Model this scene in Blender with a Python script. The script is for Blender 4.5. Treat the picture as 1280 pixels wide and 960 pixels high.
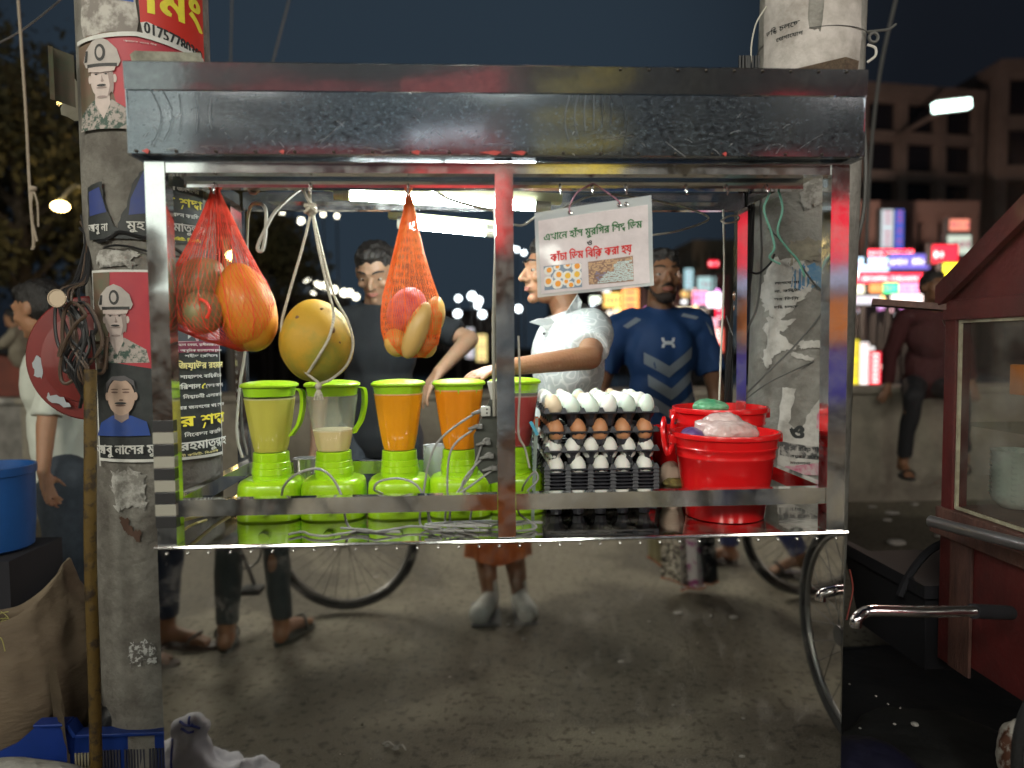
import bpy, bmesh, math, random
from math import sin, cos, tan, pi, radians, sqrt, atan2, exp
from mathutils import Vector, Matrix, noise
from mathutils.bvhtree import BVHTree
V = Vector
random.seed(7)
for _o in list(bpy.data.objects):
    bpy.data.objects.remove(_o)
SC = bpy.context.scene
COL = SC.collection
# ---------------------------------------------------------------- camera
EYE = V((0, 0, 1.24)); FPX = 900.0
def _axes(yaw=3.0, pitch=3.1, roll=0.5):
    a, b, g = map(radians, (yaw, pitch, roll))
    f = V((sin(a) * cos(b), cos(a) * cos(b), -sin(b)))
    r = V((cos(a), -sin(a), 0)); u = r.cross(f)
    return f, r * cos(g) - u * sin(g), u * cos(g) + r * sin(g)
FWD, RGT, UPV = _axes()
cam_d = bpy.data.cameras.new('camera'); cam = bpy.data.objects.new('camera', cam_d); COL.objects.link(cam)
cam_d.sensor_width = 36; cam_d.lens = 36 * FPX / 1280
cam_d.clip_start = 0.02; cam_d.clip_end = 900
M3 = Matrix((RGT, UPV, -FWD)).transposed()
cam.matrix_world = Matrix.Translation(EYE) @ M3.to_4x4()
cam_d.dof.use_dof = True; cam_d.dof.focus_distance = 1.95; cam_d.dof.aperture_fstop = 1.45
SC.camera = cam
# ---------------------------------------------------------------- world and exposure (night)
W = bpy.data.worlds.new('World'); SC.world = W; W.use_nodes = True
nt = W.node_tree
for n in list(nt.nodes): nt.nodes.remove(n)
wo = nt.nodes.new('ShaderNodeOutputWorld'); wb = nt.nodes.new('ShaderNodeBackground')
wtc = nt.nodes.new('ShaderNodeTexCoord'); wn = nt.nodes.new('ShaderNodeTexNoise'); wr = nt.nodes.new('ShaderNodeValToRGB')
wn.inputs['Scale'].default_value = 1.6; wn.inputs['Detail'].default_value = 3
wr.color_ramp.elements[0].position = .3; wr.color_ramp.elements[0].color = (.0042, .0055, .0085, 1)
wr.color_ramp.elements[1].position = .7; wr.color_ramp.elements[1].color = (.0068, .0085, .0120, 1)
wb.inputs['Strength'].default_value = 1.0
nt.links.new(wtc.outputs['Generated'], wn.inputs['Vector']); nt.links.new(wn.outputs['Fac'], wr.inputs['Fac'])
vd = nt.nodes.new('ShaderNodeVectorMath'); vd.operation = 'DOT_PRODUCT'; vd.inputs[1].default_value = (-.09, .94, .33)   # painted sky glow standing in for lens veil round the tube light
nv = nt.nodes.new('ShaderNodeVectorMath'); nv.operation = 'NORMALIZE'; nt.links.new(wtc.outputs['Generated'], nv.inputs[0]); nt.links.new(nv.outputs[0], vd.inputs[0])
mrg = nt.nodes.new('ShaderNodeMapRange'); mrg.interpolation_type = 'SMOOTHERSTEP'; mrg.inputs[1].default_value = .80; mrg.inputs[2].default_value = 1.0; nt.links.new(vd.outputs['Value'], mrg.inputs[0])
mxg = nt.nodes.new('ShaderNodeMix'); mxg.data_type = 'RGBA'; mxg.inputs[7].default_value = (.019, .030, .043, 1); nt.links.new(mrg.outputs[0], mxg.inputs[0]); nt.links.new(wr.outputs['Color'], mxg.inputs[6])
nt.links.new(mxg.outputs[2], wb.inputs['Color']); nt.links.new(wb.outputs[0], wo.inputs[0])
SC.view_settings.view_transform = 'Standard'; SC.view_settings.look = 'None'
SC.view_settings.exposure = 0.22; SC.view_settings.gamma = 1
SC.render.engine = 'CYCLES'
SC.cycles.max_bounces = 9; SC.cycles.glossy_bounces = 6; SC.cycles.transparent_max_bounces = 24; SC.cycles.diffuse_bounces = 3
SC.cycles.sample_clamp_indirect = 4; SC.cycles.caustics_reflective = False; SC.cycles.caustics_refractive = False
SC.cycles.use_denoising = True

# ---------------------------------------------------------------- pixel helpers (photo pixels, 1280 x 960)
def ray(x, y):
    return FWD + RGT * ((x - 640) / FPX) - UPV * ((y - 480) / FPX)
def P(x, y, Y):
    d = ray(x, y); return EYE + d * (Y / d.y)
def PX(x, y, X):
    d = ray(x, y); return EYE + d * (X / d.x)
def PZ(x, y, Z):
    d = ray(x, y); return EYE + d * ((Z - EYE.z) / d.z)
YM = 1.6                      # plane of the polished front panel
def R(x, y, Yv):              # real place of something seen in that panel
    p = P(x, y, Yv); return V((p.x, 2 * YM - p.y, p.z))

# ---------------------------------------------------------------- materials
MC = {}
def mat(name, col, rough=.6, metal=0., col2=None, ns=6., nd=4., bump=0., bs=40., emis=None, es=0., alpha=1., trans=0., ior=1.45,
        sheen=0., coat=0., sss=0., stretch=None, contrast=(.35, .65), rough2=None, spec=None):
    if name in MC: return MC[name]
    m = bpy.data.materials.new(name); m.use_nodes = True; t = m.node_tree; b = t.nodes['Principled BSDF']
    def c4(c): return (c[0], c[1], c[2], 1)
    b.inputs['Base Color'].default_value = c4(col); b.inputs['Roughness'].default_value = rough; b.inputs['Metallic'].default_value = metal
    b.inputs['IOR'].default_value = ior; b.inputs['Alpha'].default_value = alpha; b.inputs['Transmission Weight'].default_value = trans
    if sheen: b.inputs['Sheen Weight'].default_value = sheen
    if coat: b.inputs['Coat Weight'].default_value = coat; b.inputs['Coat Roughness'].default_value = .1
    if sss: b.inputs['Subsurface Weight'].default_value = sss; b.inputs['Subsurface Scale'].default_value = .02
    if spec is not None: b.inputs['Specular IOR Level'].default_value = spec
    if emis: b.inputs['Emission Color'].default_value = c4(emis); b.inputs['Emission Strength'].default_value = es
    tc = mp = None
    if col2 or bump or rough2 is not None:
        tc = t.nodes.new('ShaderNodeTexCoord'); mp = t.nodes.new('ShaderNodeMapping'); t.links.new(tc.outputs['Object'], mp.inputs[0])
        if stretch: mp.inputs['Scale'].default_value = stretch
    if col2 or rough2 is not None:
        n = t.nodes.new('ShaderNodeTexNoise'); n.inputs['Scale'].default_value = ns; n.inputs['Detail'].default_value = nd
        n.inputs['Roughness'].default_value = .65
        r = t.nodes.new('ShaderNodeValToRGB'); r.color_ramp.elements[0].position = contrast[0]; r.color_ramp.elements[1].position = contrast[1]
        t.links.new(mp.outputs[0], n.inputs[0]); t.links.new(n.outputs['Fac'], r.inputs[0])
        if col2:
            r.color_ramp.elements[0].color = c4(col); r.color_ramp.elements[1].color = c4(col2)
            t.links.new(r.outputs[0], b.inputs['Base Color'])
        if rough2 is not None:
            mr = t.nodes.new('ShaderNodeMapRange'); mr.inputs[3].default_value = rough; mr.inputs[4].default_value = rough2
            mr.inputs[1].default_value = contrast[0]; mr.inputs[2].default_value = contrast[1]
            t.links.new(n.outputs['Fac'], mr.inputs[0]); t.links.new(mr.outputs[0], b.inputs['Roughness'])
    if bump:
        n2 = t.nodes.new('ShaderNodeTexNoise'); n2.inputs['Scale'].default_value = bs; n2.inputs['Detail'].default_value = 4
        bp = t.nodes.new('ShaderNodeBump'); bp.inputs['Strength'].default_value = min(1, bump); bp.inputs['Distance'].default_value = .01 * max(1, bump)
        t.links.new(mp.outputs[0], n2.inputs[0]); t.links.new(n2.outputs['Fac'], bp.inputs['Height']); t.links.new(bp.outputs[0], b.inputs['Normal'])
    MC[name] = m; return m
def glow(name, col, s):
    return mat(name, (0.02, 0.02, 0.02), emis=col, es=s)
def mixmat(name, a, b, fac_scale, lo, hi, stretch=None, detail=5):
    """blend of two shaders by a noise mask (dirt on steel, and so on)"""
    if name in MC: return MC[name]
    m = bpy.data.materials.new(name); m.use_nodes = True; t = m.node_tree
    for n in list(t.nodes): t.nodes.remove(n)
    out = t.nodes.new('ShaderNodeOutputMaterial'); mx = t.nodes.new('ShaderNodeMixShader')
    tc = t.nodes.new('ShaderNodeTexCoord'); mp = t.nodes.new('ShaderNodeMapping'); t.links.new(tc.outputs['Object'], mp.inputs[0])
    if stretch: mp.inputs['Scale'].default_value = stretch
    n = t.nodes.new('ShaderNodeTexNoise'); n.inputs['Scale'].default_value = fac_scale; n.inputs['Detail'].default_value = detail
    n.inputs['Roughness'].default_value = .7
    mr = t.nodes.new('ShaderNodeMapRange'); mr.inputs[1].default_value = lo; mr.inputs[2].default_value = hi
    t.links.new(mp.outputs[0], n.inputs[0]); t.links.new(n.outputs['Fac'], mr.inputs[0]); t.links.new(mr.outputs[0], mx.inputs[0])
    for i, (c, ro, me, bmp, bsc) in enumerate((a, b)):
        p = t.nodes.new('ShaderNodeBsdfPrincipled'); p.inputs['Base Color'].default_value = (*c, 1); p.inputs['Roughness'].default_value = ro
        p.inputs['Metallic'].default_value = me
        if bmp:
            n2 = t.nodes.new('ShaderNodeTexNoise'); n2.inputs['Scale'].default_value = bsc; n2.inputs['Detail'].default_value = 3
            bp = t.nodes.new('ShaderNodeBump'); bp.inputs['Strength'].default_value = bmp; bp.inputs['Distance'].default_value = .01
            t.links.new(tc.outputs['Object'], n2.inputs[0]); t.links.new(n2.outputs['Fac'], bp.inputs['Height']); t.links.new(bp.outputs[0], p.inputs['Normal'])
        t.links.new(p.outputs[0], mx.inputs[1 + i])
    t.links.new(mx.outputs[0], out.inputs[0]); MC[name] = m; return m

# ---------------------------------------------------------------- object helpers
ORG = {}
def thing(name, label, cat, loc, group=None):
    o = bpy.data.objects.new(name, None); COL.objects.link(o); o.location = V(loc); o.empty_display_size = .05
    o['label'] = label; o['category'] = cat
    if group: o['group'] = group
    ORG[o.name] = V(loc); return o
def tag(o, label, cat, group=None):
    o['label'] = label; o['category'] = cat
    if group: o['group'] = group
    return o
def kind(o, k='structure'):
    o['kind'] = k; return o
def frame_of(a, b):
    z = (b - a); L = z.length; z = z / L if L > 1e-9 else V((0, 0, 1))
    x = z.cross(V((0, 0, 1)))
    if x.length < 1e-4: x = V((1, 0, 0))
    x.normalize(); y = z.cross(x); return x, y, z, L
def smoothpts(pts, k=6):
    pts = [V(p) for p in pts]
    if k <= 1 or len(pts) < 3: return pts
    out = []
    for i in range(len(pts) - 1):
        p0 = pts[max(0, i - 1)]; p1 = pts[i]; p2 = pts[i + 1]; p3 = pts[min(len(pts) - 1, i + 2)]
        for j in range(k):
            t = j / k
            out.append(.5 * ((2 * p1) + (p2 - p0) * t + (2 * p0 - 5 * p1 + 4 * p2 - p3) * t * t + (-p0 + 3 * p1 - 3 * p2 + p3) * t ** 3))
    out.append(pts[-1]); return out
ORD = ('first', 'second', 'third', 'fourth', 'fifth', 'sixth', 'seventh', 'eighth', 'ninth', 'tenth')
class MB:
    def __init__(s): s.b = bmesh.new()
    def ring(s, pts): return [s.b.verts.new(p) for p in pts]
    def skin(s, r0, r1, closed=True):
        n = len(r0)
        for i in range(n if closed else n - 1):
            j = (i + 1) % n
            try: s.b.faces.new((r0[i], r0[j], r1[j], r1[i]))
            except ValueError: pass
    def cap(s, r):
        try: s.b.faces.new(r)
        except ValueError: pass
    def loft(s, rings, caps=True, closed=True):
        rr = [s.ring(r) for r in rings]
        for a, b in zip(rr, rr[1:]): s.skin(a, b, closed)
        if caps: s.cap(list(reversed(rr[0]))); s.cap(rr[-1])
        return s
    def box(s, lo, hi, bev=0.0):
        lo = V(lo); hi = V(hi)
        c = [s.b.verts.new((x, y, z)) for x in (lo.x, hi.x) for y in (lo.y, hi.y) for z in (lo.z, hi.z)]
        fs = [s.b.faces.new([c[i] for i in q]) for q in ((0, 1, 3, 2), (4, 6, 7, 5), (0, 4, 5, 1), (2, 3, 7, 6), (0, 2, 6, 4), (1, 5, 7, 3))]
        if bev:
            es = list({e for f in fs for e in f.edges}); bmesh.ops.bevel(s.b, geom=es, offset=bev, segments=2, affect='EDGES', profile=.6)
        return s
    def obox(s, a, b, w, h, up=V((0, 0, 1)), bev=0):
        """bar from a to b, w wide, h high"""
        a = V(a); b = V(b); z = (b - a).normalized(); x = z.cross(up)
        if x.length < 1e-4: x = V((1, 0, 0))
        x.normalize(); y = x.cross(z)
        rs = [[p + x * (w / 2 * i) + y * (h / 2 * j) for i, j in ((-1, -1), (1, -1), (1, 1), (-1, 1))] for p in (a, b)]
        return s.loft(rs)
    def cone(s, a, b, r0, r1, seg=16, caps=True):
        a = V(a); b = V(b); x, y, z, L = frame_of(a, b)
        return s.loft([[p + x * (r * cos(2 * pi * i / seg)) + y * (r * sin(2 * pi * i / seg)) for i in range(seg)] for p, r in ((a, r0), (b, r1))], caps)
    def tube(s, pts, r, seg=6, k=6, caps=True):
        pts = smoothpts(pts, k); n = len(pts); rings = []
        t0 = (pts[1] - pts[0]).normalized(); x = t0.cross(V((0, 0, 1)))
        if x.length < 1e-3: x = t0.cross(V((1, 0, 0)))
        x.normalize()
        for i, p in enumerate(pts):
            t = (pts[min(n - 1, i + 1)] - pts[max(0, i - 1)])
            if t.length < 1e-9: t = t0
            t.normalize(); x = x - t * x.dot(t)
            if x.length < 1e-6: x = t.orthogonal()
            x.normalize(); y = t.cross(x)
            rr = r(i / (n - 1)) if callable(r) else r
            rings.append([p + x * (rr * cos(2 * pi * q / seg)) + y * (rr * sin(2 * pi * q / seg)) for q in range(seg)])
        return s.loft(rings, caps)
    def lathe(s, prof, c=(0, 0, 0), seg=32, caps=True, sx=1., sy=1., sq=0.):
        """prof: (r, z); sq > 0 squares the section"""
        c = V(c); rings = []
        for r, z in prof:
            ring = []
            for i in range(seg):
                a = 2 * pi * i / seg; q = 1.
                if sq: q = 1 / max(1e-6, (abs(cos(a)) ** (2 + sq) + abs(sin(a)) ** (2 + sq))) ** (1 / (2 + sq))
                ring.append(c + V((r * q * cos(a) * sx, r * q * sin(a) * sy, z)))
            rings.append(ring)
        return s.loft(rings, caps)
    def ell(s, c, rad, rot=None, seg=16, rings=10):
        c = V(c); rad = (rad, rad, rad) if not hasattr(rad, '__len__') else rad
        M = rot or Matrix.Identity(3); rs = []
        for j in range(1, rings):
            th = pi * j / rings
            rs.append([c + M @ V((rad[0] * sin(th) * cos(2 * pi * i / seg), rad[1] * sin(th) * sin(2 * pi * i / seg), -rad[2] * cos(th))) for i in range(seg)])
        rr = [s.ring(r) for r in rs]
        for a, b in zip(rr, rr[1:]): s.skin(a, b)
        lo = s.b.verts.new(c + M @ V((0, 0, -rad[2]))); hi = s.b.verts.new(c + M @ V((0, 0, rad[2])))
        for i in range(seg):
            s.b.faces.new((lo, rr[0][(i + 1) % seg], rr[0][i])); s.b.faces.new((hi, rr[-1][i], rr[-1][(i + 1) % seg]))
        return s
    def capsule(s, a, b, r0, r1, seg=12):
        a = V(a); b = V(b); x, y, z, L = frame_of(a, b); rs = []
        for j in range(1, 5):
            th = pi / 2 * j / 4; rs.append((a - z * (r0 * cos(th)), r0 * sin(th)))
        for j in range(4, 0, -1):
            th = pi / 2 * j / 4; rs.append((b + z * (r1 * cos(th)), r1 * sin(th)))
        return s.loft([[p + x * (r * cos(2 * pi * i / seg)) + y * (r * sin(2 * pi * i / seg)) for i in range(seg)] for p, r in rs])
    def quad(s, a, b, c, d): s.b.faces.new([s.b.verts.new(V(p)) for p in (a, b, c, d)]); return s
    def slab(s, poly, thick):
        """planar polygon pushed back by the vector thick"""
        a = s.ring([V(p) for p in poly]); b = s.ring([V(p) + V(thick) for p in poly])
        s.skin(a, b); s.cap(a); s.cap(list(reversed(b))); return s
    def torus(s, c, R0, r, axis='Y', seg=40, sub=8, a0=0, a1=2 * pi):
        pts = []
        full = abs(a1 - a0 - 2 * pi) < 1e-6
        rings = []
        for i in range(seg + (0 if full else 1)):
            a = a0 + (a1 - a0) * i / seg
            if axis == 'Y': d = V((cos(a), 0, sin(a))); ax = V((0, 1, 0))
            elif axis == 'X': d = V((0, cos(a), sin(a))); ax = V((1, 0, 0))
            else: d = V((cos(a), sin(a), 0)); ax = V((0, 0, 1))
            rings.append([V(c) + d * (R0 + r * cos(2 * pi * q / sub)) + ax * (r * sin(2 * pi * q / sub)) for q in range(sub)])
        rr = [s.ring(x) for x in rings]
        for i in range(len(rr) - (0 if full else 1)): s.skin(rr[i], rr[(i + 1) % len(rr)])
        return s
    def build(s, name, m, parent=None, smooth=True, org=None, fix=True):
        if fix: bmesh.ops.recalc_face_normals(s.b, faces=s.b.faces)
        me = bpy.data.meshes.new(name)
        if parent is not None: o0 = ORG[parent.name]
        elif org is not None: o0 = V(org)
        elif s.b.verts:
            xs = [v.co for v in s.b.verts]
            o0 = V(((min(v.x for v in xs) + max(v.x for v in xs)) / 2, (min(v.y for v in xs) + max(v.y for v in xs)) / 2, min(v.z for v in xs)))
        else: o0 = V((0, 0, 0))
        for v in s.b.verts: v.co -= o0
        if smooth:
            for f in s.b.faces: f.smooth = True
        s.b.to_mesh(me); s.b.free()
        ms = m if isinstance(m, (list, tuple)) else [m]
        for x in ms: me.materials.append(x)
        if smooth:
            try: me.set_sharp_from_angle(angle=radians(38))
            except Exception: pass
        o = bpy.data.objects.new(name, me); COL.objects.link(o)
        if parent is not None: o.parent = parent; ORG[o.name] = ORG[parent.name]
        else: o.location = o0; ORG[o.name] = o0
        return o
def copy_tree(o, delta=(0, 0, 0), parent=None, rotz=None):
    c = o.copy(); COL.objects.link(c)
    if parent is None:
        c.location = V(o.location) + V(delta)
        if rotz is not None: c.rotation_euler = (0, 0, rotz)
    else: c.parent = parent
    ORG[c.name] = V(c.location) if parent is None else ORG[parent.name]
    for ch in [x for x in bpy.data.objects if x.parent == o and x is not c]:
        copy_tree(ch, (0, 0, 0), c)
    return c
def remeshed(mb, voxel, smooth=4, disp=0, dscale=.08, seed=0, cuts=()):
    """one continuous surface out of overlapping volumes"""
    bmesh.ops.recalc_face_normals(mb.b, faces=mb.b.faces)
    me = bpy.data.meshes.new('tmp'); mb.b.to_mesh(me); mb.b.free()
    o = bpy.data.objects.new('tmp', me); COL.objects.link(o)
    r = o.modifiers.new('r', 'REMESH'); r.mode = 'VOXEL'; r.voxel_size = voxel
    if smooth:
        sm = o.modifiers.new('s', 'SMOOTH'); sm.factor = .5; sm.iterations = smooth
    dg = bpy.context.evaluated_depsgraph_get(); e = o.evaluated_get(dg)
    m2 = bpy.data.meshes.new_from_object(e); bpy.data.objects.remove(o)
    out = MB(); out.b.from_mesh(m2); bpy.data.meshes.remove(m2)
    if disp:
        out.b.normal_update()
        for v in out.b.verts:
            p = v.co; q = V((p.x, p.y, p.z * .55)) / dscale + V((seed * 7.3, 0, 0))
            w = noise.noise(q) + .5 * noise.noise(q * 2.1) + .7 * (1 - abs(noise.noise(q * .8 + V((3, 1, 0)))) * 2)
            v.co = p + v.normal * (disp * (w - .45))
    for co, no in cuts:
        bmesh.ops.bisect_plane(out.b, geom=out.b.verts[:] + out.b.edges[:] + out.b.faces[:], plane_co=V(co), plane_no=V(no), clear_outer=True)
    return out
# ---------------------------------------------------------------- flat print: polygons and lettering laid on a mapped surface
def lay(mb, poly, fn, off=0., step=None, mi=0):
    """2-D polygon (s,t) -> surface fn(s,t,off); cut in strips of width step so that it follows a curve"""
    b = bmesh.new(); f = b.faces.new([b.verts.new((p[0], p[1], 0)) for p in poly])
    bmesh.ops.triangulate(b, faces=[f])
    if step:
        lo = min(p[0] for p in poly); hi = max(p[0] for p in poly); x = math.floor(lo / step) * step + step
        while x < hi:
            bmesh.ops.bisect_plane(b, geom=b.verts[:] + b.edges[:] + b.faces[:], plane_co=(x, 0, 0), plane_no=(1, 0, 0)); x += step
    mp = {v: mb.b.verts.new(fn(v.co.x, v.co.y, off)) for v in b.verts}
    for f in b.faces:
        nf = mb.b.faces.new([mp[v] for v in f.verts]); nf.material_index = mi
    b.free()
def ellp(cx, cy, rx, ry, n=20, rot=0):
    return [(cx + rx * cos(a) * cos(rot) - ry * sin(a) * sin(rot), cy + rx * cos(a) * sin(rot) + ry * sin(a) * cos(rot)) for a in (2 * pi * i / n for i in range(n))]
_gl = {}
def _raw(s):
    c = bpy.data.curves.new('t', 'FONT'); c.body = s; c.resolution_u = 2
    o = bpy.data.objects.new('t', c); COL.objects.link(o)
    dg = bpy.context.evaluated_depsgraph_get(); m = bpy.data.meshes.new_from_object(o.evaluated_get(dg))
    vs = [(v.co.x, v.co.y) for v in m.vertices]; fs = [tuple(p.vertices) for p in m.polygons]
    bpy.data.objects.remove(o); bpy.data.curves.remove(c); bpy.data.meshes.remove(m); return vs, fs
def glyph(ch):
    if ch not in _gl:
        vs, fs = _raw(ch) if ch != ' ' else ([], [])
        bar = _gl.setdefault('_bar', max(x for x, y in _raw('l')[0]))
        adv = max(x for x, y in _raw(ch + 'l')[0]) - bar if ch != ' ' else .3
        if ch == '\u09bf': adv = .27
        _gl[ch] = (vs, fs, adv)
    return _gl[ch]
HASANT = '\u09cd'; PRE = '\u09bf\u09c7\u09c8'
def shape(s):
    """list of (char, x, y, scale): reorders pre-base vowel signs, stacks conjuncts"""
    out = []; x = 0; i = 0; n = len(s)
    def cons(c): return '\u0995' <= c <= '\u09b9' or c in '\u09dc\u09dd\u09df'
    while i < n:
        c = s[i]
        if cons(c):
            cl = [c]; i += 1
            while i + 1 < n and s[i] == HASANT and cons(s[i + 1]): cl.append(s[i + 1]); i += 2
            marks = []
            while i < n and '\u09be' <= s[i] <= '\u09cc' or i < n and s[i] in '\u0981\u0982': marks.append(s[i]); i += 1
            if '\u09cb' in marks: marks = ['\u09c7', '\u09be']
            for m in [m for m in marks if m in PRE]:
                out.append((m, x, 0, 1)); x += glyph(m)[2]
            if len(cl) == 1: out.append((c, x, 0, 1)); w = glyph(c)[2]
            elif cl[1] == '\u09b0':
                out.append((cl[0], x, 0, 1)); w = glyph(cl[0])[2]; out.append(('/', x + w * .1, -.22, .5))
            else:
                out.append((cl[0], x, .17, .74)); out.append((cl[1], x + .16, -.12, .62))
                w = max(glyph(cl[0])[2] * .8, glyph(cl[1])[2] * .62 + .16)
            out2 = [m for m in marks if m not in PRE]
            x += w
            for m in out2:
                out.append((m, x, 0, 1)); x += glyph(m)[2]
        else:
            out.append((c, x, 0, 1)); x += glyph(c)[2]; i += 1
    return out, x
def lettering(mb, s, fn, x, y, h, w=None, off=.002, mi=0, align='c', slope=0., bold=0):
    """s written at (x,y) in sheet metres, letter height h; w squeezes it to a width"""
    gl, W0 = shape(s); sc = h / .72; sx = sc if w is None else w / max(.01, W0)
    x0 = x - (W0 * sx / 2 if align == 'c' else 0)
    for bx, by in ([(0, 0)] if not bold else [(0, 0), (bold, 0), (0, bold), (-bold, 0)]):
        for ch, gx, gy, gs in gl:
            vs, fs, _ = glyph(ch)
            vv = [mb.b.verts.new(fn(x0 + bx + (gx + vx * gs) * sx, y + by + slope * (gx + vx * gs) * sx + (gy + vy * gs) * sc, off + (.0002 if bx or by else 0))) for vx, vy in vs]
            for f in fs:
                try: mb.b.faces.new([vv[k] for k in f]).material_index = mi
                except ValueError: pass
        off += .0001
def plane_map(o, ex, ey, n):
    o, ex, ey, n = V(o), V(ex), V(ey), V(n)
    return lambda s, t, d=0.: o + ex * s + ey * t + n * d
# ================================================================ SETTING
concrete = mat('concrete', (.27, .255, .23), .85, col2=(.16, .15, .135), ns=9, bump=.5, bs=60)
oldpaint = mat('limewash', (.42, .40, .36), .85, col2=(.20, .19, .17), ns=7, nd=8, bump=.4, bs=50, contrast=(.42, .58))
def ground_mat():
    m = mat('street', (.19, .172, .132), .82, bump=.6, bs=120, col2=(.145, .13, .10), ns=1.7, nd=8)
    t = m.node_tree; b = t.nodes['Principled BSDF']; src = b.inputs['Base Color'].links[0].from_socket
    n = t.nodes.new('ShaderNodeTexNoise'); n.inputs['Scale'].default_value = .9; n.inputs['Detail'].default_value = 5
    n.inputs['Distortion'].default_value = .6
    tc = t.nodes.new('ShaderNodeTexCoord'); t.links.new(tc.outputs['Object'], n.inputs[0])
    r = t.nodes.new('ShaderNodeValToRGB'); r.color_ramp.elements[0].position = .47; r.color_ramp.elements[1].position = .54
    r.color_ramp.elements[0].color = (.58, .55, .51, 1); r.color_ramp.elements[1].color = (1.15, 1.13, 1.08, 1)
    mx = t.nodes.new('ShaderNodeMix'); mx.data_type = 'RGBA'; mx.blend_type = 'MULTIPLY'; mx.inputs[0].default_value = 1
    t.links.new(n.outputs['Fac'], r.inputs[0]); t.links.new(src, mx.inputs[6]); t.links.new(r.outputs[0], mx.inputs[7])
    # grit and small dark spots
    v = t.nodes.new('ShaderNodeTexNoise'); v.inputs['Scale'].default_value = 34; v.inputs['Detail'].default_value = 4; t.links.new(tc.outputs['Object'], v.inputs[0])
    r2 = t.nodes.new('ShaderNodeValToRGB'); r2.color_ramp.elements[0].position = .36; r2.color_ramp.elements[1].position = .46
    r2.color_ramp.elements[0].color = (.42, .40, .36, 1); r2.color_ramp.elements[1].color = (1, 1, 1, 1)
    mx2 = t.nodes.new('ShaderNodeMix'); mx2.data_type = 'RGBA'; mx2.blend_type = 'MULTIPLY'; mx2.inputs[0].default_value = 1
    t.links.new(v.outputs['Fac'], r2.inputs[0]); t.links.new(mx.outputs[2], mx2.inputs[6]); t.links.new(r2.outputs[0], mx2.inputs[7])
    t.links.new(mx2.outputs[2], b.inputs['Base Color']); return m
street = ground_mat()
mb = MB()
xs = [-60, -20, -10, -6] + [-5 + .25 * i for i in range(41)] + [6, 10, 20, 60]; ys = [-40, -20, -10, -6] + [-5 + .25 * i for i in range(45)] + [6.6]
vv = {}
for i, x in enumerate(xs):
    for j, y in enumerate(ys):
        vv[i, j] = mb.b.verts.new((x, y, .012 * noise.noise(V((x * .8, y * .8, 0)))))
for i in range(len(xs) - 1):
    for j in range(len(ys) - 1): mb.b.faces.new((vv[i, j], vv[i + 1, j], vv[i + 1, j + 1], vv[i, j + 1]))
kind(mb.build('street_ground', street, org=(0, 0, 0)))
kind(MB().box((-300, 6.3, -1.6), (300, 600, -1.2)).build('river_water', mat('river_water', (.006, .009, .012), .06, bump=.35, bs=1.4, stretch=(1, .35, 1), spec=.6), smooth=False))
kind(MB().box((-200, 90, -1.3), (200, 140, .6)).build('far_river_bank', mat('bank_earth', (.04, .035, .03), .9), smooth=False))
# seat wall along the river, right part bare cement, left part red
wm = mat('cement_wall', (.30, .27, .21), .88, col2=(.15, .13, .105), ns=2.2, nd=7, bump=.6, bs=35)
mb = MB().box((-3.3, 5.4, -.05), (9, 5.75, .84), .01).box((-3.32, 5.36, .84), (9.02, 5.8, .888), .012)
tag(mb.build('river_wall', wm, smooth=False), 'low stained cement wall along the river behind the stall', 'wall')
rw = thing('parapet_wall', 'red painted parapet with a pale ledge at the far left', 'wall', (-6.2, 6.4, 0))
MB().box((-12, 6.3, .84), (-3.6, 6.55, 1.25), .01).build('parapet', mat('red_wash', (.20, .055, .035), .8, col2=(.12, .04, .03), ns=3), rw, smooth=False)
MB().box((-12.02, 6.24, .78), (-3.58, 6.6, .835), .01).build('ledge', oldpaint, rw, smooth=False)
MB().box((-12, 6.3, -.05), (-3.6, 6.56, .776), .01).build('plinth', concrete, rw, smooth=False)

# ---------------------------------------------------------------- trees on the left, far bank
leafA = mat('leaves_dark', (.030, .034, .014), .9, col2=(.045, .04, .016), ns=1.2)
leafB = mat('leaves_olive', (.040, .038, .015), .9, col2=(.055, .045, .018), ns=1.2)
bark = mat('bark', (.09, .07, .05), .9, col2=(.05, .04, .03), ns=10, bump=.6, bs=20)
def tree(x, y, h, cr, label, lm, seed, trunk_h=.45, nb=11):
    rnd = random.Random(seed); t = thing('leafy_tree', label, 'tree', (x, y, 0), 'trees by the river')
    mb = MB(); mb.tube([(x, y, -.1), (x + .1, y, h * .25), (x - .05, y + .1, h * trunk_h), (x, y, h * .7)], lambda q: .22 * (1 - .75 * q), 8)
    tips = []
    for i in range(nb):
        a = 2.4 * i; z0 = h * (.3 + .4 * i / nb); r = cr * rnd.uniform(.55, 1); p = V((x + r * cos(a), y + r * sin(a), z0 + h * rnd.uniform(.12, .32)))
        mb.tube([(x, y, z0), ((x + p.x) / 2, (y + p.y) / 2, z0 + .12 * h), p], lambda q: .07 * (1 - .8 * q), 5); tips.append(p)
    mb.build('trunk', bark, t)
    mb = MB()
    for p in tips + [V((x, y, h * .95))]:
        R0 = cr * rnd.uniform(.35, .6)
        for k in range(900):
            d = V((rnd.gauss(0, 1), rnd.gauss(0, 1), rnd.gauss(0, .8))).normalized() * R0 * rnd.uniform(.25, 1.05)
            q = p + d; s = rnd.uniform(.045, .10); a = V((rnd.gauss(0, 1), rnd.gauss(0, 1), rnd.gauss(0, 1))).normalized(); b = a.orthogonal().normalized()
            mb.b.faces.new([mb.b.verts.new(v) for v in (q - a * s, q + b * s * .45, q + a * s, q - b * s * .45)])
    mb.build('crown', lm, t, smooth=False, fix=False)
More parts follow.
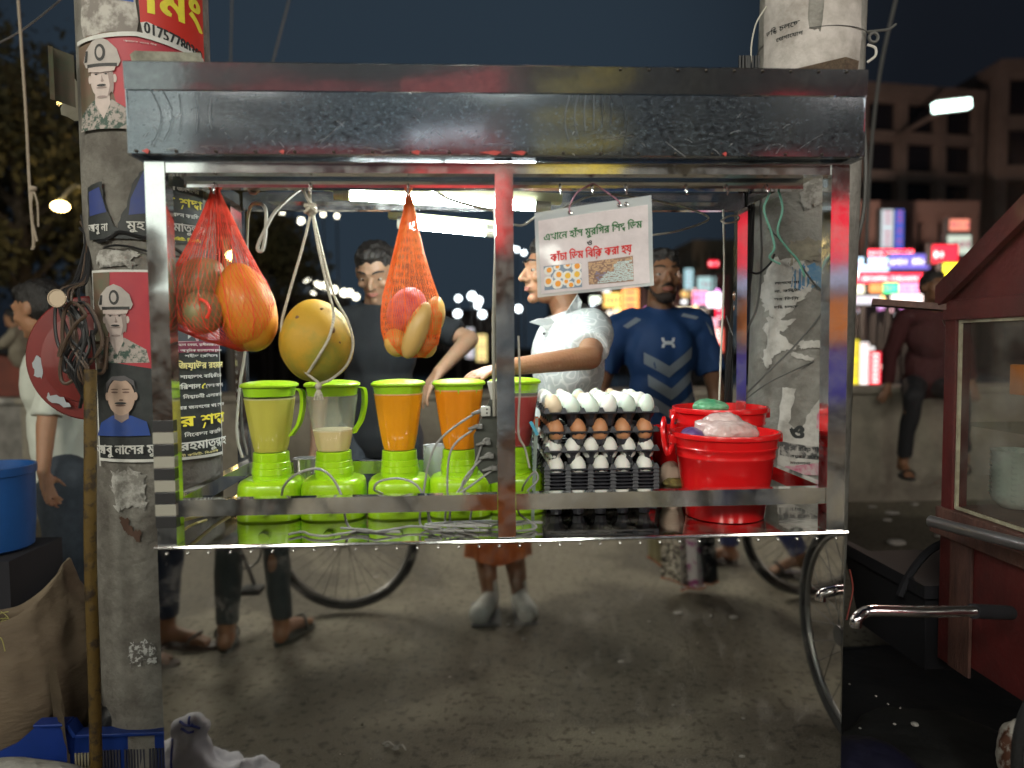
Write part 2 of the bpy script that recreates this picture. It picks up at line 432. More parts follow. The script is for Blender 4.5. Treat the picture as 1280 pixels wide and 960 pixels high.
tree(-6.6, 11, 5.2, 1.9, 'olive leafed tree lit yellow at the far left edge', leafB, 3)
tree(-9.6, 14, 7.2, 2.6, 'tall dark tree standing farthest left over the parapet', leafA, 4)
tree(-4.9, 15, 4.9, 1.5, 'small dark tree between the pole and the far left tree', leafA, 5)

# ---------------------------------------------------------------- far buildings
def building(name, label, lo, hi, cols, floors, wall, winm, side=None, band=.28, ang=0, lit=()):
    """facade towards -Y made of floor bands and piers with recessed panes"""
    x0, y0, z0 = lo; x1, y1, z1 = hi
    t = thing(name, label, 'building', ((x0 + x1) / 2, y0, 0)); fh = (z1 - z0) / floors; cw = (x1 - x0) / cols
    c = V(((x0 + x1) / 2, y0, 0)); Rz = Matrix.Rotation(ang, 3, 'Z')
    def rot(mb):
        for v in mb.b.verts: v.co = c + Rz @ (v.co - c)
        return mb
    rot(MB().box((x0, y0 + .35, 0), (x1, y1, z1))).build('wall', wall, t, smooth=False)
    m = MB()
    for f in range(floors + 1): m.box((x0 - .1, y0, z0 + f * fh - fh * band / 2), (x1 + .1, y0 + .345, z0 + f * fh + fh * band / 2))
    rot(m).build('floor_band', wall, t, smooth=False)
    m = MB()
    for q in range(cols + 1): m.box((x0 + q * cw - .22, y0 - .08, 0), (x0 + q * cw + .22, y0 + .34, z1))
    rot(m).build('pier', wall, t, smooth=False)
    m = MB().box((x0 - .2, y0 - .15, z1), (x1 + .2, y1 + .1, z1 + .5)); rot(m).build('roof', wall, t, smooth=False)
    for f in range(floors):
        for q in range(cols):
            w = MB().box((x0 + q * cw + .3, y0 + .22, z0 + f * fh + fh * band / 2 + .03), (x0 + (q + 1) * cw - .3, y0 + .28, z0 + (f + 1) * fh - fh * band / 2 - .03))
            rot(w).build('window', lit[(f, q)] if (f, q) in lit else winm, t, smooth=False)
    return t
bw = mat('brown_facade', (.15, .115, .105), .8, col2=(.10, .078, .072), ns=.6); wd = mat('dark_glass', (.012, .012, .016), .25)
a = P(1085, 200, 30); b = P(1180, 200, 33); c = P(1330, 200, 32)
building('office_block', 'wide dark brown office block with a grid of unlit windows at the right', (a.x, 31, 0), (b.x + .6, 40, 11.8), 3, 7, bw, wd, ang=radians(9))
building('office_tower', 'dark brown block with strip windows behind the red food cart', (b.x + 1.1, 30.5, 0), (c.x + 4, 42, 12.9), 4, 6, bw, wd, ang=radians(-4))
cream = mat('cream_facade', (.45, .38, .27), .8, col2=(.36, .30, .22), ns=.5)
a = P(868, 300, 62); b = P(925, 300, 62)
building('pale_block', 'small cream block with rows of dark windows far across the river', (a.x, 62, 0), (b.x, 68, a.z - .5), 6, 4, cream, wd, band=.45)
a = P(690, 330, 75); b = P(760, 330, 75)
building('low_block', 'low dim block across the river behind the white sign', (a.x, 75, 0), (b.x, 80, 7), 6, 2, bw, wd)
for i, (u0, u1, vt, Y, lab) in enumerate(((320, 430, 372, 95, 'long low unlit building far across the river at the left'), (540, 616, 392, 92, 'low unlit building far across the river in the middle'))):
    a = P(u0, vt, Y); b = P(u1, vt, Y); building('low_block', lab, (a.x, Y, 0), (b.x, Y + 5, a.z), 7, 2, bw, wd)
lm = MB()
t = thing('roof_light', 'pale green lit panel on the corner of the office block', 'lamp', P(1189, 132, 27))
p = P(1189, 132, 27); MB().obox(P(1168, 134.5, 27), P(1211, 129.5, 27), .3, .34, bev=0).build('tube_panel', glow('lamp_pale', (.75, 1, .9), 5), t, smooth=False)
MB().obox(P(1168, 134.5, 27.25), P(1211, 129.5, 27.25), .1, .5).build('housing', bw, t, smooth=False)
MB().obox(p + V((0, .25, 0)), p + V((0, 4, -.2)), .12, .12).build('bracket', bw, t, smooth=False)

# ---------------------------------------------------------------- lit signs
def sign(x0, y0, x1, y1, Y, col, s, label, cat='shop sign', post=True, name='lit_sign', group=None):
    a = P(x0, y1, Y); b = P(x1, y0, Y); lo = V((a.x, Y, a.z)); hi = V((b.x, Y + .25, b.z))
    t = thing(name, label, cat, ((lo.x + hi.x) / 2, Y, lo.z), group)
    MB().box((lo.x - .06, Y + .05, lo.z - .06), (hi.x + .06, Y + .3, hi.z + .06)).build('sign_box', mat('sign_box', (.03, .03, .03), .6), t, smooth=False)
    g = glow('glow_%d_%d_%d_%d' % (int(col[0] * 99), int(col[1] * 99), int(col[2] * 99), int(s * 10)), col, s)
    MB().box(lo, hi).build('lit_face', g, t, smooth=False)
    if post: MB().box(((lo.x + hi.x) / 2 - .06, Y + .1, -.5), ((lo.x + hi.x) / 2 + .06, Y + .25, lo.z)).build('post', mat('sign_box', (.03, .03, .03)), t, smooth=False)
    # darker strokes standing for blurred lettering
    m = MB(); w = hi.x - lo.x; h = hi.z - lo.z; n = max(4, int(w / h * 3.2)) if w > h else max(4, int(h / w * 2.6)); rnd = random.Random(int(x0 * 7 + y0))
    for i in range(n):
        if rnd.random() < .2: continue
        if w > h: m.box((lo.x + w * (i + .2) / n, Y - .02, lo.z + h * rnd.uniform(.3, .4)), (lo.x + w * (i + rnd.uniform(.5, .8)) / n, Y - .003, hi.z - h * rnd.uniform(.3, .42)))
        else: m.box((lo.x + w * .2, Y - .02, lo.z + h * (i + .2) / n), (hi.x - w * .2, Y - .003, lo.z + h * (i + .55) / n))
    if m.b.verts: m.build('lettering', mat('sign_stroke_lit', (.2, .2, .2), .6, emis=(1, .95, .9), es=2.2) if (col[2] > .8 and col[0] < .5) or (col[0] > .8 and col[1] < .2) else mat('sign_stroke', (.25, .05, .08), .6, emis=(.5, .1, .2), es=.6), t, smooth=False)
    else: m.b.free()
RED = (1, .02, .05); WHT = (.85, .95, 1); BLU = (.05, .1, 1); YEL = (1, .85, .03); ORG_ = (1, .3, .06); GRN = (.05, 1, .35); PNK = (1, .25, .45); PUR = (.25, .15, 1)
for q in ((1102, 262, 1117, 311, 26, WHT, .7, 'tall narrow white lit sign on the office block'), (1119, 262, 1130, 310, 26, (.05, .15, .8), .7, 'tall narrow blue lit sign beside the white one'),
          (1084, 312, 1142, 321, 25, RED, 4.5, 'thin red lit strip over the blue and white shop sign'), (1072, 322, 1111, 339, 24.7, (.5, .75, 1), 2., 'pale blue lit shop sign left of the purple one'),
          (1113, 318, 1162, 336, 24.7, (.25, .2, .9), 1.1, 'purple blue shop sign in the upper row of signs'), (1070, 342, 1158, 354, 24.4, RED, 4.5, 'long red lit shop sign under the purple one'),
          (1064, 357, 1080, 366, 24, (1, 1, .7), 2.5, 'small cream light box at the left end of the row'), (1088, 355, 1103, 365, 24, ORG_, 2.2, 'small orange light box left of the green one'),
          (1105, 354, 1123, 366, 24, GRN, 2.2, 'small green light box in the row'), (1125, 354, 1150, 366, 24, PNK, 3, 'small red light box right of the green one'),
          (1115, 368, 1160, 379, 23.6, (1, .85, .8), 2, 'pinkish white lit shop front under the small boxes'), (1062, 370, 1100, 380, 23.6, (.8, .8, .9), 1.3, 'dim white lit shop front at the left of the row'),
          (1166, 306, 1198, 329, 23, RED, 1.8, 'square red lit sign over the seated man'), (1185, 294, 1214, 318, 23.4, (.8, .9, .75), .8, 'dim pale lit sign right of the red square'),
          (1188, 274, 1212, 288, 23.6, (1, .3, .2), 1.1, 'small orange sign on the roof behind the red cart'), (1180, 329, 1216, 350, 22, YEL, 2.6, 'bright yellow lit sign right of the seated man'),
          (1064, 425, 1074, 484, 20.5, YEL, 1.2, 'narrow yellow glow for a water reflection low behind the wall'), (1076, 428, 1086, 482, 20.5, (1, .9, .85), 1.6, 'narrow white glow for a water reflection low behind the wall'),  # glowing strips stand in for sign reflections in the river
          (1087, 440, 1101, 484, 20.5, RED, 1.6, 'narrow red glow for a water reflection low behind the wall'),
          (755, 366, 776, 384, 50, (1, .6, .15), 1.8, 'orange stall light under the white sign'), (778, 360, 798, 402, 50, (1, .35, .1), 2.2, 'tall orange lit front right of the orange stall'),
          (770, 392, 806, 400, 48, RED, 3, 'thin red lit strip across the orange lit fronts'), (738, 371, 750, 378, 48, (.9, 1, .8), 3, 'tiny white light box left of the orange fronts'),
          (846, 385, 866, 400, 50, (1, .9, .6), 2.5, 'cream lit front beside the man in blue'), (866, 364, 884, 380, 50, PNK, 2.2, 'pink lit sign right of the man in blue'),
          (884, 366, 902, 384, 50, (1, .85, .95), 2.6, 'white pink lit sign in the far row'), (856, 336, 866, 362, 50, (.4, .7, .75), 1.2, 'dim teal upright sign far across the river'),
          (872, 346, 894, 364, 51, (.5, .75, .75), .9, 'dim teal wide sign far across the river'), (895, 384, 903, 398, 50, RED, 3, 'small red light by the rear right post'),
          (868, 398, 898, 410, 49, (1, .5, .6), 1.5, 'long dim pink front low across the river'), (886, 326, 898, 333, 50, RED, 2, 'tiny red light on the pale block'),
          (890, 410, 904, 440, 47, (1, .15, .1), 1.5, 'red upright light box low across the river'), (806, 408, 862, 416, 49, (.8, .4, .2), .9, 'long dim amber front low across the river'),
          (596, 418, 608, 452, 40, (1, .8, .3), 1.2, 'upright yellow glow for a water reflection by the middle post'), (583, 410, 592, 448, 41, (.9, .95, 1), .8, 'upright white glow for a water reflection left of the yellow one')):  # last two are upright glows painted for streaks mirrored in the water
    sign(*q)
# ---------------------------------------------------------------- small lamps along the far bank
def far_lamp(x, y, Y, r, col, s, label, group='lamps along the far river bank'):
    p = P(x, y, Y); t = thing('street_lamp', label, 'street lamp', (p.x, p.y, -.5), group)
    MB().ell(p, r, seg=10, rings=6).build('lamp_head', glow('lampglow_%d_%d' % (int(s), int(col[2] * 10)), col, s), t)
    MB().cone((p.x, p.y + .02, -1.2), (p.x, p.y + .02, p.z - r * .9), .07, .05, 6).build('pole', mat('lamp_pole', (.08, .08, .08), .6), t)
_LP = []
def LAMPN(x, y):
    near = 'left of the rope sling' if x < 370 else 'between rope sling and man in black' if x < 460 else 'between man in black and middle post' if x < 620 else 'beside the vendor in printed shirt' if x < 770 else 'right of the man in blue' if x < 1000 else 'among the signs above the river wall'
    k_ = sum(1 for q in _LP if q == near); _LP.append(near); return ORD[k_ % 10] + ' one ' + near
LW = (1, .95, .75); LB = (.85, .95, 1)
k = 0
for (x, y, r) in ((335, 336, .30), (349, 337, .30), (327, 346, .24), (372, 339, .22), (384, 349, .28), (397, 357, .28), (405, 357, .26), (417, 362, .24), (391, 366, .2), (430, 366, .24), (437, 366, .22), (445, 371, .2), (376, 276, .22), (352, 264, .26), (404, 268, .14), (421, 270, .14),
                  (572, 392, .26), (556, 352, .0), (742, 377, .3), (590, 370, .28), (598, 376, .28), (597, 382, .2), (603, 393, .26), (573, 373, .2), (646, 312, .16), (655, 316, .16), (640, 310, .14), (748, 412, .22), (758, 407, .26), (905, 350, .2), (648, 386, .24), (865, 372, .3), (1078, 395, .3), (1095, 402, .26), (1112, 398, .24), (1130, 404, .22), (1068, 410, .2)):
    if r: far_lamp(x, y, 55, r, LW if x < 470 else LB, 7, 'small round far lamp, ' + LAMPN(x, y)); k += 1
# yellow street lamp pair seen left of the left pole
def lamp_pair(x, y, Y, label, e, heads=((-.22, 0), (.22, -.05)), r=.14, watt=60):
    p = P(x, y, Y); t = thing('street_lamp', label, 'street lamp', (p.x, p.y + .3, 0))
    MB().cone((p.x, p.y + .3, 0), (p.x, p.y + .3, p.z + .25), .07, .05, 8).build('pole', mat('lamp_pole', (.08, .08, .08)), t)
    for dx, dz in heads:
        MB().tube([(p.x, p.y + .3, p.z + .2), (p.x + dx * .5, p.y + .15, p.z + .28), (p.x + dx, p.y, p.z + dz + r * .8)], .02, 6, 4).build('arm', mat('lamp_pole', (.08, .08, .08)), t)
        MB().ell((p.x + dx, p.y, p.z + dz), (r, r, r * .6), seg=12, rings=8).build('lamp_head', glow('lamp_amber', (1, .72, .25), e), t)
    if watt:
        l = bpy.data.lights.new('lamp_light', 'POINT'); l.energy = watt; l.color = (1, .75, .35); l.shadow_soft_size = .15
        o = bpy.data.objects.new('lamp_light', l); COL.objects.link(o); o.parent = t; o.location = V((p.x, p.y - .25, p.z - .1)) - ORG[t.name]
lamp_pair(99, 258, 9, 'twin amber street lamp left of the left concrete pole', 25, watt=9, r=.095)
lamp_pair(276, 316, 12, 'twin amber street lamp seen through the red net bag', 22, watt=0, r=.12)
lamp_pair(72, 128, 16, 'single pale lamp high in the dark at the left', 12, heads=((0, 0),), r=.07, watt=0)

# lamp added only to brighten the office blocks
t = thing('street_lamp', 'added fill lamp low between the shop signs and the office block', 'street lamp', (11.5, 21.5, 0))
MB().cone((11.5, 21.5, -1), (11.5, 21.5, 3.2), .09, .06, 8).build('pole', mat('lamp_pole', (.08, .08, .08), .6), t)
MB().ell((11.5, 21.5, 3.3), (.2, .2, .12)).build('lamp_head', glow('fill_lamp_glow', (1, .8, .6), 6), t)
for xx, ww in ((11.5, 2300), ):
    l = bpy.data.lights.new('lamp_light', 'POINT'); l.energy = ww; l.color = (1, .72, .55); l.shadow_soft_size = .4
    o = bpy.data.objects.new('lamp_light', l); COL.objects.link(o); o.parent = t; o.location = (0, -.2, 3.6)

# many small stall lights: the blurred glitter of the shops across the water
rnd = random.Random(77); CL = [(1, .08, .1), (1, .9, .75), (1, .55, .6), (.6, .8, 1), (1, .6, .2), (1, .95, .5), (.9, .3, .8), (1, 1, 1)]
for (x0, x1, y0, y1, Y, n, r0, r1, lab, grp) in ((757, 905, 362, 416, 52, 46, .12, .34, 'small coloured stall light in the glitter behind the man in blue', 'stall lights across the river'), (1063, 1150, 346, 402, 24.9, 38, .06, .15, 'small coloured stall light among the shop signs at the right', 'stall lights among the shop signs'),
                                       (1064, 1104, 428, 482, 20.9, 16, .06, .14, 'small coloured stall light low behind the river wall', 'water reflection glows low behind the wall')):  # this last cluster stands in for light mirrored on the water
    for i in range(n):
        x = rnd.uniform(x0, x1); y = rnd.uniform(y0, y1); c = CL[rnd.randrange(len(CL))]; p = P(x, y, Y + rnd.uniform(-.3, .3)); s_ = rnd.choice((1.2, 2, 3.5)); r = rnd.uniform(r0, r1)
        m = MB().ell(p, (r * rnd.uniform(.8, 1.7), r, r * rnd.uniform(.6, 1.1)), seg=8, rings=6).cone(p + V((0, .02, -r * .4)), (p.x, p.y + .02, -1.25), .03, .03, 5)
        o = tag(m.build('stall_and_reflection_light', [glow('gl_%d_%d' % (CL.index(c), int(s_ * 10)), c, s_), mat('lamp_pole', (.08, .08, .08), .6)]), lab, 'light', grp)
        for q in o.data.polygons:
            if q.center.z + o.location.z < p.z - r * 1.2 or len(q.vertices) == 5: q.material_index = 1
# dim shop backs that carry the signs
for (x0, x1, y0, Y, lab) in ((1062, 1215, 268, 27.6, 'dim shop building that carries the lit signs at the right'), (752, 908, 352, 54, 'dim row of shops across the river behind the glitter')):
    a = P(x0, y0, Y); b = P(x1, y0, Y); building('shop_row', lab, (a.x, Y, 0), (b.x, Y + 1.8, a.z), 6, 3, mat('shop_wall', (.16, .10, .09), .8), wd)
# ================================================================ STEEL STALL
def steel_mat(name, dirt, lo, hi, col=(.62, .62, .62), rough=.05, wav=.05, ws=3.):
    return mixmat(name, (col, rough, 1., wav, ws), dirt, 14, lo, hi)
panel_m = steel_mat('polished_panel', ((.30, .28, .25), .6, 0., 0, 1), .52, 1.5, col=(.78, .77, .74), rough=.035, wav=.035, ws=2.2)
post_m = steel_mat('polished_tube', ((.46, .47, .46), .42, .5, 0, 1), .42, 1.25, col=(.88, .88, .87), rough=.085, wav=.05, ws=6)
fascia_m = mixmat('dust_veil_fascia', ((.36, .385, .42), .09, 1., .02, 3), ((.24, .30, .35), .5, .1, .3, 90), 90, .34, 1.3, stretch=(1, 1, 1.6))  # dust layer tinted blue grey to carry the lens veil too
post_m2 = mat('strip_steel', (.30, .315, .34), .10, .9, col2=(.36, .38, .40), ns=60, bump=.10, bs=6)
tray_m = steel_mat('tray_steel', ((.3, .27, .22), .5, .3, 0, 1), .45, 1.2, col=(.60, .60, .58), rough=.07, wav=.08, ws=7)
XL, XR, YF, YB = -.70, .85, 1.60, 2.15
ZT = .805
st = thing('food_stall', 'polished steel street stall with an open tray and mirror front', 'food stall', ((XL + XR) / 2, YF, 0))
MB().box((XL, YF, .03), (XR, YF + .012, .800), 0).build('front_panel', panel_m, st, smooth=False)
MB().box((XL, YF + .013, .03), (XL + .012, YB, .798)).build('side_panel', tray_m, st, smooth=False)
MB().box((XR - .012, YF + .013, .03), (XR, YB, .798)).build('side_panel', tray_m, st, smooth=False)
MB().box((XL + .013, YB - .012, .03), (XR - .013, YB, .798)).build('back_panel', tray_m, st, smooth=False)
MB().box((XL - .004, YF - .006, .7995), (XR + .004, YB, ZT)).build('tray_floor', tray_m, st, smooth=False)
m = MB().tube([(XL - .004, YF - .006, ZT - .002), (.07, YF - .0075, ZT - .004), (XR + .004, YF - .006, ZT - .002)], .0045, 8); m.build('tray_lip', post_m, st)
m = MB()
for i in range(34):
    x = XL + .02 + i * (XR - XL - .04) / 33; m.ell((x, YF - .002, .788), (.0035, .003, .0035), seg=8, rings=5)
o = m.build('rivet_row', post_m, st); o['kind'] = 'stuff'
def post(x, y, z0, z1, w=.042, name='post'):
    return MB().box((x - w / 2, y, z0), (x + w / 2, y + w, z1), .0).build(name, post_m, st, smooth=False)
ZU = 1.640
post(XL + .022, YF, ZT + .001, ZU); post(.07, YF + .001, ZT + .001, ZU, .040); post(XR - .022, YF, ZT + .001, ZU)
post(XL + .03, YB - .045, ZT + .001, ZU, .03); post(XR - .055, YB - .045, ZT + .001, ZU, .03)
RZ0, RZ1 = .868, .905
def rail(a, b, w=.026, h=.037, name='tray_rail'):
    return MB().obox(a, b, w, h).build(name, post_m, st, smooth=False)
zc = (RZ0 + RZ1) / 2
rail((XL + .044, YF + .018, zc), (.049, YF + .018, zc)); rail((.091, YF + .018, zc), (XR - .044, YF + .018, zc))
rail((XL + .03, YF + .045, zc), (XL + .03, YB - .046, zc)); rail((XR - .03, YF + .045, zc), (XR - .03, YB - .046, zc))
rail((XL + .046, YB - .03, zc), (XR - .071, YB - .03, zc))
# top frame, fascia and roof
rail((XL + .002, YF + .02, 1.628), (XR - .002, YF + .02, 1.628), .034, .024, 'top_rail')
rail((XL + .06, YF + .075, 1.612), (XR - .08, YF + .075, 1.612), .03, .03, 'hanging_rail')
rail((XL + .05, YB - .03, 1.655), (XR - .05, YB - .03, 1.655), .03, .05, 'top_rail')
for x in (XL + .03, XR - .03): rail((x, YF + .05, 1.655), (x, YB - .05, 1.655), .03, .03, 'top_rail')
MB().box((XL + .1, YB - .18, 1.668), (XR - .1, YB - .12, 1.69)).build('cross_bar', post_m, st, smooth=False)
def sheet_bent(x0, x1, ya, za, yb, zb, nx, nz, amp, seed, name, m, thick=.002):
    mb = MB(); vs = {}
    for i in range(nx + 1):
        for j in range(nz + 1):
            x = x0 + (x1 - x0) * i / nx; q = j / nz
            y = ya + (yb - ya) * q; z = za + (zb - za) * q
            w = amp * noise.noise(V((x * 3 + seed, q * 2, 0)))
            vs[i, j] = mb.b.verts.new((x, y + w, z + (w * .6 if j == nz else 0)))
    for i in range(nx):
        for j in range(nz): mb.b.faces.new((vs[i, j], vs[i + 1, j], vs[i + 1, j + 1], vs[i, j + 1]))
    r = bmesh.ops.solidify(mb.b, geom=mb.b.faces[:], thickness=thick)
    return mb.build(name, m, st)
sheet_bent(XL - .018, XR + .016, YF - .030, 1.648, YF - .033, 1.775, 60, 8, .0007, 2, 'fascia', fascia_m)
sheet_bent(XL - .018, XR + .016, YF - .036, 1.777, YF - .040, 1.832, 60, 3, .0006, 2, 'fascia_strip', post_m2)
sheet_bent(XL - .018, XR + .016, YF - .038, 1.834, YB + .03, 1.80, 30, 6, .004, 9, 'roof', tray_m)
sheet_bent(XL - .018, XR + .016, YF - .030, 1.645, YF + .05, 1.646, 40, 1, .001, 5, 'fascia_lip', fascia_m)
for x in (XL - .016, XR + .012):
    MB().slab([(x, YF - .028, 1.650), (x, YF - .036, 1.776), (x, YF - .036, 1.828), (x, YB + .02, 1.796), (x, YB + .02, 1.66)], (.002, 0, 0)).build('end_plate', fascia_m, st, smooth=False)
m = MB()
for i in range(20):
    x = XL + i * (XR - XL) / 19; m.ell((x, YF - .032, 1.652), (.004, .003, .003), seg=8, rings=5)
for i in range(9):
    x = .32 + i * .062; m.ell((x, YF - .041, 1.826), (.004, .004, .003), seg=8, rings=5)
o = m.build('rivet_row', mat('dark_screw', (.08, .07, .06), .5, .8), st); o['kind'] = 'stuff'
for x, w in ((-.40, .006), (-.12, .011), (.040, .024), (.10, .018), (-.68, .008), (.55, .005)):   # red tape shreds on the lower edge
    m = MB(); m.slab([(x - w, YF - .0345, 1.652), (x + w * .4, YF - .0345, 1.656), (x + w, YF - .0345, 1.653), (x + w * .5, YF - .0345, 1.646)], (0, .002, 0)); m.build('tape_shred', mat('red_tape', (.45, .04, .03), .5), st, smooth=False)
# dark and pale bands painting a reflection low on the front left post
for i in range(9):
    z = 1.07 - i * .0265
    MB().box((XL - .0008, YF - .0012, z - .012), (XL + .0436, YF + .02, z + .0125)).build('painted_reflection', mat('band_dark', (.03, .03, .032), .4) if i % 2 == 0 else mat('band_pale', (.33, .32, .27), .5), st, smooth=False)
# hooks on the hanging rail
hk = None
for u in (268, 388, 510, 700, 740, 782, 857, 908, 958):
    p = P(u, 222, YF + .055)
    if hk is None:
        hk = MB().tube([(p.x, p.y, 1.606), (p.x, p.y - .008, 1.600), (p.x, p.y - .004, 1.590), (p.x, p.y - .008, 1.581), (p.x, p.y - .014, 1.585), (p.x, p.y - .015, 1.592)], .0018, 6, 5).build('hook', mat('chrome', (.7, .7, .7), .12, 1), st)
        hx = p.x
    else:
        c = hk.copy(); COL.objects.link(c); c.parent = st; c.location.x = p.x - hx; ORG[c.name] = ORG[st.name]

# fluorescent tubes
tube_glow = mat('tube_glow', (.9, .9, .9), emis=(.93, 1, .97), es=165)
def fluoro(p0, p1, r, label, housing=True, watt=0):
    p0 = V(p0); p1 = V(p1); d = (p1 - p0).normalized(); t = thing('tube_light', label, 'tube light', (p0 + p1) / 2)
    MB().cone(p0 + d * .04, p1 - d * .04, r, r, 14).build('glass_tube', tube_glow, t)
    for a in (p0, p1 - d * .04): MB().cone(a, a + d * .04, r * 1.15, r * 1.15, 12).build('end_cap', mat('cap_metal', (.6, .6, .5), .4, .3), t)
    if housing: MB().obox(p0 - d * .03 + V((0, .012, .024)), p1 + d * .03 + V((0, .012, .024)), .04, .022).build('batten', mat('cream_batten', (.7, .72, .45), .5), t, smooth=False)
    return t
fluoro(P(418, 243, 1.86), P(688, 259, 1.86), .0125, 'long lit tube on a cream batten hung under the stall roof')
fluoro(P(497, 278, 2.42), P(622, 290, 2.42), .018, 'shorter lit tube hanging lower behind the orange net bag')

rnd = random.Random(21); m = MB()
for i in range(70):
    u = rnd.uniform(178, 620) if i < 45 else rnd.uniform(640, 1040); v = rnd.triangular(140, 196, 190); L = rnd.uniform(3, 14); a = rnd.uniform(-.9, .9)
    if i % 9 == 0: L *= 3
    def fp(x, y):
        q = P(x, y, YF - .03); z = q.z; return P(x, y, YF - .0365)
    m.tube([fp(u, v), fp(u + L * cos(a) * .5, min(196, v + L * sin(a) * .5 - 1)), fp(u + L * cos(a), min(196, v + L * sin(a)))], rnd.uniform(.0003, .0007), 3, 2)
o = m.build('scratches', mat('scratch', (.6, .62, .64), .35, .5), st); o['kind'] = 'stuff'
m = MB()
def band(x0, dx, y0, y1):  # long curved thin lines on the fascia
    return [P(x0 + dx * sin(3 * q), y0 + (y1 - y0) * q, YF - .0325) for q in (0, .25, .5, .75, 1)]
for x0, dx, a, b_ in ((188, 14, 112, 182), (204, 12, 114, 176), (224, 3, 118, 168), (246, 2, 126, 168), (266, -3, 122, 162), (712, -6, 120, 178), (722, -4, 120, 170), (732, -2, 120, 164), (742, 0, 120, 162), (752, 1, 120, 160), (762, 2, 120, 158), (776, 6, 122, 196)):
    m.tube([p + V((0, -.004, 0)) for p in band(x0, dx, a, b_)], .0007, 3, 3)
o = m.build('fascia_lines', mat('line_grey', (.10, .115, .13), .5, .4), st); o['kind'] = 'stuff'
# ================================================================ BLENDERS
lime = mat('lime_plastic', (.40, .72, .012), .28, col2=(.33, .60, .012), ns=3, coat=.4, sss=.0)
limet = mat('lime_lid', (.42, .72, .02), .35, trans=.25, sss=0)
jarm = bpy.data.materials.new('clear_plastic'); jarm.use_nodes = True
_t = jarm.node_tree; _t.nodes.clear() if hasattr(_t.nodes, 'clear') else None
_o = _t.nodes.new('ShaderNodeOutputMaterial'); _a = _t.nodes.new('ShaderNodeAddShader'); _a2 = _t.nodes.new('ShaderNodeAddShader'); _tr = _t.nodes.new('ShaderNodeBsdfTransparent'); _g = _t.nodes.new('ShaderNodeBsdfGlossy'); _d = _t.nodes.new('ShaderNodeBsdfDiffuse')
_tr.inputs[0].default_value = (.92, .95, .92, 1); _g.inputs['Color'].default_value = (.035, .035, .035, 1); _g.inputs['Roughness'].default_value = .09; _d.inputs[0].default_value = (.006, .007, .006, 1)
_t.links.new(_tr.outputs[0], _a.inputs[0]); _t.links.new(_g.outputs[0], _a.inputs[1]); _t.links.new(_a.outputs[0], _a2.inputs[0]); _t.links.new(_d.outputs[0], _a2.inputs[1]); _t.links.new(_a2.outputs[0], _o.inputs[0])
def juice(name, c, c2): return mat(name, c, .5, col2=c2, ns=5, stretch=(1, 1, .4), spec=.2)
J = [juice('guava_juice', (.52, .46, .07), (.58, .51, .10)), juice('pale_juice', (.75, .56, .28), (.80, .62, .36)), juice('mango_juice', (.86, .31, .003), (.90, .35, .005)),
     juice('orange_juice', (.88, .25, .003), (.90, .30, .005)), juice('red_juice', (.42, .045, .05), (.50, .07, .07))]
grey_cable = mat('grey_cable', (.30, .30, .29), .45); knob_m = mat('chrome_knob', (.7, .72, .6), .2, .6)
def sq_ring(c, a, b, z, n=40, e=3.2, notch=0):
    out = []
    for i in range(n):
        th = 2 * pi * i / n; q = 1 / (abs(cos(th)) ** e + abs(sin(th)) ** e) ** (1 / e)
        k = 1 - notch * max(0, cos(th * 8)) ** 3
        out.append((c[0] + a * q * k * cos(th), c[1] + b * q * k * sin(th), c[2] + z))
    return out
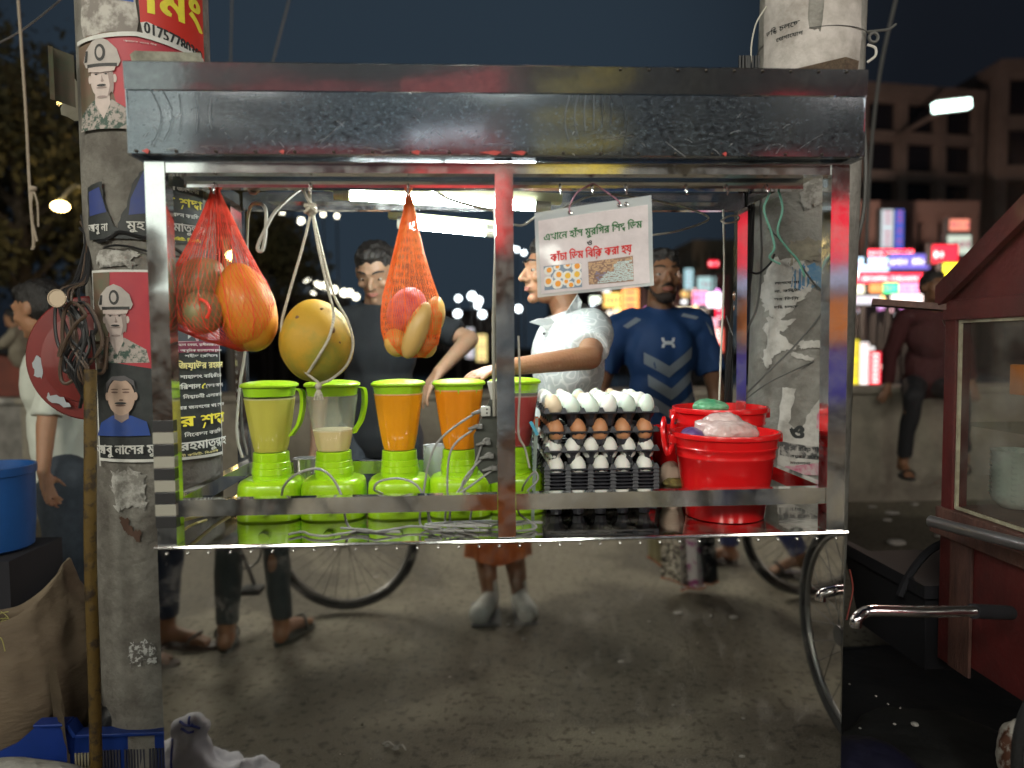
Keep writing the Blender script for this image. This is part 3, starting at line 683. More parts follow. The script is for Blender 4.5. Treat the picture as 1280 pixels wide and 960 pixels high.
def blender(px, Y, jm, level, label, handle=0, ang=0, lid_dz=0):
    p = P(px, 600, Y); c = V((p.x, Y, ZT)); t = thing('blender', label, 'blender', c, 'lime green blenders on the tray')
    m = MB(); m.loft([sq_ring(c, a, b, z) for a, b, z in ((.078, .076, .0), (.0815, .0795, .004), (.0812, .079, .03), (.0795, .077, .072), (.0775, .075, .088), (.073, .071, .096), (.063, .061, .101), (.052, .051, .1025))])
    m.build('motor_base', lime, t)
    for s in (-1, 1):
        MB().cone(c + V((s * .05, -.05, -.001)), c + V((s * .05, -.05, .004)), .012, .012, 12).build('foot', mat('rubber', (.03, .03, .03), .7), t)
    MB().cone(c + V((0, -.0775, .033)), c + V((0, -.094, .033)), .0155, .0125, 20).build('speed_knob', lime, t)
    m = MB(); m.loft([sq_ring(c, .048, .048, .1015, e=2), sq_ring(c, .0475, .0475, .112, e=2), sq_ring(c, .050, .05, .113, e=2), sq_ring(c, .0485, .0485, .127, e=2), sq_ring(c, .0465, .0465, .1285, e=2),
                      sq_ring(c, .0475, .0475, .13, e=2, notch=0), sq_ring(c, .0465, .0465, .1425, e=2), sq_ring(c, .0445, .0445, .144, e=2), sq_ring(c, .0445, .0445, .145, e=2, notch=0), sq_ring(c, .0455, .0455, .146, e=2, notch=.03), sq_ring(c, .0445, .0445, .166, e=2, notch=.03), sq_ring(c, .042, .042, .168, e=2)])
    m.build('collar', lime, t)
    h = lambda q: .0405 + (.0665 - .0405) * q ** .8
    zz = [.1685 + .166 * q for q in (0, .1, .25, .4, .55, .7, .85, 1)]
    rg = [sq_ring(c, h((z - .1685) / .166), h((z - .1685) / .166), z, 48, 2.6, notch=.05) for z in zz]
    m = MB(); m.loft([sq_ring(c, .038, .038, .1683, 48, 2.4)] + rg, caps=False); m.build('jar', jarm, t)
    zl = .170 + .166 * level
    js = [z for z in zz if z < zl - .004] + [zl - .002, zl]
    m = MB(); m.loft([sq_ring(c, h((max(z, .1685) - .1685) / .166) - .0022, h((max(z, .1685) - .1685) / .166) - .0022, max(z, .1702), 48, 2.6, notch=.05) for z in js]); m.build('juice', jm, t)
    m = MB(); m.loft([sq_ring(c, h((z - .1685) / .166) - .0021, h((z - .1685) / .166) - .0021, z, 48, 2.6, notch=.05) for z in (zl + .0002, zl + .0035)]); m.build('froth', mat('froth_' + jm.name, tuple(min(1, q * .75 + .22) for q in jm.node_tree.nodes['Principled BSDF'].inputs['Base Color'].default_value[:3]), .6), t)
    z0 = .3347 + lid_dz
    m = MB(); m.loft([sq_ring(c, a, a, z0 + z, 48, 2.8) for a, z in ((.062, -.002), (.0675, -.0005), (.0690, .001), (.0690, .0055), (.064, .0095), (.050, .0125), (.030, .0145), (.010, .015))]); m.build('lid', limet, t)
    # lid skirt visible inside the jar
    m = MB(); m.loft([sq_ring(c, a, a, z, 48, 2.6, notch=.03) for a, z in ((.0600, .311), (.0638, .3335))], caps=False); m.build('lid_skirt', lime, t)
    if handle:
        q = lambda r, z: c + V((r * cos(ang), r * sin(ang), z))
        ms = MB(); pr = [(.066, .328), (.085, .325), (.090, .305), (.088, .275), (.078, .240), (.064, .220), (.056, .208)]; sd = V((-sin(ang), cos(ang), 0)) * .009
        rs = []
        for i, (r, z) in enumerate(smoothpts([V((a, b, 0)) for a, b in pr], 4) and [(v.x, v.y) for v in smoothpts([V((a, b, 0)) for a, b in pr], 4)]):
            rs.append([q(r - .0045, z) - sd, q(r + .0045, z + .001) - sd, q(r + .0045, z + .001) + sd, q(r - .0045, z) + sd])
        ms.loft(rs).build('handle', lime, t)
    return t
def frost(t, px, Y, lo, hi):
    p = P(px, 600, Y); c = V((p.x, Y, ZT)); b = MB(); b.loft([sq_ring(c, .0405 + .026 * q ** .8 - .0012, .0405 + .026 * q ** .8 - .0012, .1685 + .166 * q, 48, 2.6, notch=.05) for q in [lo + (hi - lo) * k_ / 6 for k_ in range(7)]], caps=False)
    b.build('juice_residue', mat('juice_residue', (.62, .70, .60), .6, alpha=.20, col2=(.75, .78, .66), ns=30), t)
BL = [blender(340, 1.865, J[0], .80, 'leftmost lime blender full of yellow green guava juice', 1, radians(-12)),
      blender(418, 1.865, J[1], .30, 'lime blender with a little pale pink juice, under the hanging papaya', 1, radians(35)),
      blender(500, 1.865, J[2], .85, 'lime blender full of mango orange juice below the orange net bag', 1, radians(100)),
      blender(575, 1.865, J[3], .90, 'lime blender of orange juice with a hand on its lid', 1, radians(75)),
      blender(644, 1.90, J[4], .78, 'lime blender of dark red juice half behind the middle post', 1, radians(120))]
frost(BL[1], 418, 1.865, .33, .86)
frost(BL[4], 644, 1.90, .80, .9)
# steel bench clutter behind: drinking cups
cupm = mat('frosted_cup', (.75, .80, .82), .3, alpha=.55)
p = P(545, 600, 2.0); t = thing('cup_stack', 'stack of frosted plastic cups between the orange juice blenders', 'cups', (p.x, p.y, ZT))
for i in range(7):
    MB().lathe([(.026, .0 + i * .011), (.034, .088 + i * .011), (.035, .09 + i * .011), (.033, .088 + i * .011)], (p.x, p.y, ZT + .003), 20, caps=False).build('cup', cupm, t)
p = P(525, 600, 2.03); t = thing('glass_jar', 'small clear glass half hidden behind the mango juice blender', 'glass', (p.x, p.y, ZT))
MB().lathe([(.028, .0), (.03, .002), (.034, .11), (.0325, .11), (.028, .006)], (p.x, p.y, ZT + .001), 24).build('glass', jarm, t)
p = P(382, 600, 2.04); t = thing('steel_tumbler', 'pale steel tumbler between the two leftmost blenders', 'tumbler', (p.x, p.y, ZT))
MB().lathe([(.026, .0), (.033, .12), (.034, .122), (.031, .12)], (p.x, p.y, ZT + .001), 24).build('cup', mat('pale_steel', (.6, .6, .55), .25, .8), t)

# ================================================================ CABLES
def cable(pts, r, label, m=grey_cable, name='cable', cat='cable', group=None, k=8):
    return tag(MB().tube(pts, r, 6, k).build(name, m), label, cat, group)
y0 = 1.66
zt = ZT + .006
socket_p = P(628, 522, 1.70)
for (pl, base, mid, lab) in (((598, 514), (528, 640), (545, 556), 'grey cable from the top plug down to the mango blender'),
                        ((590, 538), (559, 640), (563, 565), 'grey cable from the second plug looping to the tray'),
                        ((604, 552), (566, 640), (590, 590), 'grey cable from the third plug hanging straight to the tray'),
                        ((606, 570), (590, 642), (578, 604), 'thin grey cable from the fourth plug to the tray'),
                        ((612, 590), (540, 645), (575, 616), 'grey cable from the lowest plug running left over the tray')):
    cable([P(pl[0] + 8, pl[1] - 3, 1.70), P(pl[0], pl[1], 1.695), P(mid[0], mid[1], 1.70), P(base[0], base[1] - 14, 1.71), V((P(base[0], base[1], 1.69).x, 1.69, zt)), V((P(base[0] + 40, 660, 1.64).x, 1.65, zt))], .0028, lab)
cable([P(352, 620, 1.77), P(356, 606, 1.72), P(372, 592, 1.70), P(396, 586, 1.70), P(414, 596, 1.70), P(428, 622, 1.70), V((P(440, 640, 1.70).x, 1.69, zt)), V((P(500, 650, 1.66).x, 1.655, zt))], .003, 'grey cable arching over the base of the second blender')
cable([P(478, 617, 1.76), P(468, 612, 1.71), P(474, 602, 1.70), P(498, 598, 1.70), P(520, 606, 1.70), P(532, 626, 1.70), V((P(545, 645, 1.69).x, 1.69, zt)), V((P(610, 655, 1.65).x, 1.65, zt))], .003, 'grey cable arching in front of the third blender')
cable([P(652, 618, 1.78), P(655, 606, 1.72), P(668, 590, 1.70), P(672, 600, 1.70), P(658, 616, 1.70), P(648, 640, 1.68), V((P(670, 650, 1.68).x, 1.67, zt)), V((P(640, 660, 1.64).x, 1.635, zt))], .0026, 'grey cable loop right of the middle post')
for i, (x0, x1, lab) in enumerate(((352, 460, 'cable lying on the tray before the left blenders'), (430, 560, 'cable lying on the tray before the third blender'), (520, 668, 'cable coil lying on the tray by the middle post'), (560, 660, 'second cable coil lying by the middle post'))):
    a = P(x0, 650, 1.65); b = P(x1, 650, 1.65); pts = []
    rnd = random.Random(i)
    for q in range(9):
        f = q / 8; pts.append(V((a.x + (b.x - a.x) * f + rnd.uniform(-.02, .02), 1.655 + .022 * sin(f * 9 + i * 2) + .012 * i % .03, zt + .004 * i)))
    if i > 1: pts += [V((b.x + .01, 1.68, zt + .008)), V(((a.x + b.x) / 2, 1.70, zt + .01)), V((a.x + .02, 1.67, zt + .012)), V(((a.x + b.x) / 2, 1.64, zt + .012))]
    cable(pts, .0028, lab)
# socket block with plugs behind the middle post
t = thing('socket_board', 'white socket board with plugs tied behind the middle post', 'power strip', P(632, 590, 1.70))
a = P(609, 478, 1.70); b = P(638, 476, 1.71); c = P(642, 560, 1.71); d = P(634, 560, 1.70); e = P(622, 535, 1.70)
sock_w = mat('socket_white', (.55, .56, .52), .4)
MB().slab([a, b, c, d, e], (0, .04, 0)).build('case', sock_w, t, smooth=False)
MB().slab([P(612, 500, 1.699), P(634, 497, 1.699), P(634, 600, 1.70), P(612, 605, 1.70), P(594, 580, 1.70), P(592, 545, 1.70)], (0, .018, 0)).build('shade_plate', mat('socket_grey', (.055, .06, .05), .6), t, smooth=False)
for (x, y, g) in ((607, 514, 0), (600, 533, 1), (610, 553, 1), (614, 570, 1), (618, 585, 1)):
    q = P(x, y, 1.69); m = MB(); s = .0115 if g == 0 else .006
    m.box(q + V((-s, -.006, -s)), q + V((s, .012, s)), .003); o = m.build('plug', sock_w if g == 0 else mat('plug_grey', (.2, .2, .19), .5), t)
    if g == 0:
        for dz in (-.004, .005): MB().ell(q + V((.003, -.0062, dz)), (.0022, .001, .0022), seg=8, rings=5).build('pin_hole', mat('rubber', (.03, .03, .03)), o)
    MB().cone(q + V((-s, 0, 0)), q + V((-s - .022, 0, -.006)), .006, .0028, 10).build('strain_relief', mat('plug_grey', (.2, .2, .19), .5), o)
# white cords in the upper part
wcord = mat('white_cord', (.55, .53, .46), .6); wcordg = mat('dirty_cord', (.35, .34, .29), .6)
cable([P(618, 520, 1.69), P(617, 400, 1.67), P(620, 300, 1.67), P(617, 250, 1.68), P(614, 262, 1.75), P(560, 248, 1.8), P(520, 226, 1.9), P(470, 222, 1.95), P(395, 228, 1.8), P(350, 258, 1.72), P(330, 290, 1.70), P(322, 310, 1.70), P(328, 313, 1.70), P(332, 290, 1.70), P(332, 262, 1.72), P(322, 254, 1.75), P(312, 262, 1.8), P(309, 300, 2.08), P(308, 420, 2.10), P(300, 480, 2.1), P(296, 540, 2.08), P(303, 572, 2.08)], .0042, 'long grey white mains cord looping from the rear left post to the socket board', wcordg, k=6)
cable([P(622, 560, 1.665), P(623, 480, 1.664), P(624, 380, 1.664), P(626, 300, 1.664), P(621, 262, 1.67)], .0022, 'thin white cord running down the left side of the middle post', wcord)
cable([P(648, 420, 1.675), P(650, 480, 1.675), P(648, 540, 1.69), P(656, 560, 1.70), P(662, 585, 1.70)], .0026, 'thin white cord hanging at the right side of the middle post', wcord)
cable([P(642, 281, 1.66), P(655, 281, 1.68), P(672, 270, 1.69), P(700, 262, 1.72), P(740, 245, 1.78), P(790, 246, 1.85), P(850, 258, 1.9), P(886, 273, 1.9), P(850, 288, 1.86), P(815, 294, 1.80)], .0028, 'pale cord stretched behind the white sign to the right', wcordg)
cable([P(306, 226, 1.75), P(312, 240, 1.75), P(322, 240, 1.74), P(330, 222, 1.72)], .0032, 'short pale cord loop under the top rail near the left bag', wcord)
cable([P(960, 222, 1.68), P(962, 240, 1.68), P(955, 262, 1.68), P(964, 290, 1.68), P(968, 310, 1.68), P(962, 322, 1.69), P(975, 330, 1.69)], .0026, 'faded green string hanging from the rightmost hook', mat('green_string', (.10, .26, .20), .7), 'string', 'string')
cable([P(960, 222, 1.68), P(972, 236, 1.68), P(978, 262, 1.68), P(972, 290, 1.68), P(984, 310, 1.69), P(998, 326, 1.69), P(1006, 346, 1.69)], .0026, 'second faded green string crossing the first by the right pole', mat('green_string', (.10, .26, .20), .7), 'string', 'string')
cable([P(904, 262, 2.08), P(905, 340, 2.08), P(902, 420, 2.08), P(899, 500, 2.08)], .003, 'cream cord running down the rear right post', wcord)
cable([P(901, 276, 2.06), P(912, 270, 2.07), P(923, 271, 2.08), P(921, 276, 2.06), P(908, 279, 2.05), P(901, 276, 2.06)], .003, 'cream cord tied round the rear right post', wcord)
cable([P(430, 228, 1.95), P(464, 252, 2.0), P(492, 232, 1.98), P(505, 238, 1.97)], .0015, 'thin wire zigzag under the tube light', mat('wire', (.25, .25, .22), .4, .5), 'wire', 'wire')
cable([P(222, 652, 1.66), P(245, 646, 1.75), P(268, 640, 1.85), P(286, 628, 1.95)], .004, 'dry straw stalk lying on the tray at the left', mat('straw', (.6, .5, .25), .8), 'straw', 'straw')
cable([P(228, 664, 1.64), P(240, 656, 1.70), P(258, 650, 1.78)], .003, 'thin pale straw stalk near the tray corner', mat('straw', (.6, .5, .25), .8), 'straw', 'straw')

# ================================================================ HANGING FRUIT
red_net = mat('red_net', (.80, .055, .03), .45, sss=.1); orange_net = mat('orange_net', (.92, .16, .02), .45, sss=.1)
def fruit(px, py, Y, rad, m, label, cat, name='papaya', rot=0., tip=.0, seed=0, tiltx=0.):
    p = P(px, py, Y); b = MB().ell((0, 0, 0), rad, seg=36, rings=24); Rm = Matrix.Rotation(rot, 3, 'Y') @ Matrix.Rotation(tiltx, 3, 'X')
    for v in b.b.verts:
        q = v.co.z / rad[2]; k = 1 - tip * q * (1 if q > 0 else .55) * abs(q) ** .5
        a = atan2(v.co.y, v.co.x); k *= 1 + .025 * cos(5 * a + seed) + .02 * noise.noise(v.co * 30 + V((seed, 0, 0)))
        v.co = p + Rm @ V((v.co.x * k, v.co.y * k, v.co.z))
    return tag(b.build(name, m), label, cat, 'fruit hanging from the stall rail')
pap_green = mat('papaya_green', (.20, .19, .09), .5, col2=(.30, .22, .10), ns=14, coat=.08, bump=.08, bs=60)
pap_orange = mat('papaya_orange', (.72, .23, .015), .5, col2=(.55, .27, .025), ns=9, nd=7, coat=.08, bump=.1, bs=50)
pap_yellow = mat('papaya_yellow', (.46, .27, .02), .6, col2=(.24, .23, .03), ns=7, nd=8, coat=.0, bump=.2, bs=35, contrast=(.44, .6))
spot = mat('rot_spot', (.16, .08, .03), .6)
Yb = 1.72
fruit(246, 356, Yb + .01, (.056, .056, .075), pap_green, 'grey green papaya upper left in the red net bag', 'papaya', rot=radians(48), tip=.15, seed=1)
fruit(254, 390, Yb - .045, (.048, .050, .050), pap_green, 'round grey green papaya end lowest in the red net bag', 'papaya', tip=.05, seed=2)
fruit(308, 384, Yb - .01, (.066, .066, .105), pap_orange, 'large orange papaya on the right side of the red net bag', 'papaya', rot=radians(-14), tip=.12, seed=3)
fruit(226, 376, Yb + .08, (.045, .05, .075), mat('papaya_brown', (.32, .13, .04), .45, col2=(.42, .2, .05), ns=9), 'dark orange papaya behind the left post in the red net bag', 'papaya', rot=radians(-35), seed=4)
def net(name, label, lev, Y, m, nst, r, depth=1., top_knot=True, group=None, dense=0):
    """lev: (y_px, left_px, right_px); two families of helical strands"""
    rows = []
    for (y, xl, xr) in lev:
        a = P(xl, y, Y); b = P(xr, y, Y); rows.append(((a.x + b.x) / 2, max(.002, (b.x - a.x) / 2), a.z))
    def at(q):
        f = q * (len(rows) - 1); i = min(len(rows) - 2, int(f)); f -= i; A, B = rows[i], rows[i + 1]
        f2 = f * f * (3 - 2 * f) * .4 + f * .6
        return [A[k] + (B[k] - A[k]) * f2 for k in range(3)]
    b = MB(); N = 46
    for fam in (1, -1):
        for s in range(nst):
            pts = []
            for i in range(N + 1):
                q = i / N; cx, hw, z = at(q); a = 2 * pi * s / nst + fam * q * 1.15
                wob = 1 + .05 * sin(a * 5 + 7 * q) * q
                dy = min(hw * .82, .085) * depth
                pts.append(V((cx + hw * wob * cos(a), Y + dy * wob * sin(a), z)))
            b.tube(pts, r * (.8 + .35 * (s % 3 == 0)), 3, 1, caps=False)
    for s in range(dense):   # gathered folds, straight down the sides
        a = 2 * pi * s / dense + .2; pts = []
        for i in range(25):
            q = i / 24 * .8; cx, hw, z = at(q); dy = min(hw * .82, .085) * depth
            pts.append(V((cx + hw * .98 * cos(a), Y + dy * .98 * sin(a), z)))
        b.tube(pts, r * 1.9, 4, 1, caps=False)
    o = b.build(name, m, fix=False, smooth=False); return tag(o, label, 'net bag', group)
net('net_bag', 'red net bag of papayas hanging at the left end of the stall', [(228, 266, 271), (245, 262, 277), (275, 250, 292), (305, 237, 306), (335, 222, 322), (358, 212, 336), (380, 208, 344), (398, 212, 347), (412, 224, 344), (424, 250, 336), (434, 284, 322), (439, 298, 312)], Yb - .01, red_net, 66, .00055, dense=13)
MB_knot = MB().tube([P(250, 374, Yb - .10), P(258, 378, Yb - .105), P(262, 388, Yb - .107), P(258, 398, Yb - .105)], .0035, 6, 6)
tag(MB_knot.build('net_tail', red_net), 'twisted red tail of the net bag hanging over the round papaya', 'net tail')
p0 = P(268, 222, Yb - .03)
# orange net bag
Yc = 1.74
pink = mat('dragonfruit', (.55, .06, .10), .5, col2=(.75, .25, .25), ns=22, bump=.4, bs=60)
pap_slice = mat('papaya_cut', (.78, .42, .10), .4, col2=(.62, .42, .12), ns=10, coat=.3)
fruit(508, 388, Yc, (.045, .045, .058), pink, 'pink dragon fruit on top in the orange net bag', 'dragon fruit', name='dragon_fruit', rot=.5, seed=5)
fruit(521, 413, Yc - .05, (.027, .027, .070), mat('papaya_tan', (.50, .33, .10), .4, col2=(.58, .36, .12), ns=9), 'long tan papaya hanging lowest in the orange net bag', 'papaya', rot=radians(22), tip=.1, seed=6)
fruit(542, 395, Yc - .01, (.027, .035, .048), pap_slice, 'small yellow orange papaya at the right of the orange net bag', 'papaya', rot=radians(12), tip=.1, seed=7)
fruit(496, 428, Yc - .01, (.034, .035, .030), pap_slice, 'round papaya end at the lower left of the orange net bag', 'papaya', rot=radians(80), seed=8)
fruit(532, 432, Yc + .0, (.028, .03, .03), mat('apple_tan', (.55, .25, .10), .4, col2=(.6, .35, .1)), 'small round brown fruit at the lower right of the orange net bag', 'fruit', name='round_fruit', seed=9)
net('net_bag', 'orange net bag of mixed fruit hanging left of the middle post', [(238, 508, 512), (255, 506, 517), (285, 499, 523), (315, 492, 530), (345, 485, 539), (370, 479, 548), (395, 477, 555), (415, 478, 552), (430, 482, 548), (440, 492, 541), (447, 506, 532)], Yc - .01, orange_net, 76, .00058, dense=13)
# yellow papaya in a rope sling
Yd = 1.72
pp = fruit(395, 426, Yd, (.086, .082, .098), pap_yellow, 'large yellow papaya hanging in a pale rope sling', 'papaya', rot=radians(-6), tip=.13, seed=11)
for x, y, r in ((372, 398, .007), (402, 386, .004), (416, 412, .008), (425, 428, .003)):
    q = P(x, y, Yd); d = (q - P(395, 425, Yd)); yy = Yd - .082 * sqrt(max(0, 1 - (d.x / .088) ** 2 - (d.z / .1) ** 2)) - .0005
    q = P(x, y, yy); MB().ell(q, (r, .002, r * .7), rot=Matrix.Rotation(x, 3, 'Y'), seg=10, rings=6).build('blemish', spot, pp)
rope = mat('rope', (.50, .47, .38), .8, bump=.6, bs=160)
t = thing('rope_sling', 'pale rope sling with a large knot, carrying the yellow papaya', 'rope', P(388, 225, Yd - .02))
k = P(389, 262, Yd - .02)
MB().tube([P(388, 226, Yd - .03), P(387, 240, Yd - .025), P(388, 256, Yd - .02)], .0045, 6).build('rope_strand', rope, t)
MB().tube([P(380, 238, Yd - .03), P(383, 246, Yd - .035), P(388, 254, Yd - .03)], .0035, 6).build('rope_strand', rope, t)
MB().ell(k, (.0135, .012, .017), seg=14, rings=10).tube([k + V((-.012, -.008, .008)), k + V((.003, -.015, .003)), k + V((.013, -.006, -.008))], .005, 6).tube([k + V((.012, -.008, .01)), k + V((-.002, -.015, -.002)), k + V((-.012, -.008, -.008))], .0045, 6).build('knot', rope, t)
def fr(x, y, o=.0):  # point on the papaya front
    q = P(x, y, Yd); d = q - P(395, 425, Yd); s = max(0, 1 - (d.x / .088) ** 2 - (d.z / .102) ** 2); return P(x, y, Yd - .085 * sqrt(s) - .003)
MB().tube([k + V((-.002, 0, -.012)), P(378, 310, Yd - .03), P(362, 365, Yd - .035), P(352, 405, Yd - .03), fr(356, 430), fr(370, 452), fr(385, 468), P(398, 478, Yd - .05)], .0032, 6, 8).build('rope_strand', rope, t)
MB().tube([k + V((.003, 0, -.012)), P(398, 310, Yd - .05), P(410, 362, Yd - .07), fr(417, 392), fr(412, 420), fr(398, 446), fr(385, 466)], .0032, 6, 8).build('rope_strand', rope, t)
MB().tube([k + V((.004, .004, -.012)), P(404, 320, Yd + .0), P(418, 370, Yd - .02), P(434, 400, Yd - .02), P(441, 428, Yd - .01), P(434, 455, Yd - .02), P(414, 474, Yd - .03), P(398, 480, Yd - .05)], .0032, 6, 8).build('rope_strand', rope, t)
q = P(398, 480, Yd - .05)
b = MB().ell(q + V((0, 0, -.005)), (.008, .008, .009), seg=12, rings=8)
for i in range(9): b.tube([q + V((0, 0, -.01)), q + V((.006 * cos(i * 2.3), .006 * sin(i * 2.3), -.022)), q + V((.010 * cos(i * 2.3), .008 * sin(i * 2.3), -.036))], .0022, 5)
b.build('tassel', rope, t)

# ================================================================ EGGS
black = mat('tray_black', (.022, .023, .030), .42, coat=.2)
EX0, EX1 = P(682, 600, 1.79).x, P(822, 600, 1.79).x; EY0 = 1.79; ES = EX1 - EX0
def tray(z, nx, ny, label, group):
    t = thing('egg_tray', label, 'egg tray', ((EX0 + EX1) / 2, EY0 + ES / 2, z), group)
    m = MB(); px = ES / nx; py = ES / ny
    for i in range(nx + 1):
        x = EX0 + i * px; m.box((x - .0035, EY0, z - .002), (x + .0035, EY0 + ES, z + .002))
    for j in range(ny + 1):
        y = EY0 + j * py; m.box((EX0, y - .0033, z - .0018), (EX1, y + .0033, z + .0022))
    for i in range(nx + 1):
        for j in range(ny + 1):
            x = min(max(EX0 + i * px, EX0 + .004), EX1 - .004); y = min(max(EY0 + j * py, EY0 + .004), EY0 + ES - .004)
            m.loft([[(x + a * .0085, y + b * .0085, z) for a, b in ((-1, -1), (1, -1), (1, 1), (-1, 1))], [(x + a * .003, y + b * .003, z + .013) for a, b in ((-1, -1), (1, -1), (1, 1), (-1, 1))]])
    o = m.build('rim_grid', black, t, smooth=False)
    m = MB()
    for i in range(nx):
        for j in range(ny):
            cx = EX0 + (i + .5) * px; cy = EY0 + (j + .5) * py; rs = []
            for s, dz in ((.52, -.001), (.30, -.018), (.24, -.034), (.22, -.035)):
                rs.append([(cx + a * px * s * k, cy + b * py * s * k, z + dz) for a, b, k in ((-1, -.35, .9), (-.35, -1, .9), (.35, -1, .9), (1, -.35, .9), (1, .35, .9), (.35, 1, .9), (-.35, 1, .9), (-1, .35, .9))])
            if nx == 6 and j == 0: pass
            m.loft(rs, caps=True)
    m.build('cup_grid', black, t, smooth=False)
    return t
ew = mat('egg_white', (.72, .74, .68), .45, col2=(.80, .79, .74), ns=2, sss=.1); eg = mat('egg_bluish', (.58, .70, .62), .45, col2=(.66, .75, .66), ns=2, sss=.1)
eb = mat('egg_brown', (.50, .22, .10), .45, col2=(.56, .27, .13), ns=8, sss=.1); et = mat('egg_tan', (.70, .55, .36), .45, col2=(.76, .62, .45), ns=2)
def egg_mesh():
    b = MB().ell((0, 0, 0), (.0215, .0215, .029), seg=20, rings=14)
    for v in b.b.verts:
        k = 1 - .16 * v.co.z / .029; v.co.x *= k; v.co.y *= k
    return b
EGM = {}
def egg(x, y, z, m, label, group, tilt=(0, 0)):
    if m.name not in EGM:
        o = egg_mesh().build('egg', m, org=(0, 0, 0)); EGM[m.name] = o.data; o.location = (x, y, z)
    else:
        o = bpy.data.objects.new('egg', EGM[m.name]); COL.objects.link(o); o.location = (x, y, z)
    o.rotation_euler = (tilt[0], tilt[1], 0); ORG[o.name] = o.location.copy(); return tag(o, label, 'egg', group)
ZE = [.925, .971, 1.0195, 1.068]
LAYER = [('fourth', 5, 6, [ew]), ('third', 6, 5, [ew]), ('second', 5, 6, [eb]), ('top', 6, 5, None)]
LBL = {0: ('white egg in the lowest filled tray of the stack', 'white eggs in the lowest filled tray'), 1: ('white egg in the tray just under the brown eggs', 'white eggs under the brown eggs'),
       2: ('brown egg in the tray under the top layer', 'brown eggs under the top layer')}
rnd = random.Random(4)
for i in range(9):
    z = ZT + .037 + i * .0092 - .0
    tray(z, 5, 6, 'empty black egg tray, ' + ORD[i] + ' from the bottom of the pile under the eggs', 'empty egg trays nested in a pile') 
tray(ZE[0], 5, 6, 'black egg tray holding the lowest layer of white eggs', 'filled egg trays'); tray(ZE[1], 6, 5, 'black egg tray holding the white eggs under the brown ones', 'filled egg trays')
tray(ZE[2], 5, 6, 'black egg tray holding the brown eggs', 'filled egg trays'); tray(ZE[3], 6, 5, 'topmost black egg tray with white and bluish eggs', 'filled egg trays')
for L, (nm, nx, ny, ms) in enumerate(LAYER):
    for j in range(ny):
        for i in range(nx):
            if L < 3 and j > 0 and i > 0: continue
            x = EX0 + (i + .5) * ES / nx; y = EY0 + (j + .5) * ES / ny
            if L < 3:
                # in the lower trays the eggs stand out in front between the cups above
                lb = LBL[L][0] + (', ' + ORD[i] + ' from left in front row' if j == 0 else ', ' + ORD[j] + ' from front on left side')
                egg(x + rnd.uniform(-.001, .001), y, ZE[L] + .0045, ms[0], lb, LBL[L][1], tilt=(rnd.uniform(-.1, .1), rnd.uniform(-.1, .1)))
            else:
                c = rnd.random(); m = et if (i, j) in ((0, 0), (2, 3), (4, 4)) else (eg if (i, j) in ((1, 0), (3, 1), (2, 0), (5, 0)) or c < .25 else ew)
                lab = {'egg_tan': ('tan egg in the top tray', 'tan eggs in the top tray'), 'egg_bluish': ('pale bluish duck egg in the top tray', 'bluish eggs in the top tray'), 'egg_white': ('white egg in the top tray of the stack', 'white eggs in the top tray')}[m.name]
                egg(x + rnd.uniform(-.002, .002), y + rnd.uniform(-.002, .002), ZE[3] + .016 + rnd.uniform(-.002, .003), m, lab[0].replace(' of the stack', '') + ', ' + ORD[j] + ' row from front, ' + ORD[i] + ' from left', lab[1], tilt=(rnd.uniform(-.25, .25), rnd.uniform(-.25, .25)))
# pale plastic folder wedged left of the trays
t = thing('plastic_basket', 'translucent pale plastic comb basket against the left side of the egg trays', 'basket', P(676, 620, 1.85))
pb = mat('pale_plastic', (.42, .52, .46), .35, alpha=.8)
for i in range(16):
    z = ZT + .02 + i * .014; MB().obox((EX0 - .030, EY0 + .02, z), (EX0 - .008, EY0 + .20, z + .004), .004, .004).build('slat', pb, t, smooth=False)
MB().obox((EX0 - .032, EY0 + .015, ZT), (EX0 - .020, EY0 + .015, ZT + .25), .008, .004, up=V((0, 1, 0))).build('frame', pb, t, smooth=False)
tag(MB().obox(P(663, 527, 1.80), P(672, 544, 1.79), .008, .004, up=V((0, 1, 0))).build('lighter', mat('lighter_blue', (.05, .35, .5), .3)), 'small turquoise stick at the top of the pale basket', 'lighter')
tag(MB().ell(P(671, 528, 1.84), (.009, .009, .014), seg=12).build('tomato_packet', mat('packet_red', (.7, .12, .03), .4)), 'small orange red packet left of the eggs', 'packet')

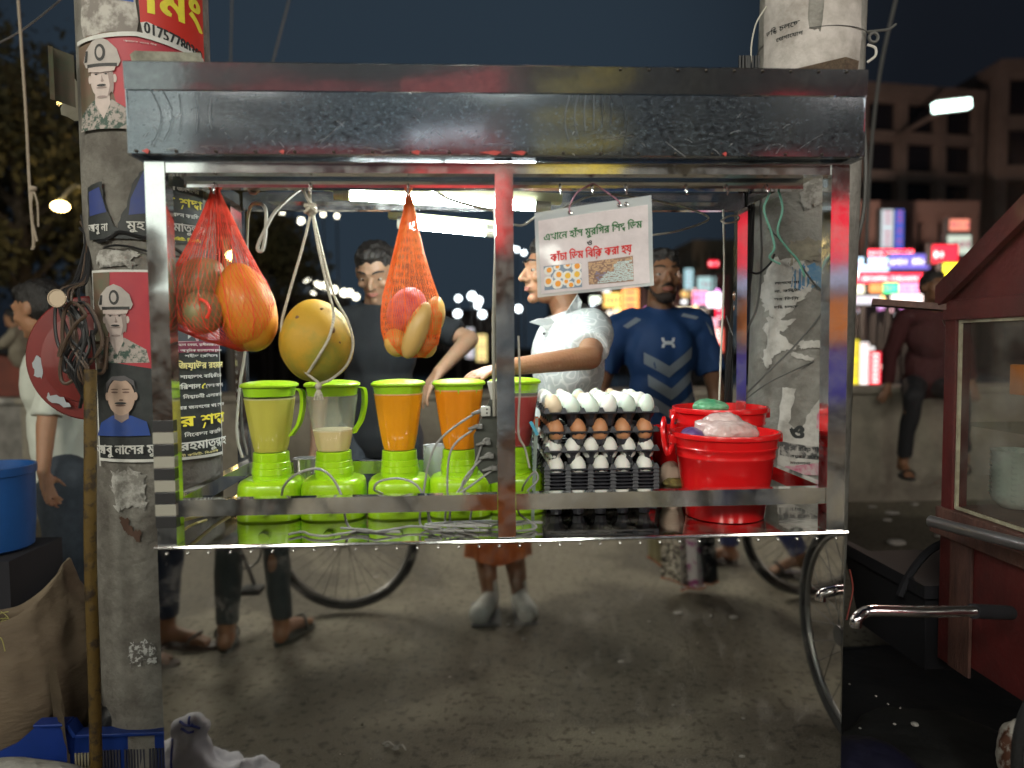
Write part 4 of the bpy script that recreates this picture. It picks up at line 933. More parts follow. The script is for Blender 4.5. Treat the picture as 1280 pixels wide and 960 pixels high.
# ================================================================ BUCKETS
redp = mat('red_plastic', (.68, .008, .010), .27, col2=(.60, .008, .010), ns=2, coat=.35)
def bucket(c, R1, R0, h, label, handle_a, out=True):
    c = V(c); t = thing('plastic_bucket', label, 'bucket', c, 'red plastic buckets'); rr = lambda q: R0 + (R1 - R0) * q
    prof = [(R0 * .93, .012), (R0, .0)]
    for q, e in ((.02, 0), (.25, 0), (.26, .0012), (.28, .0012), (.29, 0), (.70, 0), (.71, .0015), (.73, .0015), (.74, 0), (.80, 0), (.81, .0018), (.83, .0018), (.84, 0), (.93, 0)): prof.append((rr(q) + e, q * h))
    prof += [(rr(.95) + .006, .945 * h), (rr(.96) + .0065, .985 * h), (rr(1) + .0035, h), (rr(1) - .003, h), (rr(.97) - .0035, .96 * h), (rr(.5) - .003, .5 * h), (R0 * .96, .014)]
    MB().lathe(prof, c, 56).build('pail', redp, t)
    d = V((cos(handle_a), sin(handle_a), 0))
    for s in (1, -1):
        MB().box(c + d * s * (R1 + .003) + V((-.012, -.012, h * .86)), c + d * s * (R1 + .003) + V((.012, .012, h * .97)), .004).build('handle_lug', redp, t)
    sd = V((-d.y, d.x, 0)) * (-1 if handle_a < 1 else 1); pts = []
    for i in range(17):
        a = pi * i / 16; pts.append(c + d * (R1 + .012) * cos(a) + sd * (R1 * .55) * sin(a) + V((0, 0, h * .93 - .085 * sin(a))))
    return t, pts
c1 = P(906, 600, 1.775); c1.z = ZT + .002; c2 = P(899, 600, 2.035); c2.z = ZT + .002
t1, _ = bucket(c1, .130, .096, .213, 'front red plastic bucket holding a clear plastic bag', 0)
MB().tube([V((c1.x - .132, 1.775, ZT + .19)), V((c1.x - .150, 1.765, ZT + .16)), V((c1.x - .163, 1.76, ZT + .215)), V((c1.x - .150, 1.80, ZT + .246)), V((c1.x - .12, 1.90, ZT + .20))], .006, 8).build('handle', redp, t1)
t2, _ = bucket(c2, .130, .100, .252, 'rear red plastic bucket with a green bag, behind the front bucket', 0)
MB().tube([V((c2.x - .134, 2.03, ZT + .235)), V((c2.x - .150, 2.0, ZT + .19)), V((c2.x - .152, 1.97, ZT + .12)), V((c2.x - .135, 1.95, ZT + .06)), V((c2.x - .115, 1.94, ZT + .02))], .006, 8).build('handle', redp, t2)
def crumple(name, c, rad, m, label, cat, seed, amp=.25, sc=18):
    b = MB().ell((0, 0, 0), rad, seg=40, rings=28)
    for v in b.b.verts:
        n = noise.noise(v.co * sc + V((seed, 0, 0))); n2 = 1 - 2 * abs(noise.noise(v.co * sc * 2.2 + V((seed, 5, 0))))
        v.co = V(c) + v.co * (1 + amp * n + amp * .35 * n2)
    return tag(b.build(name, m), label, cat)
film = mat('clear_film', (.80, .66, .64), .2, alpha=.72, col2=(.65, .45, .42), ns=20, bump=.8, bs=60, coat=.5)
b = crumple('plastic_bag', c1 + V((.0, 0, .212)), (.075, .07, .030), film, 'crumpled clear plastic bag standing up in the front bucket', 'plastic bag', 3, .3)
crumple('plastic_bag', c1 + V((-.005, .01, .235)), (.040, .04, .026), film, 'peak of a second clear plastic bag knotted over the front bucket', 'plastic bag', 8, .35)
crumple('food_packet', c1 + V((-.085, -.0, .200)), (.030, .04, .020), mat('purple_packet', (.10, .05, .16), .35), 'small dark purple packet at the left inside the front bucket', 'packet', 5)
crumple('plastic_bag', c2 + V((-.022, .0, .250)), (.045, .05, .020), mat('green_film', (.06, .32, .15), .3, col2=(.25, .5, .3), ns=30), 'small green plastic bag on the rear bucket', 'plastic bag', 6, .35)
# red jug, beige bag and papers between eggs and buckets
t = thing('plastic_jug', 'red plastic jug standing between the eggs and the buckets', 'jug', P(838, 640, 1.98))
p = P(836, 600, 2.0); MB().lathe([(.035, 0), (.05, .10), (.052, .19), (.056, .2), (.05, .2), (.048, .1)], (p.x + .005, 2.0, ZT + .002), 30).build('pail', redp, t)
MB().tube([V((p.x + .05, 1.96, ZT + .19)), V((p.x + .07, 1.93, ZT + .16)), V((p.x + .07, 1.93, ZT + .08)), V((p.x + .05, 1.96, ZT + .05))], .007, 8).build('handle', redp, t)
p = P(838, 600, 1.88); crumple('paper_bag', (p.x, 1.88, ZT + .055), (.033, .04, .07), mat('beige_paper', (.45, .33, .25), .7, col2=(.55, .42, .33), ns=6), 'crumpled beige bag between the egg trays and the front bucket', 'bag', 2, .25)
crumple('food_scraps', P(842, 604, 1.84), (.028, .02, .012), mat('scraps', (.25, .2, .06), .8, col2=(.12, .10, .04), ns=50), 'dark green food scraps beside the front bucket', 'food scraps', 12, .4, 60)
crumple('onion', P(826, 540, 2.06), (.022, .02, .016), mat('onion', (.75, .38, .18), .4), 'orange fruit beside the red jug', 'fruit', 15, .05)

# ================================================================ WHITE SIGN
TL, TR_, BR_, BL_ = P(668, 266, 1.665), P(814, 244, 1.665), P(817, 357, 1.66), P(672, 372, 1.66)
def smap(s, t, d=0.):
    a = TL.lerp(TR_, s); b = BL_.lerp(BR_, s); p = b.lerp(a, t)
    bend = .006 * sin(s * 7) * (1 - t) + .003 * sin(t * 6 + s * 3)
    return p + V((0, -bend - d, 0))
sg = thing('paper_sign', 'white laminated sign about eggs, hanging askew on a pink string', 'sign', (TL + BR_) / 2)
def grid_sheet(fn, nx, ny, s0, s1, t0, t1, off, name, m, parent):
    b = MB(); vs = {(i, j): b.b.verts.new(fn(s0 + (s1 - s0) * i / nx, t0 + (t1 - t0) * j / ny, off)) for i in range(nx + 1) for j in range(ny + 1)}
    for i in range(nx):
        for j in range(ny): b.b.faces.new((vs[i, j], vs[i + 1, j], vs[i + 1, j + 1], vs[i, j + 1]))
    return b.build(name, m, parent)
paper = mat('sign_paper', (.68, .62, .64), .5, col2=(.60, .55, .57), ns=25, bump=.15, bs=50, coat=.5)
lam = mat('laminate', (.72, .78, .80), .2, alpha=.6, coat=.6)
grid_sheet(smap, 24, 10, .0, 1., .0, 1., 0, 'laminate', lam, sg)
grid_sheet(smap, 24, 10, .03, .965, .035, .90, .0012, 'paper', paper, sg)
grid_sheet(smap, 24, 10, .02, .97, .025, .91, -.0012, 'paper_back', mat('paper_back', (.5, .48, .46), .7), sg)
smw = lambda s, t, d=0.: smap(s, t, d)
inkg = mat('ink_green', (.035, .16, .05), .5); inkr = mat('ink_red', (.62, .03, .03), .5); inkb = mat('ink_black', (.02, .02, .02), .5)
SW = (TR_ - TL).length; SH = (TL - BL_).length
def st_(fn=smw):
    return lambda x, y, d=0.: fn(x / SW, y / SH, d)
b = MB(); lettering(b, 'এখানে হাঁস মুরগির সিদ্ধ ডিম', st_(), SW * .49, SH * .655, .0165, SW * .84, .002, bold=.0007); b.build('lettering', inkg, sg, smooth=False, fix=False)
b = MB(); lettering(b, 'ও', st_(), SW * .46, SH * .535, .012, None, .002, bold=.0007); b.build('lettering', inkb, sg, smooth=False, fix=False)
b = MB(); lettering(b, 'কাঁচা ডিম বিক্রি করা হয়', st_(), SW * .47, SH * .40, .0185, SW * .70, .002, bold=.0009); b.build('lettering', inkr, sg, smooth=False, fix=False)
S2 = lambda x, y, d=0.: smap(x, y, d)
pic = MB(); lay(pic, [(.06, .075), (.38, .065), (.38, .345), (.06, .355)], S2, .0018, .03); pic.build('photo_ground', mat('photo_blue', (.20, .27, .36), .5), sg, smooth=False)
b = MB(); bb = MB(); b3 = MB()
for (x, y, r) in ((.10, .30, .040), (.17, .33, .03), (.26, .34, .035), (.34, .31, .045), (.18, .235, .042), (.255, .21, .045), (.335, .215, .045), (.09, .17, .045), (.17, .13, .045), (.28, .10, .035), (.345, .13, .033), (.24, .145, .03)):
    cl = lambda P_: [(min(.379, max(.061, a)), min(.344, max(.076, c))) for a, c in P_]
    lay(b, cl(ellp(x, y, r, r * 1.35, 18)), S2, .0022 + x * .0006); lay(bb if x * 100 % 2 > 1 else b3, cl(ellp(x + .004, y + .004, r * .55, r * .78, 14)), S2, .0030)
b.build('egg_print', mat('print_white', (.75, .75, .72), .5), sg, smooth=False, fix=False); bb.build('yolk_print', mat('print_yolk', (.80, .48, .05), .5), sg, smooth=False, fix=False); b3.build('yolk_print', mat('print_yolk2', (.82, .33, .03), .5), sg, smooth=False, fix=False)
pic = MB(); lay(pic, [(.44, .085), (.83, .075), (.83, .36), (.44, .35)], S2, .0018, .03); pic.build('photo_ground', mat('photo_brown', (.22, .13, .10), .5, col2=(.35, .22, .15), ns=40), sg, smooth=False)
rnd = random.Random(2); bw_, bt_, bv_ = MB(), MB(), MB()
for i in range(26):
    for j in range(13):
        x = .452 + i * .0146 + rnd.uniform(-.003, .003); y = .10 + j * .0205 + rnd.uniform(-.004, .004)
        if x > .82 or y > .345: continue
        d = (x - .62) * 1.6 + (.24 - y) * 1.4
        tgt = bw_ if d > .02 and y < .31 - (.0 if x > .66 else .1) else (bt_ if y > .22 or x < .5 else bv_)
        if tgt is not bw_ and rnd.random() < .3: continue
        lay(tgt, ellp(x, y, .0075, .012, 7, rnd.uniform(0, 3)), S2, .0022 + rnd.uniform(0, .0006))
bw_.build('egg_print', mat('print_pale', (.50, .60, .60), .5), sg, smooth=False, fix=False); bt_.build('egg_print', mat('print_tan', (.55, .36, .20), .5), sg, smooth=False, fix=False)
if bv_.b.verts: bv_.build('egg_print', mat('print_violet', (.22, .20, .30), .5), sg, smooth=False, fix=False)
pstr = mat('pink_string', (.40, .18, .24), .7)
hkp = P(741, 229, 1.65)
MB().tube([hkp, P(722, 240, 1.655), P(712, 258, 1.66), smap(.30, .93, .004)], .0017, 5).build('string', pstr, sg)
MB().tube([hkp, P(758, 240, 1.655), P(774, 252, 1.66), smap(.72, .95, .004)], .0017, 5).build('string', pstr, sg)
for s in (.30, .72, .78): MB().torus(smap(s, .94, .003), .004, .0012, 'Y', 14, 5).build('eyelet', mat('chrome', (.7, .7, .7), .12, 1), sg)
# ================================================================ CONCRETE POLES AND POSTERS
def cyl_hit(x, y, C, r):
    d = ray(x, y); o = EYE; dx, dy = d.x, d.y; ox, oy = o.x - C[0], o.y - C[1]
    a = dx * dx + dy * dy; b = 2 * (ox * dx + oy * dy); c = ox * ox + oy * oy - r * r; D = max(0, b * b - 4 * a * c)
    t = (-b - sqrt(D)) / (2 * a); p = o + d * t; return atan2(p.y - C[1], p.x - C[0]), p.z
C1 = (P(199, 400, 2.06).x - .012, 2.06, 0.); R1_ = .168
C2 = (P(1001, 300, 2.32).x + .010, 2.32, .022); R2_ = .165
def pole(C, r, h, m, label, dents):
    b = MB(); seg = 56; rings = []
    for j in range(60):
        z = -.05 + (h + .05) * j / 59
        rings.append([V((C[0] + (r - .004) * cos(2 * pi * i / seg) * (1 + .012 * noise.noise(V((cos(2 * pi * i / seg) * 2, sin(2 * pi * i / seg) * 2, z * 2)))), C[1] + (r - .004) * sin(2 * pi * i / seg) * (1 + .012 * noise.noise(V((cos(2 * pi * i / seg) * 2, sin(2 * pi * i / seg) * 2, z * 2)))), z)) for i in range(seg)])
    for rg in rings:
        for v in rg: v.x += C[2] * (v.z - 1.5)
    b.loft(rings); o = b.build('concrete_pole', m); tag(o, label, 'pole'); return o
pc1 = mat('pole_concrete', (.21, .20, .175), .88, col2=(.10, .09, .078), ns=6, nd=9, bump=.8, bs=45, contrast=(.4, .62))
pc2 = mat('pole_concrete_pale', (.36, .35, .32), .88, col2=(.19, .18, .16), ns=5, nd=9, bump=.8, bs=45, contrast=(.38, .6))
pole(C1, R1_, 3.6, pc1, 'thick round concrete pole behind the left end of the stall, covered with dark posters', 1)
pole(C2, R2_, 3.6, pc2, 'thick round concrete pole behind the right end of the stall, with torn white paper', 2)
class Poster:
    """sheet wrapped round a pole; sheet coordinates are photo pixels seen from the street"""
    def __init__(s, C, r, x0, x1, y0, y1, off):
        s.C, s.r, s.off = C, r, off; xm = (x0 + x1) / 2; ym = (y0 + y1) / 2
        s.a0 = cyl_hit(x0, ym, C, r)[0]; s.a1 = cyl_hit(x1, ym, C, r)[0]; s.z1 = cyl_hit(xm, y0, C, r)[1]; s.z0 = cyl_hit(xm, y1, C, r)[1]
        if s.a1 < s.a0: s.a1 += 2 * pi
        s.w = (s.a1 - s.a0) * r; s.h = s.z1 - s.z0
    def fn(s, x, y, d=0.):   # x to the right and y up, metres from the lower left corner
        a = s.a0 + x / s.r; rr = s.r + s.off + d; return V((s.C[0] + rr * cos(a) + s.C[2] * (s.z0 + y - 1.5), s.C[1] + rr * sin(a), s.z0 + y))
    def xy(s, u, v):         # fractions, v measured down from the top
        return (u * s.w, (1 - v) * s.h)
    def poly(s, pts): return [s.xy(u, v) for u, v in pts]
def ragged(pts, amp, n, seed):
    out = []; rnd = random.Random(seed)
    for i, p in enumerate(pts):
        q = pts[(i + 1) % len(pts)]
        for k in range(n):
            f = k / n; out.append((p[0] + (q[0] - p[0]) * f + rnd.uniform(-amp, amp), p[1] + (q[1] - p[1]) * f + rnd.uniform(-amp, amp)))
    return out
def poster_thing(po, outline, m, label, parts, name='poster', cat='poster', amp=.004, n=5, seed=1):
    b = MB(); pts = po.poly(outline); lay(b, ragged(pts, amp, n, seed) if amp else pts, po.fn, 0, .012)
    o = b.build(name, m, fix=False)
    tag(o, label, cat)
    for (nm, mm, lay_, polys) in parts:
        b = MB()
        for pl in polys: lay(b, po.poly(pl), po.fn, .0006 * lay_, .012)
        b.build(nm, mm, o, fix=False)
    return o
def ink(name, c): return mat('ink_' + name, c, .55, col2=tuple(q * .78 + .02 for q in c), ns=26, nd=7, contrast=(.4, .7), bump=.12, bs=30)
K, Wt, Yl = ink('poster_black', (.018, .022, .022)), ink('poster_white', (.62, .62, .58)), ink('poster_yellow', (.75, .66, .05))
RedP = mat('poster_red', (.42, .035, .045), .5, col2=(.34, .03, .05), ns=8); Olive = mat('poster_olive', (.10, .115, .07), .6, col2=(.16, .10, .07), ns=14)
Skin_, SkinD, Cap_ = ink('portrait_light', (.55, .46, .42)), ink('portrait_shade', (.30, .23, .21)), ink('cap_grey', (.42, .38, .35))
Camo = mat('camo_print', (.05, .09, .07), .6, col2=(.38, .33, .30), ns=60, contrast=(.45, .55)); Dk = ink('portrait_dark', (.03, .03, .03))
def E_(cx, cy, rx, ry, n=18, rot=0): return ellp(cx, cy, rx, ry, n, rot)
def officer(cx, cy, s, ar):
    """plain printed bust of a man in a peaked cap; s = head half width in sheet fractions, ar = x/y ratio of the sheet"""
    X = lambda a: cx + a * s; Y = lambda b: cy + b * s * ar
    el = lambda a, b, ra, rb: E_(X(a), Y(b), ra * s, rb * s * ar)
    return [('jacket_print', Camo, 2, [[(X(-.7), Y(1.6)), (X(.7), Y(1.6)), (X(1.5), Y(2.1)), (X(2.3), Y(2.6)), (X(2.5), Y(3.7)), (X(-2.3), Y(3.7)), (X(-2.0), Y(2.5)), (X(-1.3), Y(2.0))]]),
            ('shirt_print', Skin_, 3, [[(X(-.55), Y(.9)), (X(.55), Y(.9)), (X(.6), Y(1.9)), (X(.05), Y(3.0)), (X(-.6), Y(1.8))]]),
            ('face_print', Skin_, 4, [el(0, .15, .92, 1.35), el(-.98, .1, .14, .3), el(.98, .1, .14, .3)]),
            ('face_shade', SkinD, 5, [el(-.38, -.32, .24, .09), el(.38, -.32, .24, .09), el(0, .75, .42, .07), el(.08, .25, .12, .10), el(.80, .35, .12, .8), el(0, 1.42, .4, .10), [(X(.02), Y(-.2)), (X(.2), Y(.3)), (X(.02), Y(.34))], [(X(.5), Y(-.3)), (X(.9), Y(-.3)), (X(.86), Y(.9)), (X(.45), Y(1.4)), (X(.62), Y(.6))]]),
            ('moustache_print', Dk, 6, [el(0, .58, .36, .09), el(-.38, -.22, .1, .06), el(.38, -.22, .1, .06), [(X(-.62), Y(-.45)), (X(-.18), Y(-.5)), (X(-.18), Y(-.43)), (X(-.62), Y(-.38))], [(X(.62), Y(-.45)), (X(.18), Y(-.5)), (X(.18), Y(-.43)), (X(.62), Y(-.38))]]),
            ('cap_print', Cap_, 7, [[(X(-1.25), Y(-.75)), (X(1.25), Y(-.75)), (X(1.45), Y(-1.15)), (X(1.2), Y(-2.0)), (X(.6), Y(-2.6)), (X(0), Y(-2.85)), (X(-.6), Y(-2.6)), (X(-1.2), Y(-2.0)), (X(-1.5), Y(-1.2))]]),
            ('cap_band', Dk, 8, [[(X(-1.1), Y(-.98)), (X(1.2), Y(-.98)), (X(1.2), Y(-.74)), (X(-1.1), Y(-.74))], el(0, -1.75, .42, .62), [(X(-1.4), Y(-1.15)), (X(-1.2), Y(-1.95)), (X(-1.0), Y(-1.95)), (X(-1.1), Y(-1.15))]]),
            ('peak_print', Skin_, 9, [[(X(-1.0), Y(-.72)), (X(1.1), Y(-.72)), (X(1.0), Y(-.42)), (X(0), Y(-.30)), (X(-1.0), Y(-.42))]]),
            ('badge_print', Cap_, 10, [el(0, -1.75, .24, .4)])]
# 1 red notice at the very top of the left pole
po = Poster(C1, R1_, 170, 252, -60, 86, .003)
o = poster_thing(po, [(0, 0), (1, 0), (1, 1.0), (.98, .96), (.55, .83), (.05, .66)], mat('notice_red', (.50, .03, .02), .5), 'red notice with yellow letters and a phone number at the top of the left pole', [
    ('number_strip', Wt, 1, [[(.05, .66), (.13, .645), (.98, .80), (.98, .96), (.08, .76)]])], amp=.001)
b = MB(); lettering(b, 'মিং', lambda x, y, d=0.: po.fn(x, y, d), po.w * .53, po.h * .43, .085, po.w * .86, .001, bold=.004); b.build('lettering', Yl, o, smooth=False, fix=False)
b = MB(); lettering(b, '01757780302', po.fn, po.w * .52, po.h * .262, .028, po.w * .86, .0014, slope=-.20, bold=.0012); b.build('lettering', K, o, smooth=False, fix=False)
po = Poster(C1, R1_, 101, 172, -60, 44, .0025)
poster_thing(po, [(0, 0), (.98, 0), (.98, 1), (.5, .97), (.02, 1)], mat('paste_white', (.46, .44, .40), .8, col2=(.22, .20, .18), ns=22, contrast=(.4, .55), bump=.4), 'dirty scraped paper left of the red notice on the left pole', [('blue_print', ink('blue', (.02, .08, .35)), 1, [[(.55, .5), (.94, .5), (.94, .59), (.55, .57)]])])
# 2 officer poster, torn
po = Poster(C1, R1_, 103, 250, 42, 200, .004)
parts = [('red_print', RedP, 1, [[(.22, .02), (.98, .06), (.98, .42), (.55, .70), (.38, .72), (.3, .4)]]), ('dark_print', ink('maroon', (.09, .015, .02)), 2, [[(.5, .2), (.95, .3), (.95, .5), (.5, .5)]])]
o = poster_thing(po, [(0, .09), (.1, .02), (.5, 0), (1, .08), (1, .5), (.5, .95), (.47, .86), (.40, .76), (.12, .72), (.0, .66)], Olive, 'torn red and olive poster of a man in a peaked cap above the stall corner', parts + officer(.235, .36, .105, po.w / po.h), amp=.002)
b = MB(); lettering(b, 'আমাদের ধানের শীষ', po.fn, po.w * .52, po.h * .915, .004, po.w * .22, .004); b.build('lettering', Wt, o, smooth=False, fix=False)
b = MB(); lay(b, po.poly([(.01, .055), (.5, -.0), (1, .06), (1, .1), (.5, .035), (.01, .085)]), po.fn, .0052, .012); b.build('white_edge', Wt, o, fix=False)
# curled torn flap at the left edge
a0 = po.fn(0, po.h * .9, 0); b = MB(); rows = []
for i in range(9):
    q = i / 8; rows.append([V((a0.x - .045 * sin(q * 2.6) - .008, a0.y - .01 - .05 * q, a0.z - .02 - j * .0155 + .012 * sin(q * 3) + (.01 if j == 9 else 0))) for j in range(10)])
b.loft(rows, caps=False, closed=False); bmesh.ops.solidify(b.b, geom=b.b.faces[:], thickness=.001)
tag(b.build('torn_flap', Olive), 'curled torn poster flap sticking out left of the left pole', 'torn paper')
q = P(88, 120, 1.98); b = MB(); lay(b, ragged([(-.022, -.05), (.035, -.07), (.03, .03), (.0, .055), (-.022, .02)], .004, 4, 3), plane_map(q, (.96, .2, 0), (0, 0, 1), (0, -1, 0))); bmesh.ops.solidify(b.b, geom=b.b.faces[:], thickness=.0015)
tag(b.build('torn_flap', mat('flap_grey', (.30, .30, .22), .7, col2=(.45, .40, .33), ns=12)), 'stiff grey green paper scrap poking out at the left of the left pole', 'torn paper')
# 3 black name poster, middle height
def dark_poster(x0, x1, y0, y1, off, outline, label, seed, amp=.003):
    po = Poster(C1, R1_, x0, x1, y0, y1, off); return po, poster_thing(po, outline, K, label, [], amp=amp, seed=seed)
po, o = dark_poster(112, 252, 205, 303, .004, [(0, .30), (.16, .22), (.20, .6), (.28, .84), (.36, .55), (.44, .2), (.52, 0), (1, .0), (1, 1), (0, .96)], 'black and blue poster strip with white and yellow writing behind the left front post', 5)
b = MB(); lay(b, po.poly([(.02, .35), (.14, .3), (.2, .62), (.02, .66)]), po.fn, .001, .012); lay(b, po.poly([(.40, .45), (.5, .1), (.56, .1), (.56, .62), (.38, .66)]), po.fn, .001, .012); b.build('blue_print', ink('navy', (.03, .05, .20)), o, fix=False)
T = lambda s, u, v, hh, ww, m, bold=.0006: (lambda b: (lettering(b, s, po.fn, po.w * u, po.h * (1 - v), hh, po.w * ww if ww else None, .002, bold=bold), b.build('lettering', m, o, smooth=False, fix=False)))(MB())
T('আবু না', .11, .86, .020, .20, Wt); T('মুহ', .43, .84, .022, .13, Wt)
T('এবং আমাদের', .78, .13, .010, .34, Wt); T('রের জনগণের', .80, .30, .010, .30, Wt); T('ীর শ্রদ্ধা', .79, .50, .022, .38, Yl, .0012); T('নিবেদন করছি', .79, .64, .010, .30, Wt); T('রহমাতুল্লাহ', .80, .83, .022, .40, Wt, .001); T('নী কমিটি- বিএনপি', .80, .95, .007, .3, Yl)
# 4 tall poster
po = Poster(C1, R1_, 122, 273, 338, 582, .0045)
tan_ = lambda n, c: ink(n, c)
parts = [('white_edge', Wt, 1, [[(0, 0), (1, 0), (1, .012), (0, .012)], [(0, .955), (1, .975), (1, .99), (0, .97)], [(0, 0), (.012, 0), (.012, 1), (0, 1)], [(.985, 0), (1, 0), (1, 1), (.985, 1)]]),
         ('red_print', RedP, 1, [[(.12, .012), (.985, .012), (.985, .35), (.5, .36), (.42, .5), (.12, .46)]]), ('olive_print', Olive, 2, [[(.012, .012), (.16, .012), (.12, .5), (.012, .5)]]),
         ('maroon_print', ink('maroon2', (.20, .02, .06)), 2, [[(.5, .27), (.985, .27), (.985, .42), (.5, .42)]]),
         ('sky_print', ink('pale_pink', (.5, .32, .34)), 3, [[(.52, .29), (.98, .29), (.98, .35), (.52, .37)]]), ('suit_print', ink('suit', (.05, .055, .07)), 4, [[(.55, .27), (.66, .25), (.72, .36), (.54, .36)], [(.74, .28), (.84, .28), (.82, .36), (.74, .36)]]), ('collar_print', Wt, 5, [[(.66, .25), (.70, .25), (.69, .33), (.655, .35)]]), ('tie_print', RedP, 5, [[(.70, .26), (.76, .27), (.745, .34), (.71, .34)]])]
o = poster_thing(po, [(0, 0), (1, 0), (1, .98), (.5, .985), (0, .965)], K, 'tall black and red poster of two men and lines of writing on the left pole', parts + officer(.19, .245, .085, po.w / po.h), amp=.001)
def bust(cx, cy, s, ar):
    X = lambda a: cx + a * s; Y = lambda b_: cy + b_ * s * ar; el = lambda a, b_, ra, rb: E_(X(a), Y(b_), ra * s, rb * s * ar)
    return [('jacket_print', ink('blue_jacket', (.02, .06, .26)), 11, [[(X(-.6), Y(1.4)), (X(.6), Y(1.4)), (X(1.5), Y(1.85)), (X(1.7), Y(2.8)), (X(-1.9), Y(2.8)), (X(-1.5), Y(1.9))]]), ('neck_print', SkinD, 12, [[(X(-.5), Y(.9)), (X(.5), Y(.9)), (X(.45), Y(1.6)), (X(0), Y(1.9)), (X(-.45), Y(1.6))]]),
            ('face_print', ink('portrait_brown', (.48, .34, .26)), 13, [el(0, .15, .88, 1.25), el(-.92, .1, .12, .28), el(.92, .1, .12, .28)]), ('hair_print', ink('hair_grey', (.09, .085, .09)), 14, [[(X(-.93), Y(-.1)), (X(-.95), Y(-.8)), (X(-.5), Y(-1.25)), (X(.3), Y(-1.3)), (X(.85), Y(-.95)), (X(.95), Y(-.1)), (X(.84), Y(-.6)), (X(.45), Y(-.98)), (X(.1), Y(-.92)), (X(-.5), Y(-1.0)), (X(-.84), Y(-.5))]]),
            ('face_shade', ink('portrait_brown_dark', (.16, .09, .07)), 15, [el(-.36, -.18, .22, .06), el(.36, -.18, .22, .06), el(0, .72, .34, .06), el(-.36, -.38, .26, .04), el(.36, -.38, .26, .04), el(.05, .35, .14, .07)]), ('moustache_print', Dk, 16, [el(0, .56, .38, .08)])]
for (nm, mm, l_, polys) in bust(.215, .63, .105, po.w / po.h):
    b = MB()
    for pl in polys: lay(b, po.poly(pl), po.fn, .0006 * l_, .012)
    b.build(nm, mm, o, fix=False)
_s = .0095
def T(s, u, v, hh, ww, m, bold=.0006):
    b = MB(); lettering(b, s, po.fn, po.w * u, po.h * (1 - v), hh, po.w * ww if ww else None, .0105, bold=bold); b.build('lettering', m, o, smooth=False, fix=False)
T('আবু নাসের মুহাম্মদ', .29, .93, .024, .54, Wt, .001)
T('মহান নেতা, স্বাধীনতার ঘোষক', .76, .385, .006, .40, Wt, .0003); T('ও আধুনিক বাংলাদেশের রূপকার', .76, .415, .006, .40, Wt, .0003); T('শহীদ প্রেসিডেন্ট', .76, .445, .007, .28, Wt, .0003)
T('জিয়াউর রহমান', .765, .505, .017, .41, ink('cream_yellow', (.7, .62, .25)), .001); T('শাহাদাৎ বার্ষিকীতে', .765, .555, .009, .36, Wt, .0005)
T('বরিশাল', .64, .610, .0125, .17, Wt, .0008); T('৫', .755, .615, .017, None, Yl, .0012); T('(সদর আসন)', .87, .607, .009, .20, Wt, .0004)
T('নির্বাচনী এলাকার', .77, .66, .009, .34, Wt, .0004); T('রের জনগণের পক্ষ থেকে', .765, .715, .009, .42, Wt, .0004); T('ীর শ্রদ্ধা', .75, .805, .028, .44, Yl, .0016); T('নিবেদন করছি', .76, .860, .010, .32, Wt, .0004)
T('রহমাতুল্লাহ', .78, .93, .023, .42, Wt, .0012); T('নী কমিটি- বিএনপি', .72, .962, .006, .3, ink('cream_yellow', (.7, .62, .25)), .0003)
# scraps of paste on the left pole
pw = mat('paste_grey', (.42, .41, .38), .85, col2=(.20, .19, .17), ns=30, contrast=(.42, .58), bump=.5)
stain = mat('pole_stain', (.09, .05, .035), .9)
def scrap(C, r, x0, y0, x1, y1, m, label, seed, off=.002, n=7, amp=.008, parent=None, name='paper_scrap', outline=None):
    po = Poster(C, r, x0, x1, y0, y1, off); b = MB(); base = outline or [(.05, .1), (.5, 0), (1, .15), (.85, .55), (.95, .95), (.45, .85), (.1, 1), (0, .5)]
    lay(b, ragged(po.poly(base), amp, n, seed), po.fn, 0, .012); o = b.build(name, m, fix=False); tag(o, label, 'torn paper'); return po, o
scrap(C1, R1_, 140, 585, 185, 640, pw, 'pale paste smear low on the left pole under the tall poster', 1)
scrap(C1, R1_, 150, 645, 176, 680, stain, 'brown leaf shaped stain low on the left pole', 2, amp=.004, name='stain', outline=[(0, 0), (.4, .1), (.7, .5), (1, .55), (.95, 1), (.6, .75), (.2, .5)])
scrap(C1, R1_, 162, 800, 196, 832, mat('white_splash', (.5, .5, .48), .8, col2=(.12, .11, .10), ns=90, contrast=(.48, .52)), 'white paint speckles near the foot of the left pole', 3)
scrap(C1, R1_, 122, 312, 175, 334, pw, 'narrow grey paste strip above the tall poster', 6)
# right pole, upper papers
wp = mat('white_scrap', (.62, .60, .56), .8, col2=(.36, .34, .31), ns=14, nd=8, contrast=(.42, .66), bump=.4); bluescrap = mat('blue_scrap', (.05, .20, .40), .7, col2=(.25, .35, .42), ns=18)
def ptext(po, o, s, u, v, hh, ww, m=K, bold=.0004, slope=0):
    b = MB(); lettering(b, s, po.fn, po.w * u, po.h * (1 - v), hh, po.w * ww, .001, bold=bold, slope=slope); b.build('lettering', m, o, smooth=False, fix=False)
po, o = scrap(C2, R2_, 950, -60, 1070, 100, mat('paste_big', (.55, .51, .48), .8, col2=(.34, .31, .28), ns=9, nd=8, contrast=(.4, .62), bump=.4), 'large dirty white paper round the top of the right pole', 11, amp=.004, outline=[(0, 0), (.45, 0), (.48, .6), (.58, .62), (.60, 0), (1, 0), (1, .9), (.9, 1), (.0, 1)])
ptext(po, o, 'ভর্তি চলছে', .22, .55, .016, .35); ptext(po, o, 'যোগাযোগ', .30, .63, .012, .25)
scrap(C2, R2_, 1036, 96, 1066, 130, bluescrap, 'blue grey scrap at the right edge of the right pole', 12)
